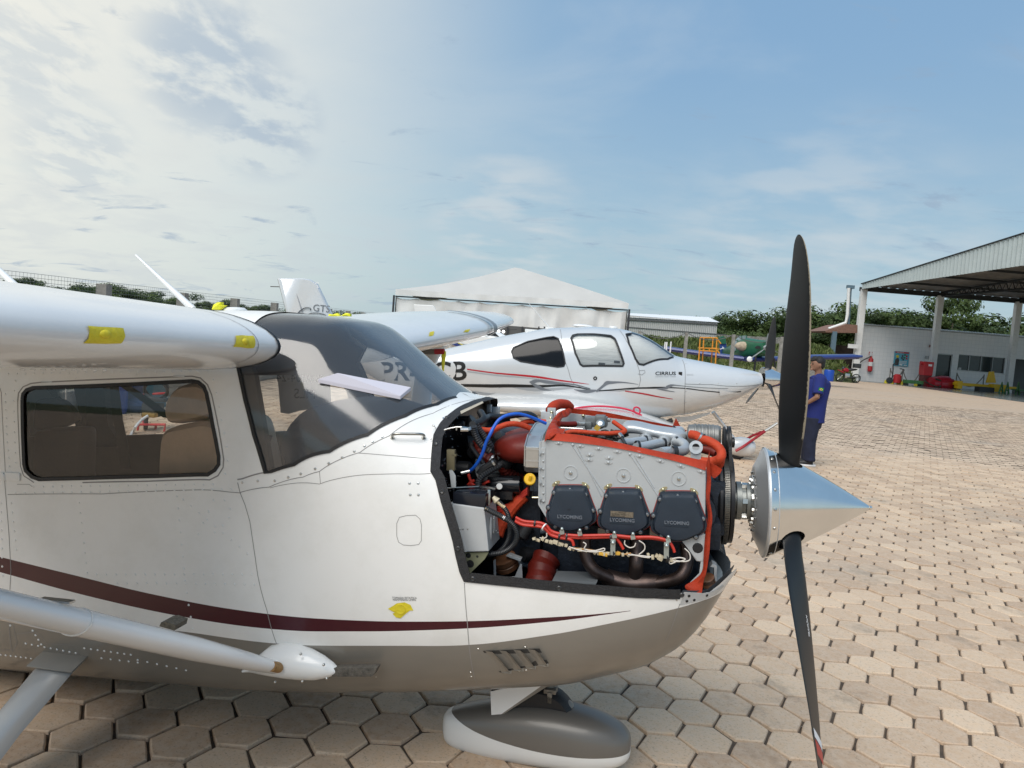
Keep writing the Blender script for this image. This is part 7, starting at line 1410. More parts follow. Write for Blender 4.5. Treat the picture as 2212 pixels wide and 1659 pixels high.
xs_b = [r[4][0] for r in R_]; hs_b = [max(.05, r[4][2]) for r in R_]
def breg(r): x = r.uniform(xs_b[0], xs_b[-1]); d = r.uniform(-4.4, 1.5); return (x, 72+d, np.interp(x, xs_b, hs_b)*np.interp(d, (-5, -3.8, -2.4, -.8, 0, 1.5), (0, .30, .72, .97, 1, .92)))
tag(tufts('weeds', breg, 11000, .36, M_weed, 8), 'tangled green weeds covering the bank beyond the apron', 'weeds')
# ---- orange maintenance platform
pf = thing('work_platform', 'orange tubular work platform with railings beside the blue tail', 'platform'); M_or = mat('orange_paint', (.62, .25, .02), .5); PYd = 47.
def PZ(x, y, d=0): return Yp(CZ, x, y, PYd+d)
for i, (x, y0, y1, d) in enumerate(((1200, 527, 690, 0), (1243, 530, 695, 1.2), (1350, 530, 655, 1.2), (1396, 530, 700, 0))): mb = MB(); mb.tube([PZ(x, y0, d), np.array([PZ(x, y1, d)[0], PYd+d, .0])], .045, 6); mb.build('upright', M_or, pf)
for pts in (((1200, 527, 0), (1396, 532, 0)), ((1243, 530, 1.2), (1350, 530, 1.2)), ((1196, 650, 0), (1396, 655, 0)), ((1196, 680, 0), (1370, 690, 0)), ((1396, 540, 0), (1440, 600, 0)), ((1380, 655, 0), (1425, 715, 0)), ((1240, 655, 0), (1245, 690, 0)), ((1305, 655, 0), (1310, 690, 0))): mb = MB(); mb.tube([PZ(*p) for p in pts], .045, 6); mb.build('rail', M_or, pf)
mb = MB(); c_ = (PZ(1200, 652)+PZ(1396, 654, 1.2))/2; mb.box(c_, (PZ(1396, 652)[0]-PZ(1200, 652)[0], 1.3, .05)); mb.build('deck', M_or, pf, smooth=False)
# ---- green crop-duster with long dark blue wings
ag = thing('crop_duster', 'green agricultural aircraft with very long dark blue wings, parked facing the apron', 'aircraft'); M_bw = mat('blue_wing_paint', (.018, .035, .16), .35, coat=.3, var=.15); M_gn = mat('green_fuselage', (.012, .105, .05), .4, coat=.2, var=.2); M_und = mat('dusty_underside', (.16, .13, .10), .8, var=.5, vscale=1.5, dirt=.6)
AY = 50.
def AZ(c, x, y, d=0.): return Yp(c, x, y, AY+d)
for pts in ([(CZ, 780, 655, 1.5), (CZ, 1250, 720, .6), (CZ, 1700, 775, 0)], [(CZ, 1750, 785, 0), (CZ, 2110, 780, .2), (CR, 150, 1205, .3), (CR, 640, 1198, .8), (CR, 700, 1195, .9)]):
    q = [AZ(*p) for p in pts]; mb = MB(); R_ = []
    for i, p in enumerate(q):
        s_ = 1 if i < len(q)-1 or len(q) == 3 else .5; R_.append([p+np.array([0, y*s_, z*s_]) for y, z in ((.05, .17), (-.1, .12), (-.18, 0), (-.1, -.12), (.05, -.15), (1.9, -.06), (1.9, .02), (.6, .2))])
    mb.loft(R_); w_ = mb.build('wing', M_bw, ag)
    mb = MB(); R_ = [[p+np.array([0, y, z]) for y, z in ((.1, -.17), (1.9, -.10), (1.9, -.085), (.1, -.155))] for p in q]; mb.loft(R_); mb.build('wing_underside', M_und, w_, smooth=False)
mb = MB(); R_ = []
for c, x, y, rx, rz_, d in ((CZ, 1480, 690, .16, .25, 6), (CZ, 1560, 690, .30, .45, 4), (CZ, 1640, 675, .42, .66, 2.5), (CZ, 1760, 655, .48, .74, 1), (CZ, 1880, 655, .52, .60, .2), (CZ, 1950, 650, .50, .52, -.4), (CZ, 1965, 648, .36, .40, -.6)):
    p = AZ(c, x, y, d); R_.append([p+np.array([rx*np.sign(cos(a))*abs(cos(a))**.7, 0, rz_*np.sign(sin(a))*abs(sin(a))**.7]) for a in np.linspace(0, 2*pi, 24, endpoint=False)])
mb.loft(R_); mb.build('fuselage', M_gn, ag); mb = MB(); R_ = []
for c, x, y0_, y1_, hw in ((CZ, 1590, 690, 640, .2), (CZ, 1620, 640, 560, .4), (CZ, 1665, 620, 512, .45), (CZ, 1720, 620, 508, .45), (CZ, 1765, 610, 575, .4), (CZ, 1775, 612, 600, .3)):
    p0_, p1_ = AZ(c, x, y0_, 2.2), AZ(c, x, y1_, 2.2); R_.append([p0_+np.array([0, -hw, 0]), p1_+np.array([0, -hw*.7, 0]), p1_+np.array([0, hw*.7, 0]), p0_+np.array([0, hw, 0])])
mb.loft(R_); cnp = mb.build('canopy', mat('dusty_canopy', (.20, .25, .25), .2, var=.4, vscale=3), ag, smooth=False)
mb = MB()
for r_0 in R_[1:5]: mb.tube([r_0[0]+np.array([0, -.02, 0]), r_0[1]+np.array([0, -.02, .02]), r_0[2], r_0[3]], .035, 5)
mb.build('canopy_frame', M_gn, cnp, kind='stuff')
mb = MB(); mb.sphere(AZ(CZ, 1700, 630, .9), (.60, .3, .34), 16, 8); mb.build('hopper_cover', mat('tan_cover', (.42, .34, .24), .8, var=.3), ag)
mb = MB(); mb.prism([AZ(CZ, *p, 6) for p in [(1425, 570), (1500, 575), (1515, 720), (1440, 722)]], (0, .15, 0)); tf_ = mb.build('tail_fin', mat('blue_tail', (.02, .06, .25), .5, var=.4, vscale=2), ag, smooth=False); mb = MB(); mb.prism([AZ(CZ, *p, 5.9) for p in [(1420, 530), (1470, 510), (1498, 535), (1500, 600), (1428, 600)]], (0, .2, 0)); mb.build('fin_cap', M_gn, tf_, smooth=False)
mb = MB(); mb.prism([AZ(CZ, *p, 5.8) for p in [(1432, 660), (1460, 648), (1455, 630), (1478, 648), (1470, 672), (1464, 656), (1436, 668)]], (0, .03, 0)); mb.build('tail_arrow', M_wprint, tf_, smooth=False)
hubp = AZ(CZ, 1965, 648, -.9); mb = MB(); mb.lathe([(.001, -.3), (.16, -.15), (.2, .1), (.2, .3)], hubp, (.1, -1, 0), 16); mb.build('propeller_hub', M_silver, ag)
for q, lb in (((1760, 790), None), ((2105, 705), None), ((1990, 480), None)):
    e = AZ(CZ, *q, -.9); mb = MB(); d_ = e-hubp; mb.tube([hubp, hubp+d_*.3, hubp+d_*.7, e], [.06, .16, .17, .05], 10, ell=(1, .2)); bl = mb.build('propeller_blade', mat('grey_blade', (.20, .22, .22), .5), ag)
mb = MB(); e = AZ(CZ, 1775, 780, -.95); mb.sphere(e, (.2, .06, .2), 10, 6); mb.build('blade_tip', M_wprint, ag)
mb = MB(); mb.prism([AZ(CZ, *p, -.7) for p in [(1840, 640), (1860, 625), (1900, 630), (1905, 655), (1850, 660)]], (0, .1, 0)); mb.build('air_intake', M_black, ag, smooth=False)
mb = MB(); mb.tube([AZ(CZ, 1850, 720, -.2), np.array([AZ(CZ, 1830, 720)[0], AY-.3, .4])], .07, 8); mb.lathe([(.2, -.1), (.36, -.08), (.36, .08), (.2, .1)], (AZ(CZ, 1830, 720)[0], AY-.3, .36), (1, 0, 0), 20, True); mb.tube([AZ(CZ, 2060, 770, -.2), np.array([AZ(CZ, 2080, 770)[0], AY-.3, .4])], .07, 8); mb.lathe([(.2, -.1), (.36, -.08), (.36, .08), (.2, .1)], (AZ(CZ, 2080, 770)[0], AY-.3, .36), (1, 0, 0), 20, True); mb.build('landing_gear', M_black, ag, kind='stuff')
mb = MB()
for x, y, s_ in ((1270, 560, .5), (1240, 600, .42), (1300, 620, .4), (1255, 520, .3)): mb.sphere(Yp(CB, x, y, AY-1.5)*np.array([1, 1, 0])+np.array([0, 0, s_*1.0]), (s_*1.1, s_, s_*1.3), 12, 8)
tag(mb.build('covered_bundle', mat('khaki_cloth', (.33, .26, .17), .85, var=.4, vscale=2, bump=.8, bscale=4), None), 'khaki cloth-covered bundle under the blue wing behind the tall blade', 'bundle')
for i, (x, y, c_, lb) in enumerate(((795, 580, M_wprint, 'short white stake left end of the blue wing'), (815, 580, M_wprint, 'white stake beside the left end of the blue wing'), (863, 575, M_wprint, 'tallest white stake near the left end of the blue wing'))):
    p = Yp(CZ, x, y, 49); mb = MB(); mb.tube([(p[0], 49, 0), (p[0], 49, p[2])], .05, 6); tag(mb.build('marker_stake', c_, None), lb, 'stake', 'white stakes by the blue wing')
# ---- third aircraft behind, string bulbs
tp3 = thing('light_aircraft', 'small white high-wing aircraft mostly hidden behind the far wing and silver-white aircraft', 'aircraft'); Y3 = 22.
def Z3(c, x, y, d=0.): return Yp(c, x, y, Y3+d)
mb = MB(); P = [Z3(C4, *p, 3) for p in [(178, 343), (280, 348), (290, 355), (312, 400), (330, 450), (190, 450)]]; mb.prism(P, (0, .1, 0)); mb.build('tail_fin', M_white, tp3, smooth=False, bevel=.02)
mb = MB(); R_ = []
for x, y, rz_ in ((150, 480, .18), (260, 500, .3), (380, 535, .42), (500, 545, .52), (640, 560, .5), (720, 580, .35)): p = Z3(C4, x, y+22, 1.5 if x < 300 else 0); R_.append([p+np.array([0, .5*cos(a), rz_*sin(a)]) for a in np.linspace(0, 2*pi, 18, endpoint=False)])
mb.loft(R_); mb.build('fuselage', M_white, tp3); mb = MB(); mb.prism([Z3(C4, *p, -.35) for p in [(430, 500), (495, 482), (560, 476), (600, 478), (650, 525), (495, 528), (430, 530)]], (0, .8, 0)); cb3 = mb.build('cabin', mat('smoked_window', (.03, .035, .04), .1), tp3, smooth=False)
mb = MB(); mb.tube([Z3(C4, 550, 478, -.4), Z3(C4, 582, 528, -.4)], .03, 6); mb.tube([Z3(C4, 495, 480, -.4), Z3(C4, 493, 528, -.4)], .025, 6); mb.box(Z3(C4, 500, 540, -.3), (2.6, .5, .25)); mb.build('window_posts', M_white, cb3, kind='stuff')
mb = MB(); mb.tube([Z3(C4, 600, 480, -.4), Z3(C4, 650, 530, -.4)], .02, 6); mb.build('windshield_post', M_black, tp3)
mb = MB(); mb.box(Z3(C4, 415, 562, -.6), (.5, .4, .1), rotm(0, .35, 0)); mb.build('blue_wing_tip', M_bw, tp3); mb = MB(); mb.box(Z3(C4, 420, 556, -.7), (.45, .1, .05), rotm(0, .35, 0)); mb.build('yellow_edge', M_tape, tp3)
M_bulb = bpy.data.materials.new('lit_bulb'); M_bulb.use_nodes = True; M_bulb.node_tree.nodes['Principled BSDF'].inputs['Emission Color'].default_value = (1, .98, .95, 1); M_bulb.node_tree.nodes['Principled BSDF'].inputs['Emission Strength'].default_value = 2.5
for c, lb in (((612, 478), 'leftmost of the three glowing round bulbs below the far wing tip'), ((641, 490), 'middle of the three glowing round bulbs below the far wing tip'), ((667, 492), 'rightmost of the three glowing round bulbs below the far wing tip')):
    mb = MB(); mb.sphere((0, 0, 0), .062, 14, 8); o = mb.build('round_bulb', M_bulb, None); o.location = [float(v) for v in Yp(C4, *c, 30)]; tag(o, lb, 'light bulb', 'glowing round bulbs on the string')
mb = MB(); mb.tube([Yp(C4, x, y, 30.02) for x, y in ((560, 458), (612, 470), (641, 481), (667, 484), (740, 480))], .012, 5); tag(mb.build('bulb_string', M_black, None), 'dark cord holding the three round bulbs', 'cord')
nf_ = thing('shade_net_fence', 'dark grey shade-net fence in front of the tent', 'fence'); mb = MB(); mb.box((Yp(C4, 780, 480, 40)[0], 40, Yp(C4, 780, 466, 40)[2]/2), (5.6, .03, Yp(C4, 780, 466, 40)[2])); mb.build('net', mat('shade_net', (.10, .10, .095), .9), nf_, smooth=False)
for x in (620, 690, 770, 860, 890): p = Yp(C4, x, 464, 39.9); mb = MB(); mb.box((p[0], 39.9, p[2]/2), (.08, .08, p[2])); mb.build('post', mat('dark_post', (.03, .03, .035), .5), nf_, smooth=False)
# ================================================================== OPEN HANGAR, WHITE TILED BUILDING, PERSON AND SMALL THINGS
HY = 80.
def HP_(c, x, y, Y=HY): return Yp(c, x, y, Y)
M_tile = bpy.data.materials.new('white_wall_tiles'); M_tile.use_nodes = True; n = M_tile.node_tree.nodes; l = M_tile.node_tree.links; b = n['Principled BSDF']; b.inputs['Roughness'].default_value = .3
t = n.new('ShaderNodeTexCoord'); mp = n.new('ShaderNodeMapping'); mp.inputs[2].default_value = (radians(90), 0, 0); br = n.new('ShaderNodeTexBrick'); br.offset = 0; l.new(t.outputs['Object'], mp.inputs[0]); l.new(mp.outputs[0], br.inputs[0]); br.inputs['Color1'].default_value = (.80, .81, .81, 1); br.inputs['Color2'].default_value = (.84, .84, .83, 1); br.inputs['Mortar'].default_value = (.70, .71, .71, 1); br.inputs['Scale'].default_value = 1.0; br.inputs['Mortar Size'].default_value = .014; br.inputs['Brick Width'].default_value = .42; br.inputs['Row Height'].default_value = .42
l.new(br.outputs[0], b.inputs['Base Color'])
M_pw = mat('white_post_paint', (.72, .72, .70), .4, dirt=.3); M_blk = mat('steel_black', (.025, .028, .03), .5)
bl = thing('tiled_building', 'low white tiled building with a corrugated roof edge behind the open hangar posts', 'building')
xL = HP_(CR, 640, 1100)[0]; xR = 66.; zT = 6.25
dx0, dx1 = HP_(CR, 1372, 1300)[0], HP_(CR, 1532, 1300)[0]; dzt = HP_(CR, 1450, 1168)[2]; wx0, wx1 = HP_(CR, 1593, 1260)[0], HP_(CR, 2032, 1260)[0]; wzt, wzb = HP_(CR, 1810, 1190)[2], HP_(CR, 1810, 1338)[2]; ox0, ox1 = HP_(CR, 2095, 1300)[0], 64.5; ozt = HP_(CR, 2150, 1218)[2]
mb = MB()
for x0, x1, z0, z1 in ((xL, dx0, 0, zT), (dx0, dx1, dzt, zT), (dx1, wx0, 0, zT), (wx0, wx1, 0, wzb), (wx0, wx1, wzt, zT), (wx1, ox0, 0, zT), (ox0, ox1, ozt, zT), (ox1, xR, 0, zT)): mb.box(((x0+x1)/2, HY+.15, (z0+z1)/2), (x1-x0, .3, z1-z0))
mb.build('wall', M_tile, bl, smooth=False)
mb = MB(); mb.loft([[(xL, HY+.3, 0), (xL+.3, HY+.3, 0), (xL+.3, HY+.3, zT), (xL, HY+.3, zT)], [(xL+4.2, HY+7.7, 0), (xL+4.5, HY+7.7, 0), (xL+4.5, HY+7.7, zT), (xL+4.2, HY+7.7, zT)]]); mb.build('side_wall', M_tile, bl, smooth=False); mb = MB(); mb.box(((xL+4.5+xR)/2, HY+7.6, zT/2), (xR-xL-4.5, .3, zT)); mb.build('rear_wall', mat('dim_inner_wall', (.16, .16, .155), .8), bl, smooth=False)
mb = MB(); nn = 150; L_ = xR-xL; ps_ = []
for i in range(nn*2): ps_.append((xL+L_*i/(nn*2-1), zT+.04+(.11 if i % 2 else 0)))
mb.loft([[(x, HY-.25, z), (x+4.6*(1-(x-xL)/(xR-xL)), HY+8, z+.25)] for x, z in ps_], caps=False, closed=False); mb.loft([[(x, HY-.25, z), (x, HY-.25, zT-.05)] for x, z in ps_], caps=False, closed=False); mb.build('roof_sheet', mat('galvanised_roof', (.42, .43, .43), .4, .5), bl, smooth=False)
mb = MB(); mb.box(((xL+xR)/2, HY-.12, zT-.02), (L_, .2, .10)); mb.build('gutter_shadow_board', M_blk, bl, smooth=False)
M_frame = mat('aluminium_frame', (.35, .36, .36), .4, .6); M_dglass = mat('dark_window_glass', (.03, .04, .04), .06)
dr = MB(); dr.box(((dx0+dx1)/2, HY+.25, dzt/2), (dx1-dx0-.1, .03, dzt-.1)); dro = dr.build('door', M_dglass, bl, smooth=False); mb = MB()
for x in (dx0+.05, dx1-.05): mb.box((x, HY+.1, dzt/2), (.10, .12, dzt))
mb.box(((dx0+dx1)/2, HY+.1, dzt-.05), (dx1-dx0, .12, .1)); mb.build('frame', M_frame, dro, smooth=False, kind='stuff')
wn = MB(); wn.box(((wx0+wx1)/2, HY+.1, wzb-.05), (wx1-wx0+.3, .35, .12)); wno = wn.build('window', M_pw, bl, smooth=False)
for i in range(4):
    xa = wx0+(wx1-wx0)*i/4; xb = wx0+(wx1-wx0)*(i+1)/4; mb = MB(); mb.box(((xa+xb)/2, HY+.22, (wzt+wzb)/2), (xb-xa-.06, .02, wzt-wzb-.1)); mb.build('pane', M_dglass, wno, smooth=False)
mb = MB()
for i in range(5): mb.box((wx0+(wx1-wx0)*i/4, HY+.16, (wzt+wzb)/2), (.08, .1, wzt-wzb))
for z in (wzt, wzb): mb.box(((wx0+wx1)/2, HY+.16, z), (wx1-wx0, .1, .1))
mb.build('frame', M_frame, wno, smooth=False, kind='stuff')
mb = MB(); mb.box((dx1+.9, HY-.04, HP_(CR, 1560, 1306)[2]), (.3, .06, .3)); mb.build('switch_box', M_frame, bl, smooth=False)
# things dimly seen inside: potted green outside, table, a light vehicle shape
for cx, cy, w_, h_, m_, nm in ((1505, 1230, .55, 1.6, M_weed, 'plant'), (1640, 1240, .8, 1.8, M_weed, 'plant'), (1450, 1360, 1.2, .8, M_frame, 'motor'), (1400, 1310, .6, .6, mat('brown_crate', (.16, .09, .05), .7), 'crate'), (1760, 1250, 1.6, 1.8, mat('inner_grey', (.09, .10, .10), .7), 'locker')):
    p = HP_(CR, cx, cy, HY+3); mb = MB(); mb.sphere((0, 0, 0), (w_*.5, .4, h_*.5), 12, 8) if m_ is M_weed else mb.box((0, 0, 0), (w_, .5, h_)); o = mb.build(nm, m_, bl, smooth=False); o.location = [float(v) for v in p]
# ---- canopy
hg_ = thing('open_hangar', 'open-sided hangar canopy with corrugated fascia, white posts and black trusses at the right edge', 'hangar')
zF = 9.93; XF0 = atY(1842, 630, HY)[0]; Yn = 50.; r_ = ray(2212, 576); XF1 = (C0+r_*53/r_[1])[0]; XF1 = XF0+(XF1-XF0)*(HY-Yn)/(HY-53)
zf0, zf1 = atY(1842, 617, HY)[2], (C0+ray(2212, 502)*53/ray(2212, 502)[1])[2]; zf1 = zf0+(zf1-zf0)*(HY-Yn)/(HY-53)
nn = 110; rows = []
mb = MB()
for i in range(nn+1):
    t_ = i/nn; x, y = XF0+(XF1-XF0)*t_, HY-2+(Yn-HY+2)*t_; w_ = .10 if i % 2 else -.02; rows.append([(x-w_, y, zF+.0), (x-w_, y, zf0+(zf1-zf0)*t_)])
mb.loft(rows, caps=False, closed=False); mb.build('fascia', corr_mat('fascia_sheet', (.50, .55, .54), 0, 0, 0, .15), hg_, smooth=False)
mb = MB(); mb.tube([(XF0-.1, HY-2, zf0+.05), (XF1-.1, Yn, zf1+.05)], .07, 6); mb.build('fascia_cap', M_blk, hg_)
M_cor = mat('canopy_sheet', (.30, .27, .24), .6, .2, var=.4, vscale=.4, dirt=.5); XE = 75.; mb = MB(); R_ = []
for i in range(81):
    t_ = i/80; x = XF0+.1+(XE-XF0)*t_; x1 = XF1+.1+(XE-XF1)*t_; dz = .16 if i % 2 else 0; R_.append([(x, HY-1, zF+.35+dz+2*0*t_), (x1, Yn, zf1-.35+dz)])
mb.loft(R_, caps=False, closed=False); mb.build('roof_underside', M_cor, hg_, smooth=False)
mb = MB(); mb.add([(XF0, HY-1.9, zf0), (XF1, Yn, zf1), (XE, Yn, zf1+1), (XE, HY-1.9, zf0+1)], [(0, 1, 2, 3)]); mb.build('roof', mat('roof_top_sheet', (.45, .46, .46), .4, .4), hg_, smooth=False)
for k in range(7):
    y = HY-2-k*4.6; x = XF0+(XF1-XF0)*(HY-2-y)/(HY-2-Yn); mb = MB(); mb.box(((x+XE)/2+.2, y, zF+.22+(zf1-.6-zF-.22)*(HY-2-y)/(HY-2-Yn)), (XE-x, .12, .22)); mb.build('purlin', M_blk, hg_, smooth=False)
mb = MB(); mb.box(((XF0+XE)/2, HY-1.6, zF+.05), (XE-XF0, .25, .4)); mb.build('dark_eave_bar', M_blk, hg_, smooth=False)
pxs = [(CR, 676, 1185), (CR, 1405, 1440), (CR, 2145, 1440)]
posts_x = [HP_(CR, 690, 800, HY-1.8)[0], HP_(CR, 1410, 800, HY-1.8)[0], HP_(CR, 2145, 800, HY-1.8)[0]]
for x in posts_x:
    mb = MB(); mb.box((x, HY-1.8, zF/2), (.62, .5, zF)); mb.build('post', M_pw, hg_, smooth=False, bevel=.02)
    mb = MB(); mb.box((x+.33, HY-1.8, zF/2), (.05, .3, zF)); mb.build('post_side_channel', M_blk, hg_, smooth=False)
for x in posts_x[1:]:                                            # lattice trusses running towards the apron
    a_ = np.array([x, HY-1.8, zF+.1]); e_ = np.array([x+1.5, Yn, zF+.1]); L_ = np.linalg.norm(e_-a_); mb = MB(); hT = 1.5
    for z0, z1 in ((-.15, -.15), (.2, hT)): mb.tube([a_+np.array([0, 0, z0]), e_+np.array([0, 0, z1])], .11, 4)
    nb = 34
    for i in range(nb):
        t0, t1 = i/nb, (i+1)/nb; top0 = .2+(hT-.2)*t0; top1 = .2+(hT-.2)*t1; mb.tube([a_+(e_-a_)*t0+np.array([0, 0, -.15]), a_+(e_-a_)*(t0+t1)/2+np.array([0, 0, top0])], .06, 4); mb.tube([a_+(e_-a_)*(t0+t1)/2+np.array([0, 0, top0]), a_+(e_-a_)*t1+np.array([0, 0, -.15])], .06, 4)
    mb.build('truss', M_blk, hg_, smooth=False, kind='stuff')
mb = MB(); p0, p1, p2, p3 = [HP_(CR, *q, HY-2.2) for q in ((574, 555), (562, 800), (545, 880), (385, 936))]; mb.tube([p0, p1, p2, p3], .17, 10); mb.build('rain_pipe', M_pw, hg_); mb = MB(); mb.box(HP_(CR, 590, 545, HY-2), (.75, .4, .35)); mb.tube([HP_(CR, 592, 560, HY-1.9), HP_(CR, 572, 900, HY-1.9)], .12, 8); mb.build('gutter_box', mat('grey_blue_paint', (.10, .16, .20), .5), hg_)
mb = MB(); mb.box(HP_(CR, 1578, 248, HY-14)*np.array([1, 1, 1])+np.array([-1.2, 0, 0]), (.6, .4, .45)); mb.build('floodlight', M_blk, hg_, smooth=False) if False else None
# lit glossy floor under the canopy
fl = MB(); q = [atZ(1868, 825), atZ(1920, 829), atZ(2212, 869), atZ(2500, 905)]; fl.add([(p[0], p[1], .006) for p in q]+[(75, 83, .006), (q[0][0], 80, .006)], [(0, 1, 2, 3, 4, 5)]); struct('hangar_floor', fl, mat('polished_floor', (.17, .185, .175), .16, var=.15, vscale=.6))
# lean-to at the left end
ln = thing('lean_to', 'low tiled lean-to shelter beside the white building with a grey-blue post', 'shelter'); mb = MB(); P = [HP_(CR, *q, HY-3) for q in ((350, 955), (560, 892), (655, 900), (655, 975), (360, 968))]; mb.prism(P, (0, 5, 0)); mb.build('roof', mat('clay_roof', (.20, .11, .08), .8, var=.3), ln, smooth=False)
mb = MB(); p = HP_(CR, 442, 960, HY-3); mb.box((p[0], HY-3, p[2]/2), (.45, .3, p[2])); mb.build('post', mat('grey_blue_paint', (.10, .16, .20), .5), ln, smooth=False); mb = MB(); a_, b_ = HP_(CR, 410, 1080, HY), HP_(CR, 640, 1190, HY); mb.box(((a_[0]+b_[0])/2, HY+.5, a_[2]/2), (b_[0]-a_[0], .3, a_[2])); mb.build('plank_wall', mat('dark_planks', (.045, .032, .025), .9, var=.5, vscale=3), ln, smooth=False)
mb = MB(); p = HP_(CR, 613, 1098, HY-2.4); mb.box(p, (1.1, .05, .45)); tag(mb.build('name_plate', M_pw, None, smooth=False), 'small white plate on the first hangar post', 'sign')
# wall signs, extinguisher, poster
M_sred = mat('sign_red', (.45, .02, .025), .5); M_sbl = mat('poster_blue', (.10, .38, .50), .5)
def wallbox(nm, x0, y0, x1, y1, m_, lb, cat, Y=HY-.1, d=.04, **k):
    a_, b_ = HP_(CR, x0, y0, Y), HP_(CR, x1, y1, Y); mb = MB(); mb.box((0, 0, 0), (abs(b_[0]-a_[0]), d, abs(a_[2]-b_[2]))); o = mb.build(nm, m_, None, smooth=False); o.location = [float(v) for v in (a_+b_)/2]; tag(o, lb, cat); return o, a_, b_
s1, a_, b_ = wallbox('fire_sign', 765, 1150, 792, 1182, M_sred, 'small red square fire sign on the tiled wall', 'sign'); mb = MB(); mb.prism([(-.12, -.03, -.3), (.14, -.03, -.3), (.18, -.03, 0), (0, -.03, .32), (-.16, -.03, 0)], (0, -.01, 0)); mb.build('flame_symbol', M_wprint, s1, smooth=False)
ex = thing('fire_extinguisher', 'red fire extinguisher hanging on the white tiled wall', 'fire extinguisher'); p = HP_(CR, 777, 1262, HY-.3); mb = MB(); mb.lathe([(.12, -.9), (.25, -.8), (.25, .5), (.1, .72), (.08, .85)], p, (0, 0, 1), 16, True); mb.build('cylinder', M_sred, ex); mb = MB(); mb.lathe([(.26, -.25), (.26, .2)], p, (0, 0, 1), 16); mb.build('label_band', M_wprint, ex); mb = MB(); mb.tube([p+np.array([0, 0, .85]), p+np.array([-.9, -.1, .35]), p+np.array([-1.3, -.1, 0])], .06, 6); mb.build('hose', M_blk, ex)
po, a_, b_ = wallbox('poster', 1003, 1142, 1126, 1290, M_sbl, 'light blue safety poster with a red title band on the tiled wall', 'poster'); pw, ph = b_[0]-a_[0], a_[2]-b_[2]
mb = MB(); mb.box((0, -.03, ph*.43), (pw*.9, .01, ph*.10)); mb.build('title_band', M_sred, po, smooth=False); textobj('title', 'PREVENÇÃO', ph*.085, (-pw*.36, -.045, ph*.40), (1, 0, 0), (0, 0, 1), M_wprint, po, .002)
rr = random.Random(3)
for i, (u, v) in enumerate(((.05, .2), (.2, .28), (.33, .2), (.02, .06), (.18, .10), (.34, .04), (.12, -.04))): mb = MB(); mb.sphere((u*pw, -.03, v*ph), (pw*.065, .01, pw*.065), 8, 6); mb.build('symbol', (mat('symbol_dark', (.05, .05, .05), .6), mat('symbol_green', (.05, .2, .06), .6), M_sred)[i % 3], po)
mb = MB(); mb.prism([(-.42*pw, -.03, -.45*ph), (-.18*pw, -.03, -.45*ph), (-.14*pw, -.03, -.1*ph), (-.24*pw, -.03, .08*ph), (-.42*pw, -.03, -.08*ph)], (0, -.01, 0)); mb.build('figure', mat('symbol_dark', (.05, .05, .05), .6), po, smooth=False); mb = MB(); mb.sphere((-.28*pw, -.03, .14*ph), (pw*.1, .01, pw*.1), 10, 6); mb.build('figure_head', M_tape, po); mb = MB()
for k in range(3): mb.box((.12*pw, -.03, -.16*ph-.07*ph*k), (pw*.5, .01, ph*.03))
mb.box((.0*pw, -.03, -.40*ph), (pw*.2, .01, ph*.08)); mb.box((.3*pw, -.03, -.42*ph), (pw*.2, .01, ph*.06)); mb.build('text_lines', M_wprint, po, smooth=False, kind='stuff')
for (x0, y0, x1, y1, m_, lb) in ((1288, 1188, 1316, 1216, M_frame, 'small grey notice left of the red pipe'), (1326, 1190, 1348, 1216, mat('pale_red', (.45, .22, .2), .6), 'small pale red notice beside the red pipe'), (1326, 1085, 1358, 1110, mat('dull_red_brown', (.22, .10, .08), .6), 'dull red notice high beside the red pipe')): wallbox('wall_notice', x0, y0, x1, y1, m_, lb, 'sign')
mb = MB(); mb.tube([HP_(CR, 1382, 950, HY-.25), HP_(CR, 1365, 1100, HY-.25), HP_(CR, 1352, 1235, HY-.25)], .08, 6); mb.sphere(HP_(CR, 1366, 1102, HY-.3), .22, 8, 6); tag(mb.build('fire_pipe', M_sred, None), 'thin red standpipe running down beside the second hangar post', 'pipe')
GY = 76.5
def gz(x, y0, y1, Y=GY): a_, b_ = Yp(CR, x, y0, Y), Yp(CR, x, y1, Y); return a_
def onfloor(x0, x1, ytop, Y=GY): a_, b_ = Yp(CR, x0, ytop, Y), Yp(CR, x1, ytop, Y); return a_[0], b_[0], a_[2]
x0, x1, zt_ = onfloor(1262, 1345, 1238); rb_ = thing('red_bin', 'tall red equipment cabinet on a stand beside the second hangar post', 'cabinet'); mb = MB(); mb.box(((x0+x1)/2, GY, zt_*.72), (x1-x0, 1.0, zt_*.55), taper=1.05); mb.build('body', M_sred, rb_, smooth=False, bevel=.05); mb = MB(); mb.box(((x0+x1)/2, GY, zt_*.23), ((x1-x0)*.85, .9, zt_*.45)); mb.build('lower_panel', mat('maroon_dull', (.14, .025, .025), .6), rb_, smooth=False); mb = MB()
for sg in (-1, 1): mb.tube([((x0+x1)/2+sg*(x1-x0)*.5, GY, zt_*.92), ((x0+x1)/2+sg*(x1-x0)*.72, GY, zt_*.90)], .16, 8)
mb.build('lifting_knobs', M_sred, rb_, kind='stuff'); mb = MB(); mb.box(((x0+x1)/2+.1, GY-.52, zt_*.86), ((x1-x0)*.4, .03, .22)); mb.build('label', M_wprint, rb_, smooth=False)
eg_ = thing('extinguisher_cart', 'twin red cylinders on a wheeled cart by the yellow-based rope posts', 'cart'); x0, x1, zt_ = onfloor(1000, 1060, 1365)
for xx in (x0+.28, x1-.28): mb = MB(); mb.lathe([(.1, 0), (.33, .05), (.33, zt_*.85), (.15, zt_)], (xx, GY, .1), (0, 0, 1), 16, True); mb.build('cylinder', M_sred, eg_)
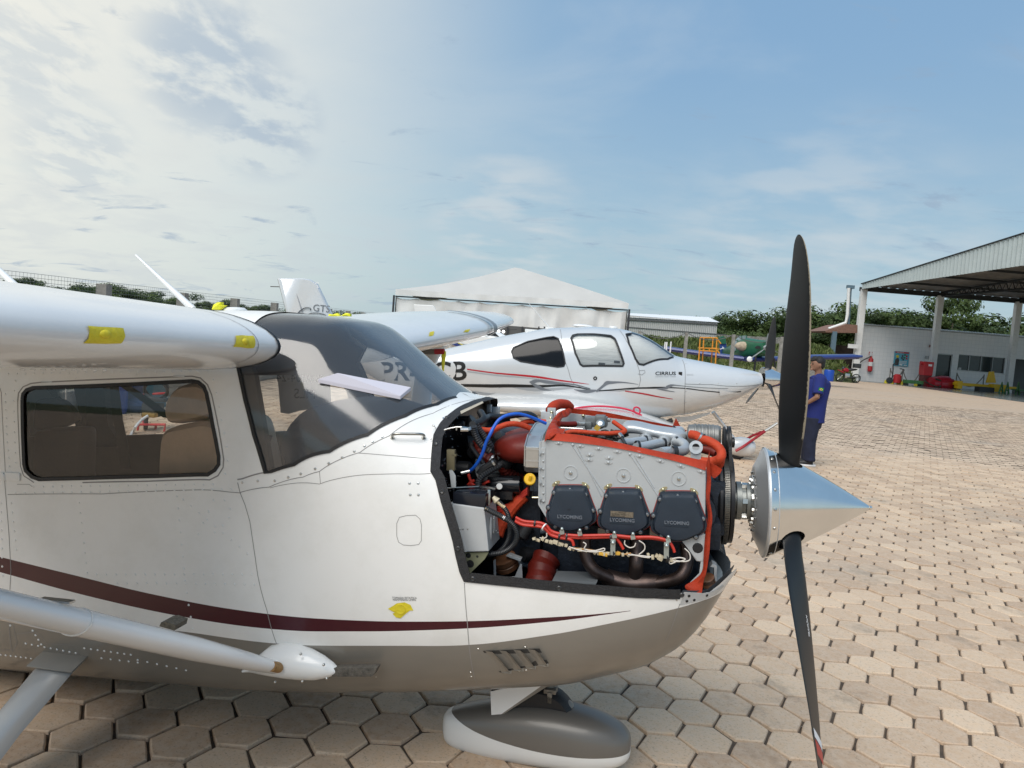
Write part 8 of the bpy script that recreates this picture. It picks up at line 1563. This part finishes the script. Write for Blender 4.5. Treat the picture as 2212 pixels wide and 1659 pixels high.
mb = MB(); mb.tube([(x0-.1, GY+.2, .3), (x0-.1, GY+.2, zt_+.5), (x0-.2, GY+.1, zt_+1.1), (x0+.1, GY, zt_+1.2)], .06, 6, 3); mb.tube([(x1, GY, zt_+.1), (x1+.3, GY, zt_+.6), (x0+.5, GY, zt_+.7)], .05, 6, 3); mb.build('handle', M_blk, eg_, kind='stuff'); mb = MB(); mb.lathe([(.1, -.08), (.34, -.06), (.34, .06), (.1, .08)], (x0-.45, GY, .34), (.2, 1, 0), 16, True); mb.build('wheel', M_blk, eg_)
GS = 'yellow-footed posts holding sagging ropes'; tops_ = []
for k, (x, ty, lb) in enumerate(((965, 1303, 'leftmost yellow-footed rope post, left of the red cylinder cart'), (1080, 1310, 'yellow-footed rope post right of the red cylinder cart'), (1245, 1322, 'rope post beside the tall red cabinet'), (1585, 1345, 'rope post in front of the window, left of the yellow fin'), (1838, 1362, 'rope post just left of the yellow fin'))):
    p = Yp(CR, x, ty, GY+.4); sp_ = thing('rope_post', lb, 'post', (p[0], GY+.4, 0), group=GS); mb = MB(); mb.cyl((0, 0, 0), (0, 0, p[2]), .055, n=8); mb.build('pole', mat('post_grey', (.16, .15, .13), .5), sp_); mb = MB(); mb.lathe([(.5, 0), (.45, .3), (.1, .4)], (0, 0, 0), (0, 0, 1), 16, True); mb.build('foot', M_tape if x != 1585 else M_blk, sp_); tops_.append(np.array([p[0], GY+.4, p[2]-.1]))
for i, j in ((0, 1), (1, 2), (3, 4)):
    mb = MB(); P = [tops_[i]*(1-t)+tops_[j]*t-np.array([0, 0, 5.2*t*(1-t)*(.7 if i == 0 else 1)]) for t in np.linspace(0, 1, 14)]; mb.tube(P, .05, 5); tag(mb.build('barrier_rope', mat('rope_grey', (.20, .19, .17), .8), None), ('short barrier rope behind the red cylinders', 'barrier rope sagging left of the tall red cabinet', 'barrier rope sagging in front of the window')[(0, 0, 1, 1, 2)[i+(1 if i == 1 else 0)] if i < 3 else 2], 'rope')
M_mach = mat('machine_green', (.05, .16, .05), .5, var=.3); M_yel = mat('equipment_yellow', (.68, .42, .01), .45, var=.1)
for nm, x0, x1, yt, h_, m_, lb in (('green_crate', 1098, 1258, 1405, None, M_mach, 'long low green crate standing by the rope posts'), ('green_box', 1512, 1575, 1425, None, M_mach, 'short green box left end of the yellow beam')):
    a_, b_, z_ = onfloor(x0, x1, yt, GY-1); o = thing(nm, lb, 'crate', ((a_+b_)/2, GY-1, 0)); mb = MB(); mb.box((0, 0, z_*.62), (b_-a_, .8, z_*.6)); mb.build('body', m_, o, smooth=False, bevel=.04); mb = MB()
    for sx in (-.42, .42): mb.box(((b_-a_)*sx, 0, z_*.16), (.2, .7, z_*.32))
    mb.build('skids', M_blk, o, smooth=False, kind='stuff')
rm_ = thing('red_compressor', 'red wheeled compressor with two round tanks in front of the doorway', 'machine', (0, 0, 0)); a_, b_, z_ = onfloor(1350, 1515, 1405, GY-1)
for xx, rr_ in ((a_+(b_-a_)*.25, .75), (a_+(b_-a_)*.62, .9), (a_+(b_-a_)*.9, .6)): mb = MB(); mb.lathe([(.2, -.7), (rr_*.9, -.6), (rr_, 0), (rr_*.9, .6), (.2, .7)], (xx, GY-1, z_*.5), (1, .1, .1), 18, True); mb.build('tank', mat('glossy_red', (.30, .01, .02), .3, var=.2), rm_)
mb = MB(); mb.box(((a_+b_)/2, GY-1.2, .25), (b_-a_, .7, .3)); mb.tube([(a_, GY-1.6, z_*1.1), (a_+1, GY-1.7, z_*.6), (a_+.4, GY-1.7, .1)], .09, 6, 4); mb.tube([(a_-1.2, GY-1.6, z_*.9), (a_-.8, GY-1.7, .4), (a_+.3, GY-1.7, .05)], .07, 6, 4); mb.build('frame_and_hoses', mat('grimy_metal', (.09, .085, .07), .45, .6), rm_, kind='stuff')
mb = MB(); rr = random.Random(5)
yw = thing('aircraft_tow_frame', 'long yellow beam with an upright yellow fin lying on the hangar floor', 'equipment', (0, 0, 0)); a_, b_, z_ = onfloor(1560, 2140, 1432, GY-2); mb = MB(); mb.box(((a_+b_)/2, GY-2, z_*.78), (b_-a_, .7, z_*.42)); mb.build('beam', M_yel, yw, smooth=False, bevel=.05)
P = [Yp(CR, *q, GY-2.2) for q in ((1868, 1440), (1898, 1336), (1932, 1334), (1950, 1440))]; mb = MB(); mb.prism(P, (0, .35, 0)); mb.build('fin', M_yel, yw, smooth=False, bevel=.05); mb = MB(); q = Yp(CR, 1940, 1500, GY-2); q0 = Yp(CR, 1880, 1480, GY-2); q1 = Yp(CR, 2000, 1480, GY-2); mb.box(((q0[0]+q1[0])/2, GY-2.3, .45), (q1[0]-q0[0], .8, .8)); q0 = Yp(CR, 1555, 1480, GY-2); mb.box((q0[0]+.3, GY-2.2, .5), (.5, .6, .8)); mb.build('feet', M_yel, yw, smooth=False, kind='stuff')
a_, b_, z_ = onfloor(1745, 1880, 1470, GY-2.5); mb = MB(); mb.box((0, 0, z_/2), (b_-a_, .9, z_)); o = mb.build('dark_case', M_blk, None, smooth=False, bevel=.03); o.location = ((a_+b_)/2, GY-3, 0); tag(o, 'long black case under the yellow beam left of the fin', 'case')
gf = thing('green_trestle', 'green folding trestles stacked at the right end of the yellow beam', 'trestle', (0, 0, 0))
for x in (2005, 2060, 2160): a_, b_, z_ = onfloor(x-18, x+18, 1435, GY-4); mb = MB(); mb.tube([(a_, GY-4, 0), ((a_+b_)/2, GY-4, z_), (b_, GY-4, 0)], .10, 5); mb.tube([(a_+.2, GY-4, z_*.3), (b_-.2, GY-4, z_*.3)], .08, 5); mb.build('leg_frame', M_mach, gf)
a_, b_, z_ = onfloor(2100, 2260, 1500, GY-4); mb = MB(); mb.box(((a_+b_)/2, GY-4.4, z_), (b_-a_, 1.2, .12)); mb.build('board', M_mach, gf, smooth=False)
# ---- motorcycle
mo = thing('motorcycle', 'red and black motorcycle parked beside the end of the white building', 'motorcycle'); MY = 67.; pr = Yp(CR, 492, 1380, MY); pf_ = Yp(CR, 643, 1390, MY); wr = .43
for nm, p in (('front_wheel', pr), ('rear_wheel', pf_)):
    mb = MB(); mb.lathe([(wr*.80, -.05), (wr*.92, -.07), (wr, 0), (wr*.92, .07), (wr*.80, .05)], (p[0], MY, wr), (0, 1, .0), 28); w_ = mb.build(nm, M_black, mo); mb = MB(); mb.lathe([(.08, -.08), (.08, .08)], (p[0], MY, wr), (0, 1, 0), 12, True)
    for k in range(8): mb.tube([(p[0], MY, wr), (p[0]+cos(k*pi/4)*wr*.8, MY, wr+sin(k*pi/4)*wr*.8)], .012, 4)
    mb.build('spokes', M_steel, w_, kind='stuff')
xf, xr = pr[0], pf_[0]; mb = MB(); mb.sphere((xf+(xr-xf)*.30, MY, 1.15), (.36, .18, .20), 16, 8, rotm(0, .2, 0)); mb.sphere((xf+.05, MY, .98), (.40, .09, .07), 12, 6, rotm(0, .35, 0)); mb.build('tank_and_fender', mat('glossy_red', (.30, .01, .02), .3, var=.2), mo); mb = MB(); mb.sphere((xf+(xr-xf)*.68, MY, 1.22), (.55, .16, .11), 14, 6, rotm(0, -.1, 0)); mb.build('seat', M_black, mo)
mb = MB(); mb.box((xf+(xr-xf)*.42, MY, .62), (.46, .3, .42)); mb.build('engine_block', M_steel, mo, bevel=.05); mb = MB(); mb.tube([(xf, MY, wr), (xf+.38, MY, 1.35)], .04, 8); mb.tube([(xf+.30, MY-.35, 1.45), (xf+.38, MY, 1.38), (xf+.30, MY+.35, 1.45)], .025, 6); mb.tube([(xf+.5, MY, .5), (xr, MY, wr)], .04, 6); mb.tube([(xf+.6, MY-.12, .45), (xr+.35, MY-.14, .62)], .06, 8); mb.sphere((xf+.22, MY, 1.28), (.15, .15, .15), 10, 8); mb.build('fork_and_exhaust', M_blk, mo, kind='stuff')
mb = MB(); mb.box((xr-.05, MY, 1.62), (.62, .45, .42)); mb.build('luggage_box', M_blk, mo, bevel=.05)
# blue drum and clutter near the motorcycle
bd = thing('blue_drum', 'blue plastic drum standing left of the motorcycle', 'drum'); p = Yp(CR, 388, 1372, 66); mb = MB(); mb.lathe([(.0, 0), (.42, 0), (.45, .2), (.43, .5), (.45, .9), (.40, 1.05), (0, 1.05)], (p[0], 66, 0), (0, 0, 1), 20); mb.build('body', mat('drum_blue', (.01, .06, .35), .35), bd)
mb = MB(); p = Yp(CR, 240, 1380, 66.5); mb.box((0, 0, .5), (3.0, .8, 1.0)); o = mb.build('stacked_blocks', M_conc, None, smooth=False, bevel=.03); o.location = (p[0], 67.5, 0); tag(o, 'low grey stack of masonry behind the standing person', 'blocks')
# ---- things seen through the cabin windows
M_drum = mat('drum_blue', (.01, .06, .35), .35)
dd = thing('blue_drum', 'blue drum seen through the cabin window left of the red cart', 'drum'); p = atZ(*CW(1055, 432)); mb = MB(); mb.lathe([(0, 0), (.24, 0), (.26, .1), (.25, .4), (.26, .75), (.23, .85), (0, .85)], (0, 0, 0), (0, 0, 1), 20); o = mb.build('body', M_drum, dd); dd.location = [float(v) for v in p]
dn = thing('blue_cloth_bundle', 'crumpled dark blue cloth seen through the cabin window beside the red cart', 'cloth'); p = atZ(*CW(1230, 418)); mb = MB(); mb.sphere((0, 0, .35), (.22, .2, .5), 12, 8); mb.sphere((.08, 0, .12), (.28, .22, .16), 12, 6); mb.build('cloth', mat('denim_cloth', (.02, .05, .13), .9, var=.4, vscale=6, bump=1., bscale=8), dn); dn.location = [float(v) for v in p]
tl = thing('teal_bin', 'teal bin seen through the cabin window behind the red cart', 'bin'); p = atZ(*CW(1340, 370)); mb = MB(); mb.box((0, 0, .45), (.7, .5, .9), taper=1.1); mb.build('body', mat('teal_plastic', (.02, .12, .17), .5), tl, smooth=False, bevel=.02); tl.location = [float(v) for v in p]
ct = thing('hose_cart', 'red wheeled cart with a coiled hose, seen through the cabin window', 'cart'); p = atZ(*CW(1440, 612)); cY = p[1]
def cp_(x, y, d=0): return Yp(CW, x, y, cY+d)
mb = MB()
for pts in (((1330, 612, 0), (1345, 545, 0), (1600, 545, .0), (1590, 610, .0)), ((1500, 610, .2), (1510, 545, .2)), ((1385, 520, .3), (1400, 360, .3), (1400, 200, .3)), ((1620, 150, .3), (1612, 240, .3), (1480, 250, .3)), ((1380, 500, .3), (1400, 545, 0))): mb.tube([cp_(*q) for q in pts], .017, 8)
mb.build('frame', mat('cart_red', (.50, .02, .03), .4), ct); mb = MB(); c_ = cp_(1410, 545, .1); mb.lathe([(.03, -.03), (.10, -.025), (.10, .025), (.03, .03)], (c_[0], c_[1], .105), (.9, .5, 0), 20, True); mb.build('wheel', M_black, ct)
mb = MB(); c_ = cp_(1510, 205, .25); mb.tube([c_+np.array([.16*cos(t)*(1+.1*sin(t*2.3)), .05*sin(t*.7), .13*sin(t)]) for t in np.linspace(0, 8*pi, 90)], .012, 6); mb.build('coiled_hose', M_black, ct); mb = MB(); mb.box(cp_(1500, 300, .2), (.34, .2, .05)); mb.box(cp_(1480, 400, .2), (.22, .2, .18)); mb.build('motor_box', M_dark, ct, bevel=.01); mb = MB(); mb.box(cp_(1450, 452, .05), (.18, .1, .06)); mb.build('brass_pump', mat('brass', (.42, .27, .10), .4, .7), ct, bevel=.01)
mb = MB(); mb.tube([cp_(1430, 460, 0), cp_(1370, 500, -.1), cp_(1310, 570, -.3), atZ(*CW(1270, 640)), atZ(*CW(1150, 900))], .018, 8, 4); tag(mb.build('white_hose', M_white, None), 'white hose leading down from the red cart, seen through the cabin window', 'hose')
# ---- person
PY = 11.37
def pp(x, y, d=0.): return Yp(None, x, y, PY+d)
def fuse(name, prims, m_, parent, vox=.012, smooth_it=4):
    mb = MB()
    for k, a_ in prims:
        getattr(mb, k)(**a_) if isinstance(a_, dict) else getattr(mb, k)(*a_)
    me = bpy.data.meshes.new(name); me.from_pydata(mb.v, [], mb.f); bm = bmesh.new(); bm.from_mesh(me); bmesh.ops.recalc_face_normals(bm, faces=bm.faces); bm.to_mesh(me); bm.free()
    o = bpy.data.objects.new('tmp', me); COL.objects.link(o); r_ = o.modifiers.new('r', 'REMESH'); r_.mode = 'VOXEL'; r_.voxel_size = vox; sm_ = o.modifiers.new('s', 'SMOOTH'); sm_.factor = .5; sm_.iterations = smooth_it
    bpy.context.view_layer.update(); me2 = bpy.data.meshes.new_from_object(o.evaluated_get(bpy.context.evaluated_depsgraph_get())); bpy.data.objects.remove(o); me2.name = name; me2.materials.clear(); me2.materials.append(m_); me2.shade_smooth(); return link(name, me2, parent)
pe = thing('person', 'person in a blue T-shirt and dark jeans standing behind the propeller, looking left', 'person')
M_skin_p = mat('skin', (.26, .135, .085), .5, spec=.35); M_shirt = mat('royal_blue_cotton', (.008, .017, .135), .85, var=.15, vscale=6, bump=.35, bscale=14); M_jean = mat('dark_jeans', (.010, .014, .035), .9, var=.3, vscale=10, bump=.3, bscale=20)
hd_ = pp(1766, 787); nk = pp(1768, 806); ch = pp(1768, 832); wa = pp(1760, 868); hp = pp(1755, 905); sh = pp(1772, 819, -.17); sh2 = pp(1772, 819, .17); el = pp(1765, 858, -.27); el2 = pp(1765, 858, .27); wr_ = pp(1738, 874, -.16); wr2 = pp(1738, 874, .16); hn = pp(1731, 881, -.06)
kn = pp(1748, 955, -.10); kn2 = pp(1744, 955, .10); an = pp(1747, 1000, -.11); an2 = pp(1742, 1000, .11); hpn = pp(1755, 910, -.10); hpf = pp(1755, 910, .10)
body_p = [('sphere', (hd_+np.array([.0, 0, .005]), (.098, .076, .118), 20, 14)), ('sphere', (hd_+np.array([-.030, 0, -.05]), (.062, .054, .062), 14, 10)), ('sphere', (hd_+np.array([-.090, 0, -.092]), (.022, .030, .016), 10, 8)), ('sphere', (hd_+np.array([-.103, 0, -.018]), (.018, .012, .020), 8, 6)), ('sphere', (hd_+np.array([-.096, 0, .0]), (.010, .010, .03), 8, 6)), ('sphere', (hd_+np.array([-.092, 0, -.052]), (.014, .022, .008), 8, 6)), ('sphere', (hd_+np.array([-.090, 0, -.066]), (.014, .020, .008), 8, 6)),
          ('sphere', (hd_+np.array([-.085, 0, .035]), (.02, .05, .01), 8, 6)), ('tube', ([hd_+np.array([.02, 0, -.05]), nk, nk+np.array([.01, 0, -.08])], [.056, .054, .075], 14)), ('tube', ([nk+np.array([0, 0, -.04]), ch, wa, hp], [.09, .13, .12, .13], 16)), ('sphere', (hd_+np.array([.012, -.078, -.012]), (.018, .010, .03), 10, 8)), ('sphere', (hd_+np.array([.012, .078, -.012]), (.018, .010, .03), 10, 8))]
for s_, e_, w_ in ((sh, el, wr_), (sh2, el2, wr2)): body_p.append(('tube', ([s_, e_, w_], [.052, .042, .028], 12)))
for w_, sg in ((wr_, -1), (wr2, 1)):
    pal = w_+np.array([-.055, -sg*.02, -.045]); body_p.append(('tube', ([w_, pal], [.028, .036], 12)))
    for k in range(4): body_p.append(('tube', ([pal+np.array([-.015, (k-1.5)*.019, -.01]), pal+np.array([-.045, (k-1.5)*.02-sg*.01, -.03]), pal+np.array([-.052, (k-1.5)*.02-sg*.025, -.055+.004*k])], [.0105, .0095, .008], 8)))
    body_p.append(('tube', ([w_+np.array([-.02, -sg*.01, -.02]), pal+np.array([-.0, -sg*.045, .005]), pal+np.array([-.025, -sg*.06, -.015])], [.013, .011, .009], 8)))
for a_, b_, c_ in ((hpn, kn, an), (hpf, kn2, an2)): body_p.append(('tube', ([a_, b_, c_], [.085, .058, .04], 12)))
fuse('body', body_p, M_skin_p, pe, .009, 3)
fuse('hair', [('sphere', (hd_+np.array([.022, 0, .045]), (.098, .087, .090), 18, 12)), ('sphere', (hd_+np.array([.055, 0, -.01]), (.062, .078, .07), 14, 10)), ('sphere', (hd_+np.array([-.045, 0, .085]), (.060, .070, .045), 14, 10)), ('sphere', (hd_+np.array([-.085, 0, .060]), (.030, .055, .025), 12, 8))], mat('black_hair', (.008, .007, .007), .6, bump=.8, bscale=80), pe, .011, 2)
for sg in (-1, 1):
    mb = MB(); mb.sphere(hd_+np.array([-.088, sg*.032, .003]), (.012, .014, .009), 10, 8); mb.build('eye', mat('eye_dark', (.02, .015, .012), .2), pe)
tor = [('tube', ([nk+np.array([.005, 0, -.045]), nk+np.array([0, 0, -.09])], [.075, .13], 16))]
rg_ = []
for p, rx, ry in ((nk+np.array([.005, 0, -.065]), .095, .14), (ch+np.array([0, 0, .06]), .158, .235), (ch, .178, .225), (wa+np.array([0, 0, .05]), .180, .215), (wa, .175, .21), (hp, .172, .215), (hp+np.array([.003, 0, -.045]), .176, .22)): rg_.append([p+np.array([rx*cos(t), ry*sin(t), 0]) for t in np.linspace(0, 2*pi, 28, endpoint=False)])
tor.append(('loft', (rg_,)))
for s_, e_ in ((sh, el), (sh2, el2)): tor.append(('tube', ([s_+(ch-s_)*.25+np.array([0, 0, .02]), s_, s_+(e_-s_)*.86], [.10, .092, .083], 16)))
fuse('t_shirt', tor, M_shirt, pe, .011, 3)
tr_ = []
for a_, b_, c_ in ((hpn, kn, an), (hpf, kn2, an2)): tr_.append(('tube', ([a_+np.array([0, 0, .06]), a_, b_, c_+np.array([0, 0, .05])], [.125, .125, .100, .090], 16))); tr_.append(('tube', ([c_+np.array([0, 0, .075]), c_+np.array([0, 0, .03])], [.096, .094], 14)))
rg_ = [[p+np.array([rx*cos(t), ry*sin(t), 0]) for t in np.linspace(0, 2*pi, 24, endpoint=False)] for p, rx, ry in ((hp+np.array([0, 0, .05]), .135, .175), (hp+np.array([0, 0, -.04]), .145, .19), (hp+np.array([0, 0, -.14]), .13, .18))]; tr_.append(('loft', (rg_,))); fuse('jeans', tr_, M_jean, pe, .011, 3)
for c_ in (an, an2):
    z0 = .0; x, y = c_[0], c_[1]; fuse('shoe', [('tube', ([np.array([x+.05, y, .055]), np.array([x-.06, y, .05]), np.array([x-.16, y, .04])], [.055, .052, .036], 12)), ('tube', ([np.array([x+.01, y, .06]), np.array([x+.01, y, .13])], [.055, .055], 12))], mat('black_shoe', (.012, .012, .013), .5), pe, .01, 2)
    mb = MB(); mb.loft([[np.array([x+xx, y+yy*w_, z]) for xx, yy, w_ in ((.10, -.6, .05), (.0, -1, .055), (-.12, -1, .052), (-.20, -.4, .04), (-.20, .4, .04), (-.12, 1, .052), (.0, 1, .055), (.10, .6, .05))] for z in (.002, .028)]); mb.build('shoe_sole', M_wprint, pe)
fc = sh+(el-sh)*.55+np.array([-.0, -.094, 0]); mb = MB(); mb.box(fc, (.075, .004, .055), rotm(.12, .1, 0)); fg_ = mb.build('flag_patch', mat('flag_green', (.0, .22, .06), .7), pe, smooth=False); mb = MB(); R = rotm(.12, .1, 0); mb.prism([fc+R@np.array(q) for q in ((-.030, -.0035, 0), (0, -.0035, -.021), (.030, -.0035, 0), (0, -.0035, .021))], (0, -.001, 0)); mb.build('flag_diamond', mat('flag_yellow', (.75, .60, .02), .7), fg_, smooth=False); mb = MB(); mb.lathe([(.0115, 0), (.0005, .0005)], fc+R@np.array([0, -.005, 0]), (0, -1, 0), 14); mb.build('flag_disc', mat('flag_blue', (.01, .03, .25), .7), fg_, smooth=False)
mb = MB(); q0 = pp(1741, 838, -.13); mb.box(q0, (.10, .004, .05), rotm(0, .2, 1.0)); mb.build('chest_print', mat('print_pale_blue', (.35, .50, .70), .7), pe, smooth=False)
# ---- whatever the frame leaves: a few tie-down specks of sand and leaves on the paving
rr = np.random.default_rng(11); mb = MB()
for _ in range(2600):
    d = rr.uniform(2.4, 14)**1.0; az = rr.uniform(-.66, .66); x, y = d*sin(az), d*cos(az)
    if x < XL: continue
    s_ = rr.uniform(.0015, .006); a_ = rr.uniform(0, pi); mb.add([(x+s_*cos(a_+k*2.1), y+s_*sin(a_+k*2.1), .005+s_*.2*(k == 1)) for k in range(3)], [(0, 1, 2)])
tag(mb.build('grit', mat('grit', (.30, .25, .19), .9), None, smooth=False, fix=False, kind='stuff'), 'fine grit and sand scattered over the pavers', 'grit')
